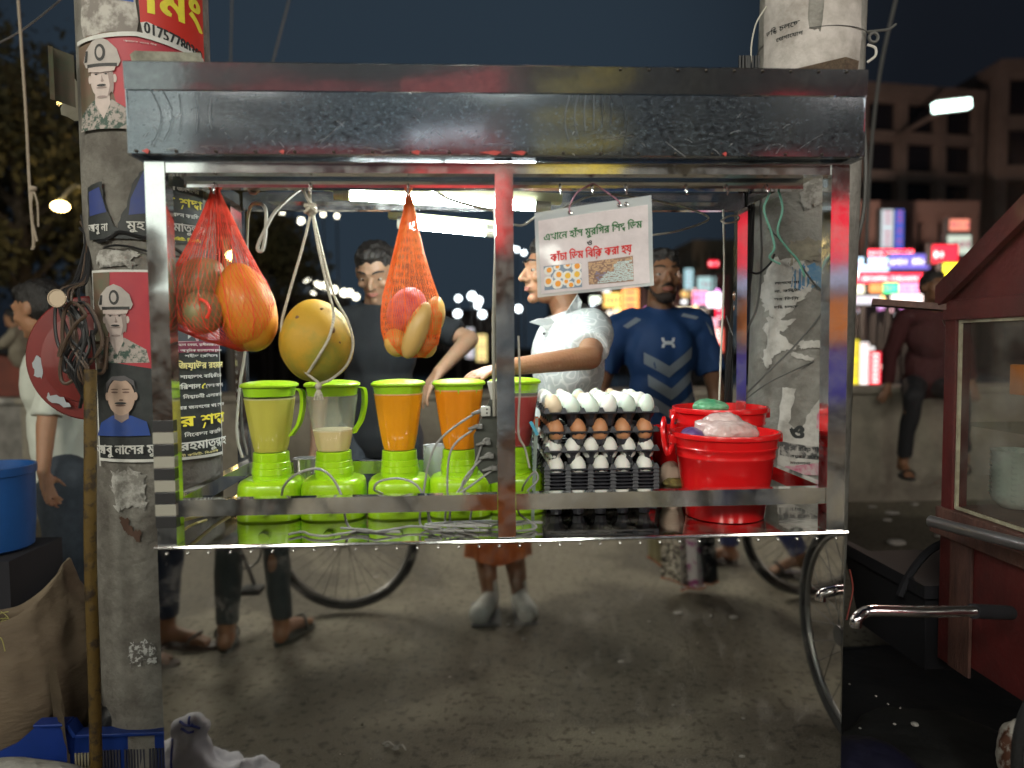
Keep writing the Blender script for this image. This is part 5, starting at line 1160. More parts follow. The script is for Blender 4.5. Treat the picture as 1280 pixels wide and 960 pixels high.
scrap(C2, R2_, 1042, 98, 1078, 104, K, 'dark band round the right pole above the stall', 13, amp=.001, off=.004)
po, o = scrap(C2, R2_, 950, 322, 1020, 400, wp, 'white paper scrap with small print in the middle of the right pole', 14, outline=[(.3, 0), (.8, .05), (1, .4), (.8, .7), (.4, 1), (.15, .8), (.0, .5)])
for i in range(4): ptext(po, o, ('লাগবে না', 'না, কম্পিউ', 'সহ ডিগ্রি', 'ভর্তি চলছে')[i], .55, .42 + i * .13, .008, .4)
scrap(C2, R2_, 990, 330, 1034, 362, bluescrap, 'bright blue paper scrap beside the stall post', 15)
scrap(C2, R2_, 1000, 225, 1040, 260, pw, 'grey paste scrap high on the right pole inside the stall', 16)
scrap(C2, R2_, 985, 298, 1030, 330, mat('ochre_scrap', (.36, .33, .25), .85, col2=(.2, .18, .15), ns=25), 'ochre torn scrap above the blue scrap', 17)
scrap(C2, R2_, 952, 395, 1000, 462, wp, 'long ragged white scrap with a torn tail on the right pole', 18, outline=[(.3, 0), (.9, .1), (.6, .35), (1, .6), (.5, .7), (.3, 1), (.1, .8), (.3, .45), (.1, .2)])
scrap(C2, R2_, 1000, 425, 1034, 436, wp, 'narrow white strip right of the ragged scrap', 19, amp=.003)
scrap(C2, R2_, 992, 440, 1020, 452, wp, 'slanting narrow white strip low on the right pole', 20, amp=.003, outline=[(0, .0), (1, .6), (.95, 1), (0, .4)])
po, o = scrap(C2, R2_, 976, 485, 1036, 597, wp, 'large torn white poster remains low on the right pole', 21, amp=.003, outline=[(.1, .0), (.36, .0), (.25, .4), (.5, .5), (.6, .3), (.95, .05), (.98, .97), (0, .96), (.08, .6), (0, .5)])
ptext(po, o, 'ও', .42, .57, .045, .28, bold=.004); ptext(po, o, 'চরিত্র গঠন', .7, .70, .012, .5); ptext(po, o, 'অধ্যাপক হাফেজ', .6, .78, .010, .6); ptext(po, o, 'মাওলানা', .5, .85, .008, .4)
b = MB(); lay(b, po.poly([(.2, .88), (.98, .82), (.98, .97), (.1, .96)]), po.fn, .0008, .012); lay(b, po.poly([(.8, .3), (.97, .12), (.97, .4), (.8, .45)]), po.fn, .0008, .012); b.build('pink_print', mat('pink_print', (.55, .12, .22), .7, col2=(.6, .5, .5), ns=40), o, fix=False)
b = MB(); lay(b, po.poly([(.08, .60), (.95, .66), (.95, .80), (.08, .76)]), po.fn, .0004, .012); b.build('black_print', mat('faded_black', (.10, .10, .10), .8, col2=(.45, .43, .40), ns=30, contrast=(.45, .55)), o, fix=False)
# cables on the right pole
blk = mat('black_cable', (.015, .015, .016), .4); dgr = mat('dark_grey_cable', (.10, .10, .095), .5)
Yq = 2.17
for i, (x0, x1, x2) in enumerate(((930, 926, 908), (934, 930, 912), (938, 936, 918), (926, 922, 915), (942, 941, 924), (945, 938, 922), (932, 934, 910), (922, 925, 919))):
    cable([P(x0 + 3, 150 - 80, 2.2), P(x0 + 2, 215, Yq), P(x1, 280, Yq - .01 * (i % 3)), P(x1 - 2, 340, Yq - .01), P(x2 + 6, 400, Yq + .01), P(x2, 470, Yq + .02), P(x2 - 2, 560, 2.22), P(x2 - 6, 640, 2.26)], .0048 - .0004 * (i % 3), 'black cable in the bundle along the left edge of the right pole', blk, group='black cables bundled on the right pole')
cable([P(925, 330, 2.14), P(945, 342, 2.12), P(962, 330, 2.13), P(968, 318, 2.14)], .0035, 'black cable arching right from the bundle', blk)
cable([P(950, 250, 2.14), P(952, 320, 2.14), P(947, 380, 2.14), P(935, 410, 2.15), P(925, 440, 2.16)], .0035, 'dark cable sweeping out over the pole beside the bundle', dgr)
cable([P(925, 500, 2.12), P(960, 465, 2.13), P(1000, 425, 2.14), P(1034, 378, 2.16), P(1014, 350, 2.15), P(985, 310, 2.14), P(960, 285, 2.14)], .0028, 'long dark cable crossing the right pole in a wide V', dgr)
cable([P(925, 505, 2.125), P(955, 482, 2.13), P(990, 464, 2.14), P(1034, 445, 2.18)], .0022, 'thin cable across the right pole below the wide V', dgr)
cable([P(908, 395, 2.17), P(918, 420, 2.15), P(925, 380, 2.16), P(930, 330, 2.16), P(932, 290, 2.16)], .003, 'thin cable coiled in front of the black bundle', blk)
for i, (y, e) in enumerate(((370, .02), (385, .025), (398, .02))):
    q = P(922 + i, y, 2.13); tag(MB().ell(q, (.016, .012, .022), seg=10, rings=7).build('insulator', mat('brown_clip', (.18, .08, .04), .3, coat=.5)), ('upper', 'middle', 'lower')[i] + ' brown cable clip in the bundle by the rear right post', 'cable clip')
cable([P(958, 8, 2.2), P(945, 30, 2.2), P(939, 60, 2.2), P(941, 85, 2.2), P(946, 100, 2.2)], .0022, 'thin white wire bowing out left of the right pole', wcord, 'wire', 'wire')
cable([P(1083, 40, 2.2), P(1102, 38, 2.2), P(1112, 36, 2.2), P(1120, 30, 2.2)], .004, 'bent metal spike sticking out right of the right pole', dgr, 'metal_spike', 'spike')
tag(MB().torus(P(1092, 47, 2.2), .014, .005, 'Y', 20, 6).build('wire_coil', dgr), 'small dark wire coil at the right edge of the right pole', 'wire coil')
cable([P(1084, 56, 2.2), P(1094, 60, 2.19), P(1094, 70, 2.19), P(1084, 78, 2.2)], .004, 'pale peeling paper curl right of the right pole', wp, 'paper_curl', 'torn paper')
MBx = MB().tube([(C2[0], C2[1], 2.02), (C2[0] + .01, C2[1], 2.021), (C2[0], C2[1], 2.022)], .001, 4, 1); MBx.b.free()
tag(MB().torus((C2[0] + .02, C2[1], cyl_hit(1020, 33, C2, R2_)[1]), R2_ + .003, .0014, 'Z', 60, 5).build('wire_band', dgr), 'thin wire band round the top of the right pole', 'wire')
# rough timber stub behind the roof at the right, white board end at the left
tm = mat('old_timber', (.18, .13, .09), .9, col2=(.10, .07, .05), ns=20, stretch=(1, 8, 8), bump=.6, bs=60)
tag(MB().obox(P(1000, 100, 1.85), P(1064, 86, 1.72), .05, .045).build('timber_stub', tm, smooth=False), 'rough timber end resting on the roof at the right', 'timber')
tag(MB().obox(P(168, 76, 1.70), P(250, 78, 1.80), .03, .035).build('board_end', mat('board_pale', (.45, .45, .36), .7, col2=(.25, .25, .2), ns=30), smooth=False), 'pale board end sticking out over the left roof corner', 'board')
# left pole cables
cable([P(112, 300, 2.0), P(125, 302, 1.9), P(140, 296, 1.89), P(150, 290, 1.885), P(176, 296, 1.89), P(205, 305, 1.9), P(225, 315, 1.92), P(240, 330, 1.95)], .0045, 'black cable across the left pole between two posters', blk)
cable([P(118, 318, 2.0), P(135, 308, 1.885), P(160, 308, 1.885), P(200, 318, 1.89), P(235, 322, 1.93)], .003, 'thin black cable below the thick one on the left pole', blk)
rnd = random.Random(9)
for i in range(12):
    x = 110 + rnd.uniform(-4, 6)
    cable([P(x - rnd.uniform(0, 8), 205 + i * 8, 1.98), P(x, 300, 1.95), P(x - rnd.uniform(2, 14), 350, 1.90), P(x - rnd.uniform(10, 40), 372 + rnd.uniform(-6, 6), 1.86), P(x - rnd.uniform(0, 46), 410 + rnd.uniform(-8, 20), 1.84), P(x - rnd.uniform(0, 24), 460 + rnd.uniform(-20, 20), 1.84), P(x - rnd.uniform(-4, 12), 500 + rnd.uniform(-30, 10), 1.86)], .0045 - .0015 * rnd.random(), 'dark cable in the tangle left of the left pole', blk if i % 3 else mat('brown_cable', (.07, .045, .03), .5), group='dark cables tangled left of the left pole')
for i in range(5):
    q = P(86 + i * 6, 412 + 9 * i, 1.82 + .01 * i); rr = .035 + .014 * (i % 3)
    b = MB(); pts = [q + V((rr * (.45 + .1 * i) * cos(a) + .025 * sin(a) + .012 * sin(2 * a + i), -.01 * i % .03, rr * (1.7 - .15 * i) * sin(a) + .012 * cos(3 * a + i))) for a in (2 * pi * k_ / 16 for k_ in range(17))]
    tag(b.tube(pts, .0045, 6, 2).build('cable_coil', blk if i % 2 else mat('brown_cable', (.07, .045, .03), .5)), 'loop of old cable hung in front of the red disc', 'cable', 'loops of cable over the red disc')
q = P(71, 373, 1.80); t = thing('tin_lid', 'small dull brass lid wired to the cable tangle', 'lid', q)
MB().cone(q, q + V((0, .006, 0)), .0205, .0205, 26).build('plate', mat('dull_brass', (.42, .33, .24), .4, .6), t); MB().torus(q, .0205, .002, 'Y', 26, 6).build('rim', mat('dull_brass', (.42, .33, .24), .4, .6), t)
# the red disc
q = P(112, 448, 1.94); t = thing('red_disc', 'large scuffed red metal disc hanging under the cable tangle', 'metal disc', q)
enam = mat('red_enamel', (.17, .012, .010), .45, col2=(.12, .01, .008), ns=6, coat=.2)
b = MB(); rs = []
for r, d in ((.160, .006), (.162, .0), (.158, -.004), (.118, -.006), (.114, -.016), (.06, -.026), (.002, -.028)): rs.append([q + V((r * cos(2 * pi * i / 56), d, r * sin(2 * pi * i / 56))) for i in range(56)])
b.loft(rs).build('disc', enam, t)
scf = mat('bare_metal', (.30, .32, .34), .5, .3)
b = MB(); lay(b, ragged([(-.137, -.045), (-.118, -.05), (-.116, .0), (-.128, .01), (-.14, -.01)], .003, 4, 1), plane_map(q + V((0, -.0075, 0)), (1, 0, 0), (0, 0, 1), (0, -1, 0))); b.build('scuff', scf, t, smooth=False)
b = MB(); lay(b, ragged([(-.10, -.09), (-.06, -.10), (-.045, -.125), (-.07, -.12), (-.105, -.10)], .004, 4, 2), plane_map(q + V((0, -.019, 0)), (1, 0, 0), (0, 0, 1), (0, -1, 0))); b.build('scuff', scf, t, smooth=False)
# yellow pipe in front of the left pole
pm = mat('rusty_yellow', (.10, .06, .010), .6, col2=(.03, .018, .008), ns=30, contrast=(.5, .62), bump=.3, bs=60)
tag(MB().tube([P(113, 462, 1.80), P(113, 560, 1.80), P(113, 700, 1.80), P(118, 850, 1.80), P(121, 1000, 1.80)], .0145, 14, 4).build('yellow_pipe', pm), 'rusty yellow pipe standing against the left pole', 'pipe')
# hanging ropes, wires in the sky
cable([P(22, -10, 1.6), P(27, 60, 1.6), P(33, 150, 1.6), P(37, 235, 1.6), P(42, 300, 1.6), P(40, 312, 1.6)], .0028, 'frayed pale rope hanging in the dark at the far left', mat('old_rope', (.30, .25, .19), .9), 'rope', 'rope')
q = P(41, 236, 1.6); tag(MB().ell(q, (.008, .006, .006)).tube([q, q + V((-.006, 0, -.05)), q + V((.004, 0, -.11))], .0022, 5).tube([q, q + V((.008, 0, -.03)), q + V((.008, 0, -.08))], .002, 5).build('rope_knot', mat('old_rope', (.30, .25, .19), .9)), 'knot with loose ends at the foot of the hanging rope', 'rope')
cable([P(-10, 58, 2.2), P(30, 36, 2.3), P(75, 0, 2.5), P(95, -20, 2.6)], .003, 'sagging wire in the top left corner', dgr, 'wire', 'wire')
cable([P(290, -10, 6), P(288, 88, 6)], .008, 'faint wire in the sky above the left of the roof', dgr, 'wire', 'wire', k=1)
cable([P(364, -10, 6), P(338, 88, 6)], .008, 'faint slanting wire in the sky above the roof', dgr, 'wire', 'wire', k=1)
cable([P(1122, -10, 5), P(1100, 90, 5), P(1088, 200, 5), P(1082, 330, 5)], .012, 'dark vertical cable between the right pole and the office block', dgr, 'cable', 'cable')
cable([P(1066, 130, 2.25), P(1078, 150, 2.25), P(1082, 200, 2.25), P(1080, 260, 2.25), P(1072, 300, 2.25)], .006, 'grey conduit bowing out at the right edge of the right pole', dgr, 'conduit', 'conduit')
# ================================================================ PEOPLE
def skinm(name, c, c2): return mat(name, c, .48, col2=c2, ns=16, nd=7, bump=.22, bs=130, sss=.12, contrast=(.3, .75))
skA = skinm('skin_light', (.42, .25, .16), (.38, .21, .13)); skB = skinm('skin_mid', (.33, .17, .095), (.28, .14, .075)); skC = skinm('skin_dark', (.22, .11, .06), (.18, .085, .045))
hairm = mat('black_hair', (.014, .012, .011), .55, bump=.8, bs=140, stretch=(1, 1, .4)); eyew = mat('eye_white', (.36, .33, .30), .4); iris = mat('iris', (.02, .012, .01), .15)
lipm = mat('lips', (.33, .13, .10), .45)
def person(loc, heading, label, skin, J=None, head=(0, 0, 0), shirt=None, trousers=None, voxel=.011, face=True, hair=True, moustache=0, scale=1., sandals=None, fingers=True, sleeve=.62,
           trouser_end=.95, hem=.86, extra=None, group=None, hand_curl=(.6, .6), wide=1., pants_r=1., hairlong=0, skirt=None, nolabel=False, fold=.012, crease=.0):
    """local frame: facing +Y, x to the right, z up; joints in metres"""
    D = dict(pelvis=(0, 0, .94), waist=(0, .0, 1.08), chest=(0, -.01, 1.26), neck=(0, -.01, 1.44), head=(0, .02, 1.585), shL=(-.185, -.01, 1.40), shR=(.185, -.01, 1.40),
             elL=(-.235, -.03, 1.12), elR=(.235, -.03, 1.12), wrL=(-.25, .05, .87), wrR=(.25, .05, .87), hipL=(-.09, 0, .91), hipR=(.09, 0, .91), knL=(-.095, .03, .49), knR=(.095, .03, .49),
             anL=(-.1, -.02, .075), anR=(.1, -.02, .075), toL=(-.12, .15, .02), toR=(.12, .15, .02), haL=None, haR=None)
    Rz = Matrix.Rotation(radians(heading), 3, 'Z'); L0 = V(loc)
    inv = lambda p: Rz.transposed() @ ((V(p) - L0) / scale)
    for k_, v in (J or {}).items(): D[k_] = inv(v[1]) if isinstance(v, tuple) and len(v) == 2 and v[0] == 'w' else v
    for k_ in D: D[k_] = V(D[k_]) if D[k_] is not None else None
    W_ = lambda p: L0 + Rz @ (V(p) * scale)
    yaw, pit, rol = map(radians, head); Hm = Matrix.Rotation(yaw, 3, 'Z') @ Matrix.Rotation(pit, 3, 'X') @ Matrix.Rotation(rol, 3, 'Y')
    hp = lambda x, y, z: D['head'] + Hm @ V((x, y, z))
    t = thing('person', label, 'person', L0, group)
    def fin(mb):
        for v in mb.b.verts: v.co = W_(v.co)
        return mb
    b = MB()
    Hr = Hm
    b.ell(hp(0, -.012, .030), (.074, .094, .086), Hr); b.ell(hp(0, .022, -.045), (.054, .064, .062), Hr); b.ell(hp(0, .034, .01), (.063, .058, .075), Hr)
    if face:
        b.ell(hp(0, .070, -.090), (.022, .020, .018), Hr)
        b.capsule(hp(0, .086, .020), hp(0, .110, -.022), .0075, .0125, 10); b.ell(hp(.013, .094, -.028), (.009, .010, .008), Hr); b.ell(hp(-.013, .094, -.028), (.009, .010, .008), Hr)
        for s in (-1, 1):
            b.capsule(hp(s * .012, .089, .030), hp(s * .050, .070, .032), .0085, .0085, 8)
            b.ell(hp(s * .042, .062, -.020), (.020, .022, .018), Hr); b.ell(hp(s * .077, -.008, -.004), (.008, .018, .030), Hr); b.ell(hp(s * .083, -.016, .004), (.006, .012, .022), Hr)
            b.capsule(hp(s * .020, .086, .0145), hp(s * .046, .073, .013), .0045, .0045, 8); b.capsule(hp(s * .020, .083, -.002), hp(s * .044, .072, -.003), .004, .004, 8)
        b.capsule(hp(-.017, .088, -.050), hp(.017, .088, -.050), .0065, .0065, 8); b.capsule(hp(-.013, .087, -.060), hp(.013, .087, -.060), .0075, .0075, 8)
    b.capsule(D['head'] + Hm @ V((0, -.025, -.05)), D['neck'] + V((0, -.005, -.04)), .052, .060, 16)
    w = wide
    b.capsule(D['shL'] + V((.03, 0, .0)), D['shR'] + V((-.03, 0, .0)), .058, .058, 14)
    b.ell((D['chest'] + V((0, .01, .02))), (.150 * w, .100 * w, .17)); b.ell(D['waist'], (.135 * w, .095 * w, .16)); b.ell(D['pelvis'] + V((0, -.01, 0)), (.150 * w, .105 * w, .12))
    for s in 'LR':
        b.capsule(D['sh' + s], D['el' + s], .047, .036, 12); b.capsule(D['el' + s], D['wr' + s], .038, .024, 12)
        b.capsule(D['hip' + s], D['kn' + s], .082, .055, 14); b.capsule(D['kn' + s], D['an' + s], .055, .036, 14)
        an, to = D['an' + s], D['to' + s]; b.capsule(an + V((0, -.025, -.035)), an + V((0, .0, -.03)), .034, .034, 10)
        mid = an.lerp(to, .6); b.capsule(an + V((0, .02, -.02)), mid, .034, .028, 10); b.capsule(mid + V((-.015, 0, -.005)), to + V((-.018, 0, 0)), .022, .016, 8); b.capsule(mid + V((.015, 0, -.005)), to + V((.02, -.015, 0)), .022, .014, 8)
        # hand
        wr = D['wr' + s]; fore = (wr - D['el' + s]).normalized(); hd = (D['ha' + s] - wr).normalized() if D['ha' + s] is not None else (fore + V((0, .15, 0))).normalized()
        up = V((0, 1, 0)) if abs(hd.z) > .7 else V((0, 0, 1))
        if D['ha' + s] is not None: up = V((0, 0, 1)) if abs(hd.z) < .8 else V((0, 1, 0))
        sx = hd.cross(up).normalized(); nn = sx.cross(hd).normalized()      # nn: back of hand
        for q in (-1, 0, 1): b.capsule(wr + sx * (.012 * q), wr + hd * .075 + sx * (.021 * q), .0165, .0125, 8)
        cu = hand_curl[0 if s == 'L' else 1]
        if fingers:
            for q, ln, sp in ((-1.5, .068, -.16), (-.5, .080, -.05), (.5, .076, .05), (1.5, .060, .17)):
                a = wr + hd * .078 + sx * (.0185 * q); d1 = (hd + sx * sp - nn * (.25 * cu)).normalized(); d2 = (hd + sx * sp * .6 - nn * (.9 * cu)).normalized(); d3 = (hd * .7 - nn * (1.7 * cu)).normalized()
                p1 = a + d1 * ln * .45; p2 = p1 + d2 * ln * .33; p3 = p2 + d3 * ln * .25
                b.capsule(a, p1, .0088, .0082, 8); b.capsule(p1, p2, .0082, .0076, 8); b.capsule(p2, p3, .0076, .0066, 8)
            ts = 1 if s == 'L' else -1
            a = wr + hd * .022 + sx * (.018 * ts); p1 = a + (hd * .6 + sx * .8 * ts - nn * .3).normalized() * .042; p2 = p1 + (hd * .9 + sx * .35 * ts - nn * .4).normalized() * .032
            b.capsule(a, p1, .013, .0098, 8); b.capsule(p1, p2, .0095, .008, 8)
    if extra: extra(b, D, hp)
    fin(remeshed(b, voxel, 3)).build('body', skin, t)
    if face:
        for s in (-1, 1):
            e = MB().ell(hp(s * .032, .0735, .0055), (.0125, .0112, .0062), Hr, 14, 10); eo = fin(e).build('eye', eyew, t)
            fin(MB().ell(hp(s * .032, .0828, .0045), (.0054, .0032, .0052), Hr, 12, 8)).build('iris', iris, eo)
            fin(MB().tube([hp(s * .013, .0985, .0335), hp(s * .032, .0915, .0395), hp(s * .054, .073, .0345)], lambda q: .0042 * (1 - .5 * abs(q - .4)), 6, 4)).build('eyebrow', hairm, t)
        fin(MB().tube([hp(-.021, .087, -.0545), hp(-.008, .0955, -.0515), hp(0, .0955, -.053), hp(.008, .0955, -.0515), hp(.021, .087, -.0545)], .0036, 6, 4).tube([hp(-.018, .087, -.058), hp(0, .0965, -.0605), hp(.018, .087, -.058)], .0044, 6, 4)).build('lips', lipm, t)
    if hair:
        h = MB().ell(hp(0, -.020, .052), (.081, .093, .078), Hr, 24, 16).ell(hp(0, -.038, .020), (.080, .080, .085), Hr, 20, 14).ell(hp(0, .030, .092), (.062, .050, .030), Hr, 20, 12)
        h = remeshed(h, .008, 2, disp=.007, dscale=.022, seed=len(label)); fin(h).build('hair', hairm, t)
    if moustache:
        m = MB(); m.tube([hp(-.026, .084, -.046), hp(-.010, .0975, -.0385), hp(0, .099, -.0385), hp(.010, .0975, -.0385), hp(.026, .084, -.046)], lambda q: .0055 * (1 - 1.2 * abs(q - .5)), 6, 4); fin(m).build('moustache', hairm, t)
        if moustache > 1:
            m = MB(); m.ell(hp(0, .058, -.088), (.040, .038, .026), Hr).capsule(hp(-.055, .02, -.05), hp(-.03, .055, -.088), .008, .014, 8).capsule(hp(.055, .02, -.05), hp(.03, .055, -.088), .008, .014, 8)
            fin(remeshed(m, .006, 2, disp=.002, dscale=.01)).build('beard', mat('short_beard', (.03, .02, .016), .8), t)
    if shirt:
        b = MB(); g = .016
        b.capsule(D['shL'] + V((.035, 0, .004)), D['shR'] + V((-.035, 0, .004)), .062 + g * .6, .062 + g * .6, 16)
        b.ell(D['chest'] + V((0, .012, .01)), (.160 * w + g, .108 * w + g, .19)); b.ell(D['waist'] + V((0, 0, -.02)), (.152 * w + g, .108 * w + g, .24)); b.ell(D['pelvis'] + V((0, -.01, -.02)), (.165 * w + g, .118 * w + g, .15))
        b.capsule(D['neck'] + V((0, 0, .005)), D['chest'], .066, .11, 14)
        for s in 'LR':
            sh, el = D['sh' + s], D['el' + s]; e = sh.lerp(el, sleeve); b.capsule(sh, sh.lerp(el, .3), .062, .060, 14); b.cone(sh.lerp(el, .1), e, .062, .060, 16)
            if sleeve >= 1: b.capsule(el, el.lerp(D['wr' + s], .05), .056, .056); b.cone(el, el.lerp(D['wr' + s], .93), .056, .042, 16)
        cuts = [((0, 0, hem), (0, 0, -1))]
        nk = D['neck'] + V((0, .02, .028)); cuts.append((nk, V((0, .35, 1)).normalized()))
        sb = remeshed(b, .011, 3, disp=fold, dscale=.11, seed=len(label) * .37, cuts=[])
        if fold and crease: pass
        for co, no in cuts: bmesh.ops.bisect_plane(sb.b, geom=sb.b.verts[:] + sb.b.edges[:] + sb.b.faces[:], plane_co=V(co), plane_no=V(no), clear_outer=True)
        so = fin(sb).build('shirt', shirt, t)
    if trousers:
        b = MB(); k2 = pants_r
        b.ell(D['pelvis'] + V((0, -.01, -.01)), (.162 * w, .118 * w, .13))
        for s in 'LR':
            kn, an = D['kn' + s], D['an' + s]; e = kn.lerp(an, trouser_end); b.capsule(D['hip' + s], kn, .096 * k2, .068 * k2, 16); b.cone(kn, e, .067 * k2, .054 * k2, 16); b.ell(kn, .068 * k2)
        fin(remeshed(b, .013, 3, disp=.008, dscale=.09, seed=3)).build('trousers', trousers, t)
    if skirt:
        zt_, zb_, r0, r1, sm = skirt; b = MB(); rs = []
        for j in range(14):
            q = j / 13; z = zt_ + (zb_ - zt_) * q; rs.append([V(((r0 + (r1 - r0) * q) * cos(a) * (1 + .06 * q * sin(9 * a + 2 * q)), -.01 + .75 * (r0 + (r1 - r0) * q) * sin(a) * (1 + .06 * q * sin(9 * a)), z + .012 * sin(3 * a) * q)) for a in (2 * pi * i / 54 for i in range(54))])
        b.loft(rs, caps=False); fin(b).build('wrap_skirt', sm, t)
    if sandals:
        for s in 'LR':
            an, to = D['an' + s], D['to' + s]; d = (to - an); d.z = 0; d.normalize(); sd = V((d.y, -d.x, 0)); z0 = min(to.z, an.z - .06) - .018; pts = []
            c0 = V((an.x, an.y, z0)) - d * .045; Ln = (V((to.x, to.y, 0)) - V((an.x, an.y, 0))).length + .085
            for q in range(20):
                a = 2 * pi * q / 20; u = .5 - .5 * cos(a); pts.append(c0 + d * (Ln * u) + sd * ((.036 + .014 * u) * sin(a) * 1.05))
            m = MB(); m.loft([[p for p in pts], [p + V((0, 0, .018)) for p in pts]]); so = fin(m).build('sandal', sandals, t)
            m = MB(); mid = c0 + d * (Ln * .62) + V((0, 0, .018)); m.tube([mid - sd * .045, mid - sd * .04 + V((0, 0, .03)) , mid + d * .03 + V((0, 0, .05)), mid + sd * .04 + V((0, 0, .03)), mid + sd * .045], .007, 6, 5); fin(m).build('strap', sandals, so)
    return t, D, W_
tee_black = mat('black_tee', (.008, .010, .013), .9, bump=.15, bs=200); denim = mat('dark_denim', (.030, .038, .050), .8, col2=(.045, .055, .07), ns=30, bump=.2, bs=150)
# printed shirt: pale grey leaves and scrolls
def paisley():
    m = mat('printed_shirt', (.62, .66, .66), .75, bump=.1, bs=120, col2=(.60, .64, .64), ns=3); t = m.node_tree; b = t.nodes['Principled BSDF']
    tc = t.nodes.new('ShaderNodeTexCoord'); n = t.nodes.new('ShaderNodeTexNoise'); n.inputs['Scale'].default_value = 9; n.inputs['Detail'].default_value = 2
    v = t.nodes.new('ShaderNodeTexVoronoi'); v.inputs['Scale'].default_value = 16; v.feature = 'F1'
    mx = t.nodes.new('ShaderNodeMix'); mx.data_type = 'RGBA'; mx.inputs[0].default_value = .12; t.links.new(tc.outputs['Object'], n.inputs[0]); t.links.new(tc.outputs['Object'], mx.inputs[6]); t.links.new(n.outputs['Color'], mx.inputs[7]); t.links.new(mx.outputs[2], v.inputs[0])
    mt = t.nodes.new('ShaderNodeMath'); mt.operation = 'MULTIPLY'; mt.inputs[1].default_value = 24; sn = t.nodes.new('ShaderNodeMath'); sn.operation = 'SINE'; t.links.new(v.outputs['Distance'], mt.inputs[0]); t.links.new(mt.outputs[0], sn.inputs[0])
    r = t.nodes.new('ShaderNodeValToRGB'); r.color_ramp.elements[0].position = .45; r.color_ramp.elements[1].position = .85; r.color_ramp.elements[0].color = (.50, .54, .54, 1); r.color_ramp.elements[1].color = (.70, .72, .71, 1)
    t.links.new(sn.outputs[0], r.inputs[0]); t.links.new(r.outputs[0], b.inputs['Base Color']); return m
pshirt = paisley()
# man in black behind the blenders
h1 = P(470, 342, 3.0)
man1, _, _ = person((h1.x, 3.0, h1.z - 1.585), 188, 'young man in a black t-shirt looking down behind the blenders', skinm('skin_shade', (.30, .18, .115), (.26, .15, .09)),
    J=dict(elL=(-.30, -.02, 1.16), elR=('w', P(585, 420, 2.95)), wrR=('w', P(552, 462, 2.78)), haR=('w', P(535, 490, 2.72)), elL_=(0, 0, 0)) if False else dict(elL=('w', P(587, 424, 2.93)), wrL=('w', P(548, 466, 2.74)), haL=('w', P(530, 490, 2.70)), shL=(-.18, -.01, 1.385), shR=(.18, -.01, 1.385)),
    head=(-16, -27, 0), wide=.93, shirt=tee_black, trousers=denim, voxel=.0065, sleeve=.80, hem=.84, hair=True)
# vendor in the printed shirt, in profile, hand on a blender lid
h2 = P(690, 341, 2.50)
base2 = V((h2.x + .03, 2.50, h2.z - 1.585))
hand = P(600, 468, 1.90)
man2, D2, W2 = person((base2.x, base2.y, max(0, base2.z)), 96, 'young vendor in a pale printed shirt seen in profile, one hand on a blender lid', skB,
    J=dict(head=('w', h2 + V((.0, 0, 0))), shL=('w', P(742, 412, 2.36)), elL=('w', P(737, 447, 2.16)), wrL=('w', P(634, 459, 1.99)), haL=('w', P(590, 468, 1.90)),
           neck=('w', P(716, 397, 2.50)), chest=('w', P(712, 455, 2.48)), waist=('w', P(712, 530, 2.48)), pelvis=('w', P(712, 590, 2.48)), shR=('w', P(722, 412, 2.66)), elR=('w', P(716, 500, 2.72)), wrR=('w', P(670, 560, 2.70))),
    head=(6, 0, 0), shirt=pshirt, trousers=denim, voxel=.0058, sleeve=.72, hem=.80, hand_curl=(.42, .6), fold=.010)
# his collar, placket and buttons
cm = MB()
nk = P(712, 398, 2.47)
for pts in (((662, 403), (672, 399), (688, 398), (696, 404), (684, 412), (676, 407)), ((694, 404), (706, 394), (722, 368), (728, 378), (722, 398), (702, 412), (690, 413))):
    Yc_ = 2.385
    cm.slab([P(x, y, Yc_ + (.03 if x > 710 else .0)) for x, y in pts], (0, .012, .002))
o = cm.build('collar', pshirt, man2, smooth=False)
for i, (x, y) in enumerate(((680, 417), (676, 452), (672, 500))):
    q = P(x, y, 2.372); MB().ell(q, (.005, .003, .005), seg=10, rings=6).build('button', mat('shirt_button', (.03, .03, .03) if i == 0 else (.4, .4, .4), .3), man2)
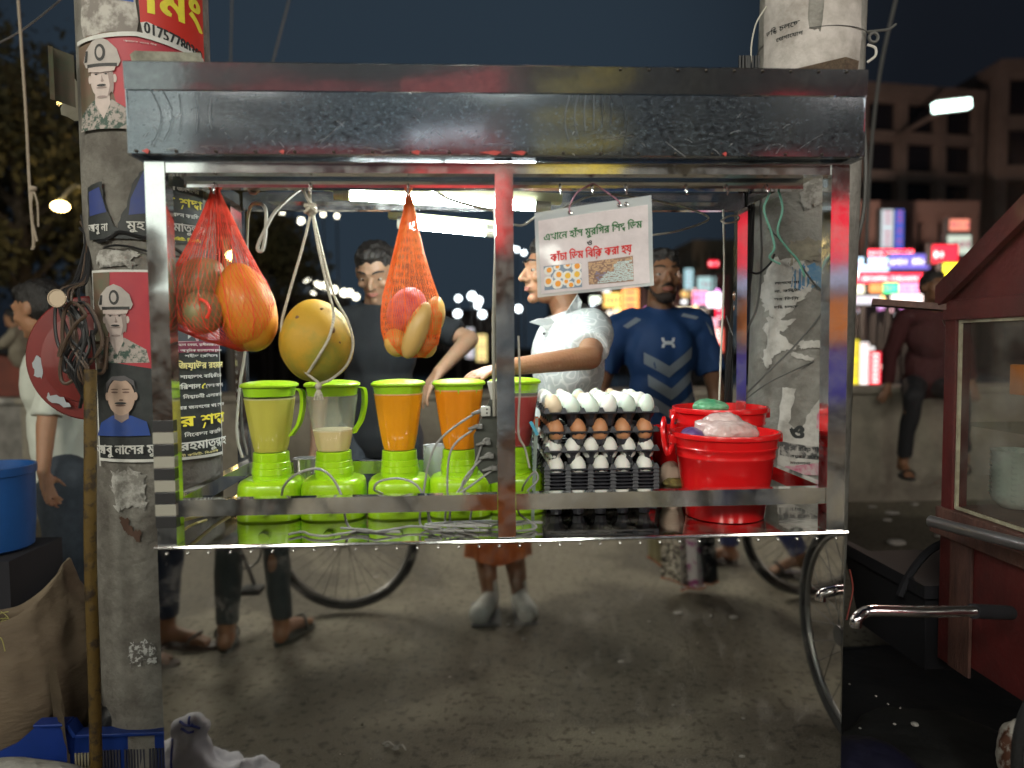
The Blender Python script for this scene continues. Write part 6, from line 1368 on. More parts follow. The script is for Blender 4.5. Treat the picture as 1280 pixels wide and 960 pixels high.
# man in the blue t-shirt
tee_blue = mat('blue_tee', (.012, .050, .155), .7, col2=(.010, .042, .13), ns=6, bump=.12, bs=200)
h3 = P(826, 348, 3.05)
man3, D3, W3 = person((h3.x + .0, 3.05, h3.z - 1.585), 178, 'bearded man in a blue t-shirt with grey chevrons behind the eggs', skC,
    J=dict(elL=(-.245, -.02, 1.10), elR=(.255, -.03, 1.12), shL=(-.168, -.01, 1.385), shR=(.168, -.01, 1.385)), head=(3, 2, 0), shirt=tee_blue, trousers=denim, voxel=.0065, moustache=2, wide=.86, sleeve=.72, hem=.82, fold=.013)
def bvh_of(o):
    me = o.data; return BVHTree.FromPolygons([tuple(v.co + ORG[o.name]) for v in me.vertices], [tuple(p.vertices) for p in me.polygons])
def project(mb, polys, Y, bv, off=.003, step=8):
    """photo outline pressed on to the cloth in front of it"""
    for pl in polys:
        b = bmesh.new(); f = b.faces.new([b.verts.new((x, y, 0)) for x, y in pl]); bmesh.ops.triangulate(b, faces=[f])
        for ax, no in ((0, (1, 0, 0)), (1, (0, 1, 0))):
            lo = min(p[ax] for p in pl); hi = max(p[ax] for p in pl); v = lo + step
            while v < hi:
                co = [0, 0, 0]; co[ax] = v; bmesh.ops.bisect_plane(b, geom=b.verts[:] + b.edges[:] + b.faces[:], plane_co=co, plane_no=no); v += step
        mp = {}
        for v in b.verts:
            q = P(v.co.x, v.co.y, Y); s = q - V((0, 1.0, 0)); hit = bv.ray_cast(s, V((0, 1, 0)), 3)
            mp[v] = mb.b.verts.new((hit[0] + V((0, -off, 0))) if hit[0] else q)
        for f in b.faces:
            try: mb.b.faces.new([mp[v] for v in f.verts])
            except ValueError: pass
        b.free()
sh3 = [c for c in man3.children if c.name.startswith('shirt')][0]; bv = bvh_of(sh3); grey_print = mat('grey_print', (.22, .25, .28), .7)
def chev(x0, xm, x1, y, drop, hgt, yr=0): return [[(x0, y), (xm, y + drop), (xm, y + drop + hgt), (x0, y + hgt)], [(xm, y + drop), (x1, y + yr), (x1, y + hgt + yr), (xm, y + drop + hgt)]]
polys = chev(799, 829, 857, 440, 17, 14, -7) + chev(804, 831, 860, 467, 17, 14, -6) + chev(809, 833, 862, 494, 15, 13, -6)
m = MB(); project(m, polys, 3.05, bv); m.build('chevron_print', grey_print, man3, fix=False)
lg = [[(818, 422.5), (821.5, 422.5), (822.5, 426.5), (830.5, 426.5), (831.5, 422.5), (835, 422.5), (834, 427.5), (831, 429), (822, 429), (819, 427.5)], [(818, 434.5), (821.5, 434.5), (822.5, 430.8), (830.5, 430.8), (831.5, 434.5), (835, 434.5), (834, 430), (831, 428.3), (822, 428.3), (819, 430)]]
m = MB(); project(m, lg, 3.05, bv, .0045, 4); m.build('logo_print', mat('logo_white', (.62, .64, .66), .6), man3, fix=False)
m = MB(); project(m, [[(776, 408), (792, 397), (798, 400), (782, 411)], [(850, 392), (868, 397), (864, 400), (846, 396)], [(876, 402), (884, 412), (888, 420), (883, 418)]], 3.05, bv, .004); m.build('shoulder_print', grey_print, man3, fix=False)
# seated man on the wall
red_sh = mat('maroon_kurta', (.045, .007, .008), .85, bump=.2, bs=60); black_tr = mat('black_trousers', (.012, .012, .014), .85)
h4 = P(1166, 358, 5.15); bz = h4.z - 1.585 + .02
L4 = V((h4.x, 5.35, 0))
wq = lambda x, y, Y: ('w', P(x, y, Y))
person(L4, 172, 'man in a dark red shirt sitting on the river wall behind the red cart', skC,
    J=dict(head=wq(1167, 360, 5.18), neck=wq(1165, 388, 5.26), chest=wq(1160, 420, 5.30), waist=wq(1158, 452, 5.36), pelvis=wq(1158, 474, 5.42), shL=wq(1192, 396, 5.26), shR=wq(1130, 396, 5.26),
           elL=wq(1208, 440, 5.2), elR=wq(1114, 440, 5.28), wrL=wq(1215, 478, 5.15), wrR=wq(1110, 482, 5.30), haR=wq(1106, 492, 5.28), hipL=wq(1175, 482, 5.36), hipR=wq(1142, 482, 5.36), knL=wq(1200, 496, 4.92), knR=wq(1142, 496, 4.92),
           anL=wq(1205, 570, 5.12), anR=wq(1128, 578, 5.12), toL=wq(1205, 590, 4.98), toR=wq(1138, 597, 4.98)), head=(8, 0, 0), shirt=red_sh, trousers=black_tr, voxel=.011, sleeve=1., hem=-5, moustache=1, sandals=mat('black_rubber', (.015, .015, .015), .6), trouser_end=.9, pants_r=.95)
# man at the left with the white shirt, bent forward, in profile to the left
white_sh = mat('white_shirt', (.52, .54, .47), .8, bump=.2, bs=60, col2=(.46, .48, .42), ns=3)
L5 = P(95, 780, 3.2); L5.z = 0; L5.y = 3.2
person(L5, 80, 'man in a white shirt and dark trousers standing beside the blue barrel', skB,
    J=dict(head=wq(48, 388, 3.12), neck=wq(70, 428, 3.18), chest=wq(78, 480, 3.2), waist=wq(82, 535, 3.2), pelvis=wq(86, 585, 3.2), shL=wq(70, 448, 3.02), shR=wq(78, 448, 3.36), elL=wq(58, 530, 2.95), wrL=wq(54, 590, 2.90), haL=wq(60, 612, 2.9), elR=wq(90, 530, 3.42), wrR=wq(98, 600, 3.4),
           hipL=wq(82, 600, 3.1), hipR=wq(88, 600, 3.28), knL=wq(84, 690, 3.06), knR=wq(96, 690, 3.26), anL=wq(100, 772, 3.1), anR=wq(108, 765, 3.3), toL=wq(72, 780, 3.1), toR=wq(80, 772, 3.3)), head=(0, -12, 0), shirt=white_sh, trousers=denim, voxel=.010, sleeve=.9, hem=.62, pants_r=1.2, sandals=mat('brown_rubber', (.06, .04, .03), .6), fold=.014)
# woman sitting far off at the left
L6 = P(22, 433, 6.3); L6.z = 1.25 - .5
person((L6.x, 6.32, .58), 100, 'small figure in a pale shawl sitting on the red parapet far left', skB,
    J=dict(head=(0, .05, 1.27), neck=(0, 0, 1.14), chest=(0, -.02, 1.02), waist=(0, -.02, .95), pelvis=(0, 0, .93), shL=(-.16, 0, 1.1), shR=(.16, 0, 1.1), elL=(-.2, .08, .98), elR=(.2, .08, .98), wrL=(-.1, .22, .96), wrR=(.1, .22, .96), hipL=(-.08, .05, .93), hipR=(.08, .05, .93), knL=(-.1, .4, .98), knR=(.1, .4, .98), anL=(-.1, .45, .55), anR=(.1, .45, .55), toL=(-.1, .58, .5), toR=(.1, .58, .5)),
    shirt=mat('pale_shawl', (.22, .19, .14), .85), trousers=black_tr, voxel=.014, face=False, sleeve=1., fingers=False, hem=-5, scale=.72)

# ---------------------------------------------------------------- people behind the camera, seen in the polished panel
orange_cl = mat('orange_cloth', (.55, .17, .04), .8, col2=(.30, .07, .02), ns=12, stretch=(1, 1, .3), bump=.5, bs=40)
rf = lambda x, y, Yv: ('w', R(x, y, Yv))
Lp = V((.10, -.14, 0))
person(Lp, 0, 'photographer in an orange wrap and pale shoes, mirrored in the front panel', skC,
    J=dict(anL=('w', R(614, 752, 3.34)), anR=('w', R(650, 748, 3.34)), toL=('w', R(602, 775, 3.2)), toR=('w', R(658, 776, 3.2)), knL=('w', R(606, 690, 3.36)), knR=('w', R(642, 690, 3.36)),
           elL=(-.30, .02, 1.12), elR=(.30, .02, 1.12), wrL=(-.14, .085, 1.20), wrR=(-.06, .085, 1.17), head=(-.0, -.06, 1.56), neck=(0, -.12, 1.42), chest=(0, -.13, 1.24), waist=(0, -.12, 1.06), pelvis=(0, -.12, .92), shL=(-.18, -.13, 1.38), shR=(.18, -.13, 1.38), hipL=(-.08, -.12, .9), hipR=(.08, -.12, .9)),
    shirt=mat('steel_blue_shirt', (.25, .31, .38), .8), skirt=(.60, .245, .14, .155, orange_cl), voxel=.011, hem=.52, head=(0, -5, 0))
shoe = mat('pale_shoe', (.42, .43, .39), .6)
for a, b_ in (((614, 754), (600, 772)), ((650, 750), (660, 776))):
    A = R(a[0], a[1], 3.33); B = R(b_[0], b_[1], 3.16); B.z = .035
    m = MB().capsule(V((A.x, A.y - .02, .045)), V((B.x, B.y, .04)), .042, .050, 14).capsule(V((A.x, A.y - .02, .05)), V((A.x, A.y - .01, .13)), .042, .032, 12)
    t = thing('shoe', ('left' if a[0] < 630 else 'right') + ' pale grey shoe on the photographer, mirrored in the panel', 'shoe', (A.x, A.y, 0)); remeshed(m, .008, 4).build('upper', shoe, t)
    MB().box((min(A.x, B.x) - .04, A.y - .06, .002), (max(A.x, B.x) + .04, B.y + .05, .014), .006).build('sole', mat('shoe_sole', (.1, .1, .1), .7), t)
gr_denim = mat('grey_denim', (.045, .058, .058), .85, col2=(.06, .07, .07), ns=20, bump=.3, bs=100)
Lq = (R(280, 812, 2.94) + R(352, 797, 3.02)) / 2; Lq.z = 0
person(Lq, 178, 'bystander in grey jeans and dark slippers, mirrored at the left of the panel', skB,
    J=dict(anL=('w', V((R(352, 800, 3.0).x, R(352, 800, 3.0).y, .08))), anR=('w', V((R(284, 812, 2.95).x, R(284, 812, 2.95).y, .08))), toL=('w', V((R(372, 790, 3.0).x, R(352, 790, 3.17).y, .03))), toR=('w', V((R(268, 790, 2.95).x, R(270, 790, 3.10).y, .03))),
           knL=('w', V((R(343, 700, 3.0).x, R(343, 700, 3.02).y, .5))), knR=('w', V((R(288, 700, 2.95).x, R(288, 700, 2.95).y, .5)))), shirt=mat('pale_shirt', (.62, .66, .60), .8), trousers=gr_denim, sandals=mat('olive_rubber', (.06, .062, .05), .6), voxel=.011, trouser_end=.93, pants_r=.88, face=True)
Lr = R(196, 808, 2.9); Lr.z = 0
person((Lr.x - .02, Lr.y, 0), -75, 'bystander with bare feet in sandals and navy trousers, mirrored at the left edge', skC, J=dict(anL=(-.07, -.06, .075), toL=(-.05, .12, .02), anR=(.11, -.02, .075), toR=(.13, .17, .02)),
    shirt=mat('brown_shirt', (.12, .07, .05), .8), trousers=mat('navy_trousers', (.02, .028, .05), .85), sandals=mat('brown_rubber', (.06, .04, .03), .6), voxel=.011, trouser_end=.86, pants_r=.9)
Ls = R(932, 725, 3.83); Ls.z = 0
person((Ls.x + .05, Ls.y, 0), 100, 'passer-by in blue jeans and dark shoes, mirrored at the right of the panel', skB, J=dict(knL=(-.09, .12, .5), anL=(-.1, .12, .075), toL=(-.1, .30, .02), anR=(.1, -.22, .10), toR=(.1, -.06, .02), knR=(.09, .0, .48)),
    shirt=mat('teal_shirt', (.05, .12, .12), .8), trousers=mat('blue_jeans', (.03, .05, .17), .8, col2=(.05, .07, .2), ns=18), sandals=mat('black_rubber', (.015, .015, .015), .6), voxel=.012)
# patterned cloth
def pattern():
    m = mat('patterned_cloth', (.03, .03, .03), .8, col2=(.8, .76, .68), ns=70, nd=1, contrast=(.5, .53)); return m
q = R(845, 672, 3.5); t = thing('patterned_scarf', 'black and white patterned scarf with pink flowers, mirrored at the top of the panel', 'scarf', q)
for i, (x0, x1, m_) in enumerate(((808, 822, mat('olive_cloth', (.45, .42, .30), .8)), (820, 846, pattern()), (844, 866, mat('white_cloth', (.80, .78, .77), .8, col2=(.5, .12, .35), ns=26, nd=1, contrast=(.58, .62))), (864, 882, mat('black_cloth', (.02, .025, .03), .8)))):
    zb = (.50, .34, .285, .30)[i]; zb = {0: R(815, 695, 3.5).z, 1: R(833, 720, 3.5).z, 2: R(855, 735, 3.5).z, 3: R(873, 728, 3.5).z}[i]; A = R(x0, 640, 3.5); B = R(x1, 640, 3.5); rows = []
    for j in range(9):
        f = j / 8; z = 1.0 + (zb - 1.0) * f; sh = .06 * max(0, f - .3) * (0 if i == 0 else 1)
        rows.append([V((A.x + (B.x - A.x) * k_ / 6 + (sh + .02 * f) * (.4 + .6 * k_ / 6), A.y + .014 * sin(k_ * 1.4 + i) + .01 * i, z - (.05 * k_ / 6 * f if i in (0, 1) else -.01 * k_ / 6 * f))) for k_ in range(7)])
    b = MB(); b.loft(rows, caps=False, closed=False); bmesh.ops.solidify(b.b, geom=b.b.faces[:], thickness=.003); b.build('cloth_panel', m_, t)
    b = MB(); b.tube(rows[-1], .005, 5, 2); b.build('orange_hem', mat('orange_hem', (.6, .15, .05), .7), t)
# ================================================================ BICYCLES (seen in the panel)
tyre = mat('tyre', (.022, .022, .023), .75, bump=.4, bs=120); rimm = mat('wheel_rim', (.25, .25, .25), .35, .8); spk = mat('spoke', (.09, .09, .09), .4, .6); frm = mat('bike_frame', (.03, .032, .036), .4, coat=.3)
chrome_p = mat('chrome_pipe', (.72, .70, .74), .14, 1., bump=.1, bs=30)
def wheel(c, r, axis, parent, name='wheel', spokes=32):
    ax = V((0, 1, 0)) if axis == 'Y' else V((1, 0, 0)); u = V((1, 0, 0)) if axis == 'Y' else V((0, 1, 0))
    w = MB().torus(c, r - .017, .0175, axis, 60, 10).build(name, tyre, parent)
    MB().torus(c, r - .040, .009, axis, 60, 6).build('rim', rimm, w)
    m = MB().cone(V(c) - ax * .045, V(c) + ax * .045, .020, .020, 14); m.cone(V(c) - ax * .05, V(c) - ax * .044, .03, .03, 14); m.cone(V(c) + ax * .044, V(c) + ax * .05, .03, .03, 14); m.build('hub', frm, w)
    for i in range(spokes):
        a = 2 * pi * i / spokes; s = 1 if i % 2 else -1; d = u * cos(a) + V((0, 0, 1)) * sin(a); a2 = a + .5 * (1 if i % 4 < 2 else -1); e = u * cos(a2) + V((0, 0, 1)) * sin(a2)
        MB().cone(V(c) + e * .026 + ax * (.04 * s), V(c) + d * (r - .043), .0014, .0014, 5).build('spoke', spk, w)
    return w
def bicycle(c, sgn, label):
    c = V(c); t = thing('bicycle', label, 'bicycle', (c.x + sgn * .5, c.y, 0)); wheel(c, .34, 'Y', t); f = c + V((sgn * 1.08, 0, 0)); wheel(f, .34, 'Y', t)
    bb = c + V((sgn * .46, 0, -.03)); st_ = bb + V((-sgn * .17, 0, .56)); hd = f + V((-sgn * .20, 0, .56)); hb = f + V((-sgn * .15, 0, .36))
    m = MB()
    for a, b in ((c + V((0, .04, 0)), bb), (c + V((0, -.04, 0)), bb), (bb, st_), (bb, hb), (st_ + V((0, 0, -.05)), hd + V((0, 0, -.04))), (hd, hb), (c, st_ + V((0, 0, -.08)))): m.cone(a, b, .014, .014, 10)
    m.build('frame', frm, t)
    MB().tube([hb, f + V((-sgn * .05, .05, .1)), f + V((0, .05, 0))], .011, 8).tube([hb, f + V((-sgn * .05, -.05, .1)), f + V((0, -.05, 0))], .011, 8).build('fork', frm, t)
    MB().ell(st_ + V((0, 0, .06)), (.14, .07, .03)).cone(st_, st_ + V((0, 0, .05)), .012, .012, 8).build('saddle', mat('saddle_leather', (.03, .02, .015), .5), t)
    MB().tube([hd + V((sgn * .02, -.28, .12)), hd + V((sgn * .06, -.1, .16)), hd + V((0, 0, .10)), hd + V((sgn * .06, .1, .16)), hd + V((sgn * .02, .28, .12))], .011, 8).build('handlebar', chrome_p, t)
    MB().torus(bb + V((0, .06, 0)), .085, .006, 'Y', 36, 6).build('chainring', frm, t)
    cr = MB().cone(bb + V((0, .075, 0)), bb + V((-sgn * .06, .08, -.16)), .010, .009, 8).cone(bb + V((0, -.075, 0)), bb + V((sgn * .06, -.08, .16)), .010, .009, 8).build('crank', frm, t)
    for s_, k_ in ((-1, 1), (1, -1)):
        q = bb + V((sgn * s_ * .06, .13 * k_, -.16 * k_)); MB().box(q - V((.045, .045, .012)), q + V((.045, .045, .012)), .003).build('pedal', tyre, t)
    MB().tube([c + V((-sgn * .33, 0, .15)), c + V((-sgn * .27, 0, .26)), c + V((0, 0, .385)), c + V((sgn * .22, 0, .3))], .012, 6).build('mudguard', frm, t)
c = R(432, 686, 3.34); c.z = .345; c.y = -.16
bicycle(c, -1, 'dark bicycle standing in the street, mirrored behind the blenders end of the panel')
c = R(1014, 690, 3.36); c.z = .345; c.y = -.18
bicycle(c, 1, 'dark bicycle mirrored at the right end of the panel behind the scarf')
# ================================================================ RED FOOD CART
rcw = mat('red_cart_paint', (.105, .014, .014), .5, col2=(.055, .010, .010), ns=5, nd=7, bump=.3, bs=40, coat=.1, contrast=(.4, .65)); brn = mat('brown_cart_wood', (.13, .06, .045), .6, col2=(.07, .035, .03), ns=9, nd=7, stretch=(1, 4, 1), bump=.4, bs=40)
XC, YC0, YC1 = 1.368, .95, 2.03
t = rc = thing('red_food_cart', 'old red wooden food cart with a glass side and pitched roof at the right edge', 'food cart', (1.75, 1.5, 0))
zs = PX(1210, 642, XC).z; ze = 1.355
print('cart sill', PX(1210, 642, XC), PX(1280, 662, XC), PX(1210, 378, XC), PX(1280, 285, XC))
for y in (YC0, YC1 - .05): MB().box((XC, y, .30), (XC + .045, y + .05, ze), .004).build('post', rcw, t, smooth=False)
MB().box((XC + .7, YC1 - .05, .30), (XC + .745, YC1, ze), .004).build('post', rcw, t, smooth=False); MB().box((XC + .7, YC0, .30), (XC + .745, YC0 + .05, ze), .004).build('post', rcw, t, smooth=False)
MB().box((XC - .01, YC0 - .02, zs - .045), (XC + .76, YC1 + .01, zs - .005), .004).build('sill', brn, t, smooth=False)
MB().box((XC - .02, YC0 - .02, zs - .085), (XC + .77, YC1 + .02, zs - .047), .004).build('ledge', brn, t, smooth=False)
k = 0
MB().box((XC + .006, YC0 + .05, .33), (XC + .024, YC1 - .052, zs - .088), .002).build('side_panel', rcw, t, smooth=False)
MB().box((XC - .004, YC1 - .14, .30), (XC + .005, YC1 - .052, zs - .09), .002).build('corner_board', brn, t, smooth=False)
MB().box((XC + .03, YC0, .32), (XC + .72, YC1 - .02, .345)).build('floor_board', brn, t, smooth=False)
MB().box((XC + .03, YC1 - .03, .345), (XC + .70, YC1 - .012, zs - .09)).build('back_board', brn, t, smooth=False)
MB().box((XC - .004, YC0, ze - .062), (XC + .75, YC1, ze), .004).build('top_beam', rcw, t, smooth=False) if False else None
MB().box((XC - .006, YC0 - .0, ze - .055), (XC + .05, YC1 + .004, ze + .002), .004).build('top_beam', rcw, t, smooth=False)
MB().box((XC + .052, YC1 - .045, ze - .055), (XC + .74, YC1 + .002, ze + .0), .004).build('top_beam', rcw, t, smooth=False)
pk = ze + .32; ym = (YC0 + YC1) / 2
MB().slab([(XC + .01, YC0 - .02, ze + .003), (XC + .01, YC1 + .02, ze + .003), (XC + .01, ym, pk)], (.015, 0, 0)).build('gable_board', rcw, t, smooth=False)
for y0_, s in ((YC1 + .01, 1), (YC0 - .01, -1)):
    a = V((XC - .005, y0_, ze - .0)); b = V((XC - .005, ym, pk + .01)); MB().slab([a, b, b + V((0, 0, .035)), a + V((0, 0, .035))], (.9, 0, 0)).build('roof_panel', brn, t, smooth=False)
    MB().slab([a + V((0, 0, -.02)), b + V((0, 0, -.02)), b + V((0, 0, .045)), a + V((0, 0, .045))], (-.02, 0, 0)).build('barge_board', rcw, t, smooth=False)
glass = bpy.data.materials.new('dirty_glass'); glass.use_nodes = True; _t = glass.node_tree; _t.nodes.clear()
_o = _t.nodes.new('ShaderNodeOutputMaterial'); _m = _t.nodes.new('ShaderNodeMixShader'); _tr = _t.nodes.new('ShaderNodeBsdfTransparent'); _g = _t.nodes.new('ShaderNodeBsdfPrincipled'); _n = _t.nodes.new('ShaderNodeTexNoise'); _c = _t.nodes.new('ShaderNodeTexCoord')
_g.inputs['Base Color'].default_value = (.35, .34, .31, 1); _g.inputs['Roughness'].default_value = .12; _n.inputs['Scale'].default_value = 9; _n.inputs['Detail'].default_value = 9; _tr.inputs[0].default_value = (.85, .87, .85, 1)
_mr = _t.nodes.new('ShaderNodeMapRange'); _mr.inputs[1].default_value = .42; _mr.inputs[2].default_value = .72; _mr.inputs[3].default_value = .03; _mr.inputs[4].default_value = .22
_t.links.new(_c.outputs['Object'], _n.inputs[0]); _t.links.new(_n.outputs['Fac'], _mr.inputs[0]); _t.links.new(_mr.outputs[0], _m.inputs[0]); _t.links.new(_tr.outputs[0], _m.inputs[1]); _t.links.new(_g.outputs[0], _m.inputs[2]); _t.links.new(_m.outputs[0], _o.inputs[0])
MB().box((XC + .012, YC0 + .052, zs), (XC + .016, YC1 - .052, ze - .056)).build('glass_pane', glass, t, smooth=False)
sil = mat('pane_bead', (.42, .40, .28), .6, col2=(.25, .22, .15), ns=20)
for a, b in (((XC + .008, YC1 - .058, zs), (XC + .008, YC1 - .058, ze - .056)), ((XC + .008, YC0 + .06, zs + .003), (XC + .008, YC1 - .062, zs + .003)), ((XC + .008, YC0 + .06, ze - .06), (XC + .008, YC1 - .062, ze - .06))): MB().obox(a, b, .008, .008).build('pane_bead', sil, t, smooth=False)
MB().box((XC + .03, YC0 + .05, 1.0), (XC + .70, YC1 - .08, 1.012)).build('shelf', glass, t, smooth=False)
MB().box((XC + .72, YC0, .35), (XC + .735, YC1, ze - .02)).build('far_side', brn, t, smooth=False)
MB().box((XC + .03, YC0 + .04, zs - .003), (XC + .71, YC1 - .04, zs + .004)).build('counter', brn, t, smooth=False)
# rail pipe in front of the sill and the push handle
MB().tube([PX(1163, 651, 1.24), PX(1200, 661, 1.26), PX(1290, 684, 1.28), PX(1400, 712, 1.30)], .0155, 12, 4).build('rail_pipe', mat('dull_pipe', (.42, .41, .42), .3, .9, bump=.1, bs=40), t)
hz = P(1085, 765, 1.53)
MB().tube([P(1069, 783, 1.52), P(1071, 774, 1.52), P(1080, 766, 1.53), P(1094, 764, 1.53), P(1150, 765, 1.53), P(1200, 764, 1.54), P(1218, 764, 1.54)], .0125, 12, 6).build('push_handle', chrome_p, t)
wheel((1.15, 1.10, .345), .345, 'X', t, 'wheel', 28)
MB().cone((1.15, 1.10, .345), (2.1, 1.10, .345), .018, .018, 10).build('axle', frm, t)
# plank shelf and brace at the back corner
MB().obox(P(1090, 378, 2.16), P(1200, 386, 2.05), .12, .018).build('plank_shelf', brn, t, smooth=False)
MB().obox(P(1182, 398, 2.06), P(1203, 440, 2.04), .02, .02).build('brace', brn, t, smooth=False)
# bowls
bowl_m = mat('bowl_white', (.75, .82, .77), .3, col2=(.42, .50, .47), ns=26, contrast=(.55, .68), coat=.5)
q = PX(1268, 640, XC + .16)
for i in range(9):
    z = zs + .006 + i * .0155; tone = i
    b = MB().lathe([(.030, 0), (.034, .002), (.055, .022), (.0625, .040), (.0635, .041), (.0615, .040), (.054, .024), (.030, .006)], (q.x, q.y, z), 36)
    tag(b.build('bowl', bowl_m), 'white patterned bowl behind the dirty glass, ' + ORD[i] + ' from the bottom of the stack', 'bowl', 'white bowls stacked in the red cart')
q = PX(1277, 470, XC + .06); tag(MB().box(q + V((-.01, -.03, -.05)), q + V((.01, .03, .03)), .004).build('orange_packet', mat('orange_packet', (.75, .22, .03), .4)), 'orange packet hanging inside the glass of the red cart', 'packet')
# black box, hose, tarp, bag around the red cart
bx = mat('black_crate', (.010, .010, .014), .85)
t = thing('black_crate', 'large black plastic crate beside the red cart', 'crate', P(1160, 840, 2.25))
a = P(1116, 712, 2.25); b = P(1216, 742, 2.25)
m = MB(); z0 = .22; zt1 = a.z
lo = V((a.x, 2.1, z0)); hi = V((b.x + .1, 2.55, zt1))
m.loft([[(lo.x + .03, 2.12, z0), (hi.x, 2.12, z0), (hi.x, 2.5, z0), (lo.x + .03, 2.5, z0)], [(lo.x, 2.08, zt1 - .03), (hi.x, 2.08, zt1 - .03), (hi.x, 2.56, zt1 - .03), (lo.x, 2.56, zt1 - .03)]]).build('bin', bx, t, smooth=False)
MB().box((lo.x - .015, 2.06, zt1 - .03), (hi.x + .01, 2.10, zt1 + .01)).box((lo.x - .015, 2.101, zt1 - .03), (lo.x + .02, 2.56, zt1 + .01)).build('rim', bx, t, smooth=False)
cable([P(1125, 745, 2.15), P(1136, 720, 2.15), P(1160, 690, 2.12), P(1188, 676, 2.08), P(1215, 676, 2.02)], .012, 'thick black hose curving from the crate to the red cart', bx, 'hose', 'hose')
cable([P(1062, 712, 1.75), P(1066, 735, 1.75), P(1062, 758, 1.75), P(1058, 775, 1.75)], .0022, 'thin red brown wire beside the right end of the panel', mat('rust_wire', (.2, .04, .03), .5), 'wire', 'wire')
for i, (x, y, Y, rad, lab, mm) in enumerate(((1085, 985, 1.80, (.17, .14, .10), 'dark blue tarpaulin heap at the right foot of the stall', mat('navy_tarp', (.010, .010, .028), .5, bump=.5, bs=12)), (1165, 935, 2.05, (.25, .2, .06), 'dark heap of rags under the chrome handle', mat('dark_rags', (.010, .010, .010), .7, bump=.6, bs=15)))):
    crumple('tarpaulin', P(x, y, Y), rad, mm, lab, 'tarpaulin', 20 + i, .18, 9)
for i, (x, y, r_) in enumerate(((1118, 905, .004), (1095, 870, .003), (1110, 880, .003), (1143, 905, .009), (1062, 855, .003), (1125, 885, .0025), (1075, 910, .004))):
    p = P(x, y, 1.86 + .03 * i); crumple('litter', p, (r_, r_, r_ * .6), mat('litter_grey', (.4, .38, .36), .7), 'small pale litter on the dark rags under the chrome handle', 'litter', i, .3, 60)['group'] = 'litter on the dark rags'
crumple('white_bag', P(1278, 948, 1.72), (.055, .06, .085), mat('white_bag', (.55, .53, .48), .6, col2=(.12, .05, .03), ns=14, contrast=(.5, .6)), 'white plastic bag with brown print in the bottom right corner', 'plastic bag', 4, .2)
# ================================================================ LEFT FOREGROUND
t = thing('blue_barrel', 'blue plastic barrel at the left edge behind the sack', 'barrel', P(-8, 690, 2.6))
p = P(-12, 640, 2.6); z0 = P(0, 686, 2.6).z; z1 = P(0, 582, 2.6).z
MB().lathe([(.115, z0), (.128, z0 + .01), (.135, z0 + .1), (.139, z1 - .03), (.144, z1 - .028), (.144, z1), (.136, z1), (.132, z1 - .05), (.12, z0 + .03)], (p.x, p.y, 0), 40).build('tub', mat('blue_plastic', (.012, .075, .26), .45, col2=(.010, .06, .21), ns=4), t)
MB().box((p.x - .16, p.y - .15, 0), (p.x + .15, p.y + .16, z0 - .003)).build('stand', bx, t, smooth=False)
# woven sack
sack_m = mat('woven_sack', (.17, .13, .085), .8, col2=(.10, .075, .05), ns=5, nd=6, bump=.5, bs=70, stretch=(.4, .4, 1))
cx, cy = P(18, 850, 2.08).x, 2.10; t = thing('woven_sack', 'brown woven sack with an open folded mouth full of straw at the left', 'sack', (cx, cy, 0)); rs = []
ztop = P(60, 748, 2.08).z
for j in range(24):
    q = j / 23; z = .12 + (ztop - .12) * q; r = .17 + .045 * sin(pi * min(1, q * 1.15)) - .06 * max(0, q - .75) * 2
    rs.append([V((cx + r * .95 * cos(a) * (1 + .09 * noise.noise(V((cos(a) * 1.5, sin(a) * 1.5, z * 5))) + .07 * (1 - 2 * abs(noise.noise(V((cos(a) * 3, sin(a) * 3, z * 9)))))), cy + r * sin(a) * (1 + .07 * noise.noise(V((cos(a) * 1.5 + 5, sin(a) * 1.5, z * 5)))), z + .045 * q * sin(a * 2 + .6) + .05 * q * cos(a))) for a in (2 * pi * i / 72 for i in range(72))])
inner = [[V((cx + (v.x - cx) * s, cy + (v.y - cy) * s, v.z - d)) for v in rs[-1]] for s, d in ((.97, -.004), (.86, .03), (.80, .10))]
MB().loft(rs + inner, caps=True).build('sack_cloth', sack_m, t)
rnd = random.Random(5)
for i in range(46):
    a = rnd.uniform(0, 2 * pi); r = rnd.uniform(.0, .15); p = V((cx + r * cos(a) - .02, cy + r * sin(a) - .05, ztop - .07)); d = V((rnd.uniform(-1, 1), rnd.uniform(-1, 1), rnd.uniform(.1, .5))) * .05
    MB().tube([p - d, p + V((0, 0, .01)), p + d], .0014, 4, 3).build('straw', mat('green_straw', (.38, .36, .12), .8), t)
b = MB()
rows = []
for j in range(6):
    q = j / 5; rows.append([V((P(70 + 30 * q, 850, 1.95).x + .0 * k_, 1.93 - .05 * q + .01 * sin(k_), .10 + .055 * k_ * (1 - q * .35) + .02 * sin(k_ * 2 + j))) for k_ in range(7)])
b.loft(rows, caps=False, closed=False); bmesh.ops.solidify(b.b, geom=b.b.faces[:], thickness=.004); b.build('sack_fold', sack_m, t)
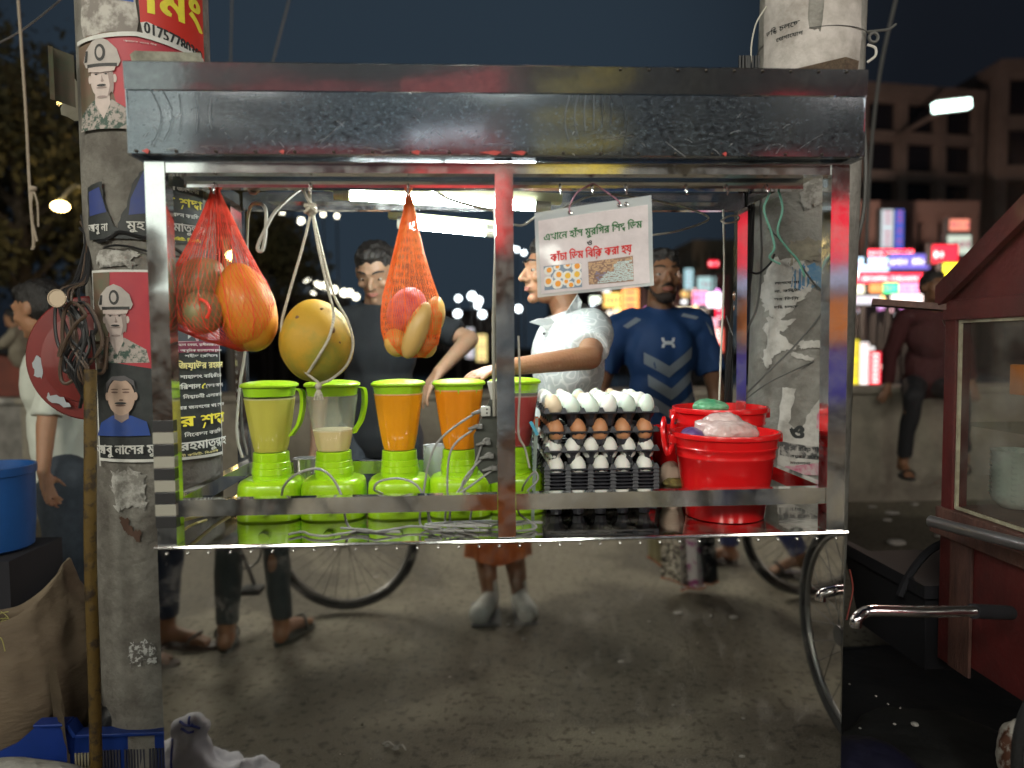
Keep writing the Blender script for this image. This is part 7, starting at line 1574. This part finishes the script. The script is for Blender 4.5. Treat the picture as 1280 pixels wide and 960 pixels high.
# blue crate with a white sack on it
blue = mat('blue_crate', (.010, .035, .22), .4, col2=(.008, .03, .17), ns=5, coat=.2)
t = thing('blue_crate', 'blue plastic crate with slotted side in the bottom left corner', 'crate', (P(60, 940, 1.5).x, 1.55, 0))
xa, xb, ya, yb = P(-60, 930, 1.8).x, XL - .012, 1.63, 1.90; zr = P(150, 916, 1.90).z; zl = P(60, 907, 1.90).z
def wall_pts(z): return None
MB().slab([(xa, yb, zr - .25), (xb, yb, zr - .25), (xb, yb, zr), (P(98, 916, yb).x, yb, zr), (P(88, 906, yb).x, yb, zl + .004), (P(48, 906, yb).x, yb, zl + .004), (P(20, 925, yb).x, yb, zr - .02), (xa, yb, zr - .06)], (0, .012, 0)).build('back_side', blue, t, smooth=False)
MB().box((P(98, 916, yb).x, yb - .018, zr - .002), (xb + .004, yb + .022, zr + .008), .003).build('rim', blue, t, smooth=False)
MB().obox((P(98, 916, yb).x, yb + .002, zr + .002), (P(88, 906, yb).x, yb + .002, zl + .008), .04, .01).build('rim', blue, t, smooth=False)
MB().box((P(46, 906, yb).x, yb - .018, zl + .004), (P(88, 906, yb).x, yb + .022, zl + .012), .003).build('rim', blue, t, smooth=False)
MB().box((xb - .012, ya, zr - .25), (xb, yb - .002, zr)).build('right_side', blue, t, smooth=False)
MB().box((xa, ya, zr - .262), (xb, yb, zr - .252)).build('base', blue, t, smooth=False)
dk = mat('slot_dark', (.035, .035, .05), .7); pale_slot = mat('slot_straw', (.30, .27, .18), .8)
for g in range(4):
    for i in range(7 if g else 6):
        x = P(95 + g * 31 + i * 3.9, 940, yb).x
        if x < xb - .02: MB().box((x - .0025, yb - .0035, zr - .12), (x + .0025, yb - .0005, zr - .045 if g else zr - .05)).build('slot', pale_slot if g == 0 else dk, t, smooth=False)
ws = mat('white_sackcloth', (.50, .50, .46), .7, col2=(.42, .42, .38), ns=8, bump=.8, bs=30)
crumple('white_sack', (P(10, 985, 1.74).x, 1.74, .13), (.24, .09, .115), ws, 'white sack lying in the blue crate at the bottom edge', 'sack', 9, .12, 6)
# white sack with blue marks, standing before the panel (mirrored)
ps = mat('printed_sack', (.74, .74, .82), .65, col2=(.60, .60, .68), ns=7, bump=.8, bs=24)
t = thing('printed_sack', 'white sack with blue marks slumped before the panel, mirrored in its corner', 'sack', R(250, 950, 2.05))
def rs_(x, y, Yv=2.06): return R(x, y, Yv)
b = MB(); pk1 = rs_(240, 893); 
b.capsule(rs_(232, 960), rs_(238, 908), .085, .042, 14).capsule(rs_(238, 908), rs_(252, 905), .040, .030, 10).capsule(rs_(215, 985), rs_(320, 1000), .13, .09, 16).ell(rs_(300, 990), (.14, .09, .09))
sb = remeshed(b, .010, 4, disp=.02, dscale=.06, seed=4); bvs = None; so = sb.build('sack_cloth', ps, t)
bv = bvh_of(so); m = MB(); bl_ink = mat('blue_ink', (.03, .05, .35), .6)
for pts in ([(222, 915), (225, 930), (232, 943), (245, 955)], [(228, 897), (238, 899), (248, 898), (256, 902)], [(232, 903), (242, 905), (250, 904)], [(240, 890), (243, 898), (248, 896)], [(300, 935), (293, 945), (285, 958)], [(250, 950), (254, 951)]):
    pp_ = []
    for x, y in smoothpts([V((a, b_, 0)) for a, b_ in pts], 5) and [(v.x, v.y) for v in smoothpts([V((a, b_, 0)) for a, b_ in pts], 5)]:
        q = rs_(x, y); s = q + V((0, 1, 0)); h = bv.ray_cast(s, V((0, -1, 0)), 3)
        if h[0]: pp_.append(h[0] + V((0, .002, 0)))
    if len(pp_) > 2: m.tube(pp_, .0035, 5, 1)
m.build('blue_mark', bl_ink, t)
# litter on the street in front of the stall (mirrored)
lw = mat('litter_white', (.52, .50, .46), .8)
for i, (x, y, r_, s) in enumerate(((848, 767, .022, .5), (918, 773, .020, .6), (888, 771, .008, .5), (776, 829, .010, .5), (655, 800, .008, .8), (635, 782, .006, .5), (812, 778, .006, .6), (842, 884, .006, .5), (929, 900, .006, .7), (742, 918, .005, .6), (928, 948, .009, .4), (470, 722, .012, .3), (563, 848, .006, .5), (690, 840, .005, .5), (494, 938, .010, .4), (484, 934, .009, .6))):
    d = ray(x, y); tt = -EYE.z / d.z; p = EYE + d * tt; p = V((p.x, 2 * YM - p.y, .006)); crumple('paper_litter', p, (r_, r_ * .7, r_ * s * .6), lw, 'small white paper litter on the street, mirrored in the panel', 'litter', i, .35, 40)['group'] = 'white litter on the street'
q1 = [EYE + ray(x, y) * (-EYE.z / ray(x, y).z) for x, y in ((478, 935), (486, 932), (494, 938), (502, 936), (507, 942))]
cable([V((p.x, 2 * YM - p.y, .012)) for p in q1], .0025, 'short curly white string on the street, mirrored low in the panel', lw, 'string', 'string')
# litter behind the stall on the right
for i, (x, y, r_) in enumerate(((1115, 643, .05), (1108, 652, .03), (1120, 680, .06), (1175, 672, .03), (1142, 632, .03), (1090, 635, .03))):
    d = ray(x, y); p = EYE + d * (-EYE.z / d.z); p.z = .012; crumple('paper_litter', p, (r_, r_ * .8, r_ * .25), mat('litter_dull', (.30, .28, .25), .8), 'dull paper litter on the ground below the river wall', 'litter', 30 + i, .35, 20)['group'] = 'litter below the river wall'
# ================================================================ THE STREET BEHIND THE CAMERA (seen only in the polished steel)
def back_sign(x0, x1, z0, z1, Y, col, s, label, n=5):
    t = thing('lit_sign', label, 'shop sign', ((x0 + x1) / 2, Y, z0)); g = glow('bglow_%d_%d_%d_%d' % (int(col[0] * 99), int(col[1] * 99), int(col[2] * 99), int(s * 10)), col, s)
    MB().box((x0, Y, z0), (x1, Y + .08, z1)).build('lit_face', g, t, smooth=False); MB().box((x0 - .05, Y - .12, z0 - .05), (x1 + .05, Y - .004, z1 + .05)).build('sign_box', mat('sign_box', (.03, .03, .03), .6), t, smooth=False)
    MB().box(((x0 + x1) / 2 - .05, Y - .3, 0), ((x0 + x1) / 2 + .05, Y - .125, z1)).build('post', mat('sign_box', (.03, .03, .03), .6), t, smooth=False)
YS = -8.
back_sign(4.4, 7.2, 2.50, 3.45, YS, RED, .85, 'big red lit shop sign across the street on the right')
back_sign(4.4, 7.0, 2.10, 2.42, YS, (.45, .55, .8), .6, 'blue white lit strip under the big red sign across the street')
back_sign(4.6, 6.8, 1.25, 1.95, YS, ORG_, .35, 'orange lit shop front across the street on the right')
back_sign(4.0, 7.4, .30, 1.15, YS + .4, (.14, .12, .6), .25, 'violet blue lit counter across the street on the right')
back_sign(1.9, 6.6, 5.15, 5.75, YS, (.16, .14, .9), .7, 'long violet sign high across the street on the right')
back_sign(-.95, .53, 2.75, 3.85, YS, (1, .07, .07), .8, 'tall red lit sign across the street in the middle')
back_sign(-10.5, -7.4, .4, 4.6, YS + 2.5, (.95, .95, .8), 2.6, 'wide glowing fill panel added farthest left across the street')  # added panel, soft fill on the stall front
back_sign(-7.0, -4.1, .4, 4.6, YS, (.85, .95, .85), 1.15, 'wide pale green lit shop window across the street on the left')
back_sign(-3.7, -1.3, .4, 2.7, YS, (1, .9, .75), 1.5, 'warm glowing fill panel added across the street left of the middle')  # glowing panel put in as broad fill
back_sign(8.0, 12.0, .4, 4.2, YS + 2, (1, .9, .78), 2.6, 'wide warm glowing fill panel added farthest right across the street')  # fill panel added for soft light from the right
back_sign(-4.0, -1.2, 3.35, 3.6, YS, (1, .12, .14), .7, 'thin red lit strip across the street on the left')
t = thing('barred_balcony', 'yellow lit barred balcony across the street', 'balcony', (1.5, YS, 4.0))
for i in range(8): MB().box((1.0 + i * .17, YS, 3.72), (1.08 + i * .17, YS + .05, 4.12 - .03 * abs(4 - i))).build('bar', glow('bar_yellow', (1, .75, .1), 1.1), t, smooth=False)
MB().box((.9, YS - .2, 3.58), (2.5, YS + .06, 3.70)).build('floor_slab', bw, t, smooth=False); MB().box((1.6, YS - .2, 0), (1.75, YS - .1, 3.57)).build('post', bw, t, smooth=False)
building('terrace_row', 'dim terrace of shops behind the camera, mirrored in the fascia', (1.0, 9.6, 0), (16, 12, 6.4), 9, 2, mat('olive_wall', (.22, .20, .14), .85), wd, band=.12)
o = bpy.data.objects['terrace_row']; o.rotation_euler = (0, 0, pi); o.location = (8.0, -9.6, 0)
# street lamp behind the camera: the light on posters, poles and street
def street_lamp(x, y, z, watt, col, size, label, target):
    t = thing('street_lamp', label, 'street lamp', (x, y - .9, 0))
    MB().cone((x, y - .9, 0), (x, y - .9, z + .2), .07, .045, 12).build('pole', mat('lamp_pole', (.08, .08, .08)), t); MB().tube([(x, y - .9, z + .15), (x, y - .5, z + .35), (x, y - .05, z + .25)], .025, 8).build('arm', mat('lamp_pole', (.08, .08, .08)), t)
    MB().box((x - size * .5, y - size * .3, z + .14), (x + size * .5, y + size * .3, z + .24), .02).build('housing', mat('lamp_pole', (.08, .08, .08)), t); MB().box((x - size * .4, y - size * .22, z + .118), (x + size * .4, y + size * .22, z + .139)).build('lamp_head', glow('street_glow', col, 12), t, smooth=False)  # head made extra wide to soften the shadows
    l = bpy.data.lights.new('lamp_light', 'AREA'); l.shape = 'DISK'; l.size = size; l.energy = watt; l.color = col; o = bpy.data.objects.new('lamp_light', l); COL.objects.link(o); o.parent = t
    o.location = V((x, y, z)) - ORG[t.name]; d = V(target) - V((x, y, z)); o.rotation_euler = d.to_track_quat('-Z', 'Y').to_euler()
street_lamp(-2.6, -4.2, 4.4, 200, (1, .96, .84), 1.7, 'white street lamp behind the camera on the left', (-.4, 1.6, .9))
street_lamp(4.2, -4.8, 4.8, 100, (1, .9, .8), 1.7, 'warm street lamp behind the camera on the right', (1.0, 2.0, 1.2))


# second lamp pair, added only to soften the shadows
street_lamp(.6, -6.6, 5.4, 190, (.97, 1, .88), 1.9, 'tall added fill lamp behind the camera in the middle', (.2, 1.6, .8))
street_lamp(-6.2, -2.4, 4.6, 120, (1, .95, .8), 1.7, 'added fill lamp behind the camera at the far left', (-.6, 2, .9))
# black sheets painting in the shade on the ground each side of the stall
shade_m = mat('shade_black', (.010, .010, .011), .55, bump=.8, bs=9)
for pts, lab in ((((.90, 1.62), (1.02, 1.60), (1.36, 1.75), (1.9, 2.05), (1.8, 2.75), (1.25, 2.7), (.92, 2.6)), 'black plastic sheet on the ground under the chrome handle'), (((-.74, 1.62), (-.74, 2.05), (-1.0, 2.5), (-1.5, 2.4), (-1.7, 1.7)), 'black plastic sheet on the ground round the foot of the left pole')):  # both sheets stand in for unlit ground
    b = MB(); b.slab([V((x, y, .030 + .006 * noise.noise(V((x * 5, y * 5, 0))))) for x, y in ragged(list(pts), .02, 5, 3)], (0, 0, -.02)); tag(b.build('shade_sheet', shade_m, smooth=False), lab, 'painted shade')
# grit on the street (mirrored)
rnd = random.Random(31); b = MB()
for i in range(2600):
    x = rnd.uniform(-2.2, 2.4); y = rnd.uniform(-1.6, 1.35); s = rnd.uniform(.0015, .0045) * (1.6 if rnd.random() < .06 else 1); a = rnd.uniform(0, 6.28); z = .012 * noise.noise(V((x * .8, y * .8, 0))) + .0005
    q = [b.b.verts.new((x + s * cos(a + k_ * 2.1), y + s * sin(a + k_ * 2.1), z)) for k_ in range(3)] + [b.b.verts.new((x, y, z + s * .8))]
    for f in ((0, 1, 3), (1, 2, 3), (2, 0, 3)): b.b.faces.new([q[k_] for k_ in f])
kind(b.build('street_grit', mat('grit', (.11, .10, .085), .9, col2=(.36, .33, .28), ns=3, nd=1), smooth=False), 'stuff')

MB().cone(P(1216, 764, 1.54), P(1262, 766, 1.62), .017, .017, 12).build('handle_grip', mat('black_crate', (.01, .01, .01)), rc)
crumple('dark_heap', P(160, 893, 2.0), (.09, .07, .07), mat('heap_black', (.008, .008, .009), .45, bump=.5, bs=25), 'black heap added to darken the foot of the left pole', 'dark heap', 41, .3, 14)  # black heap put in where the pole foot fades into dark
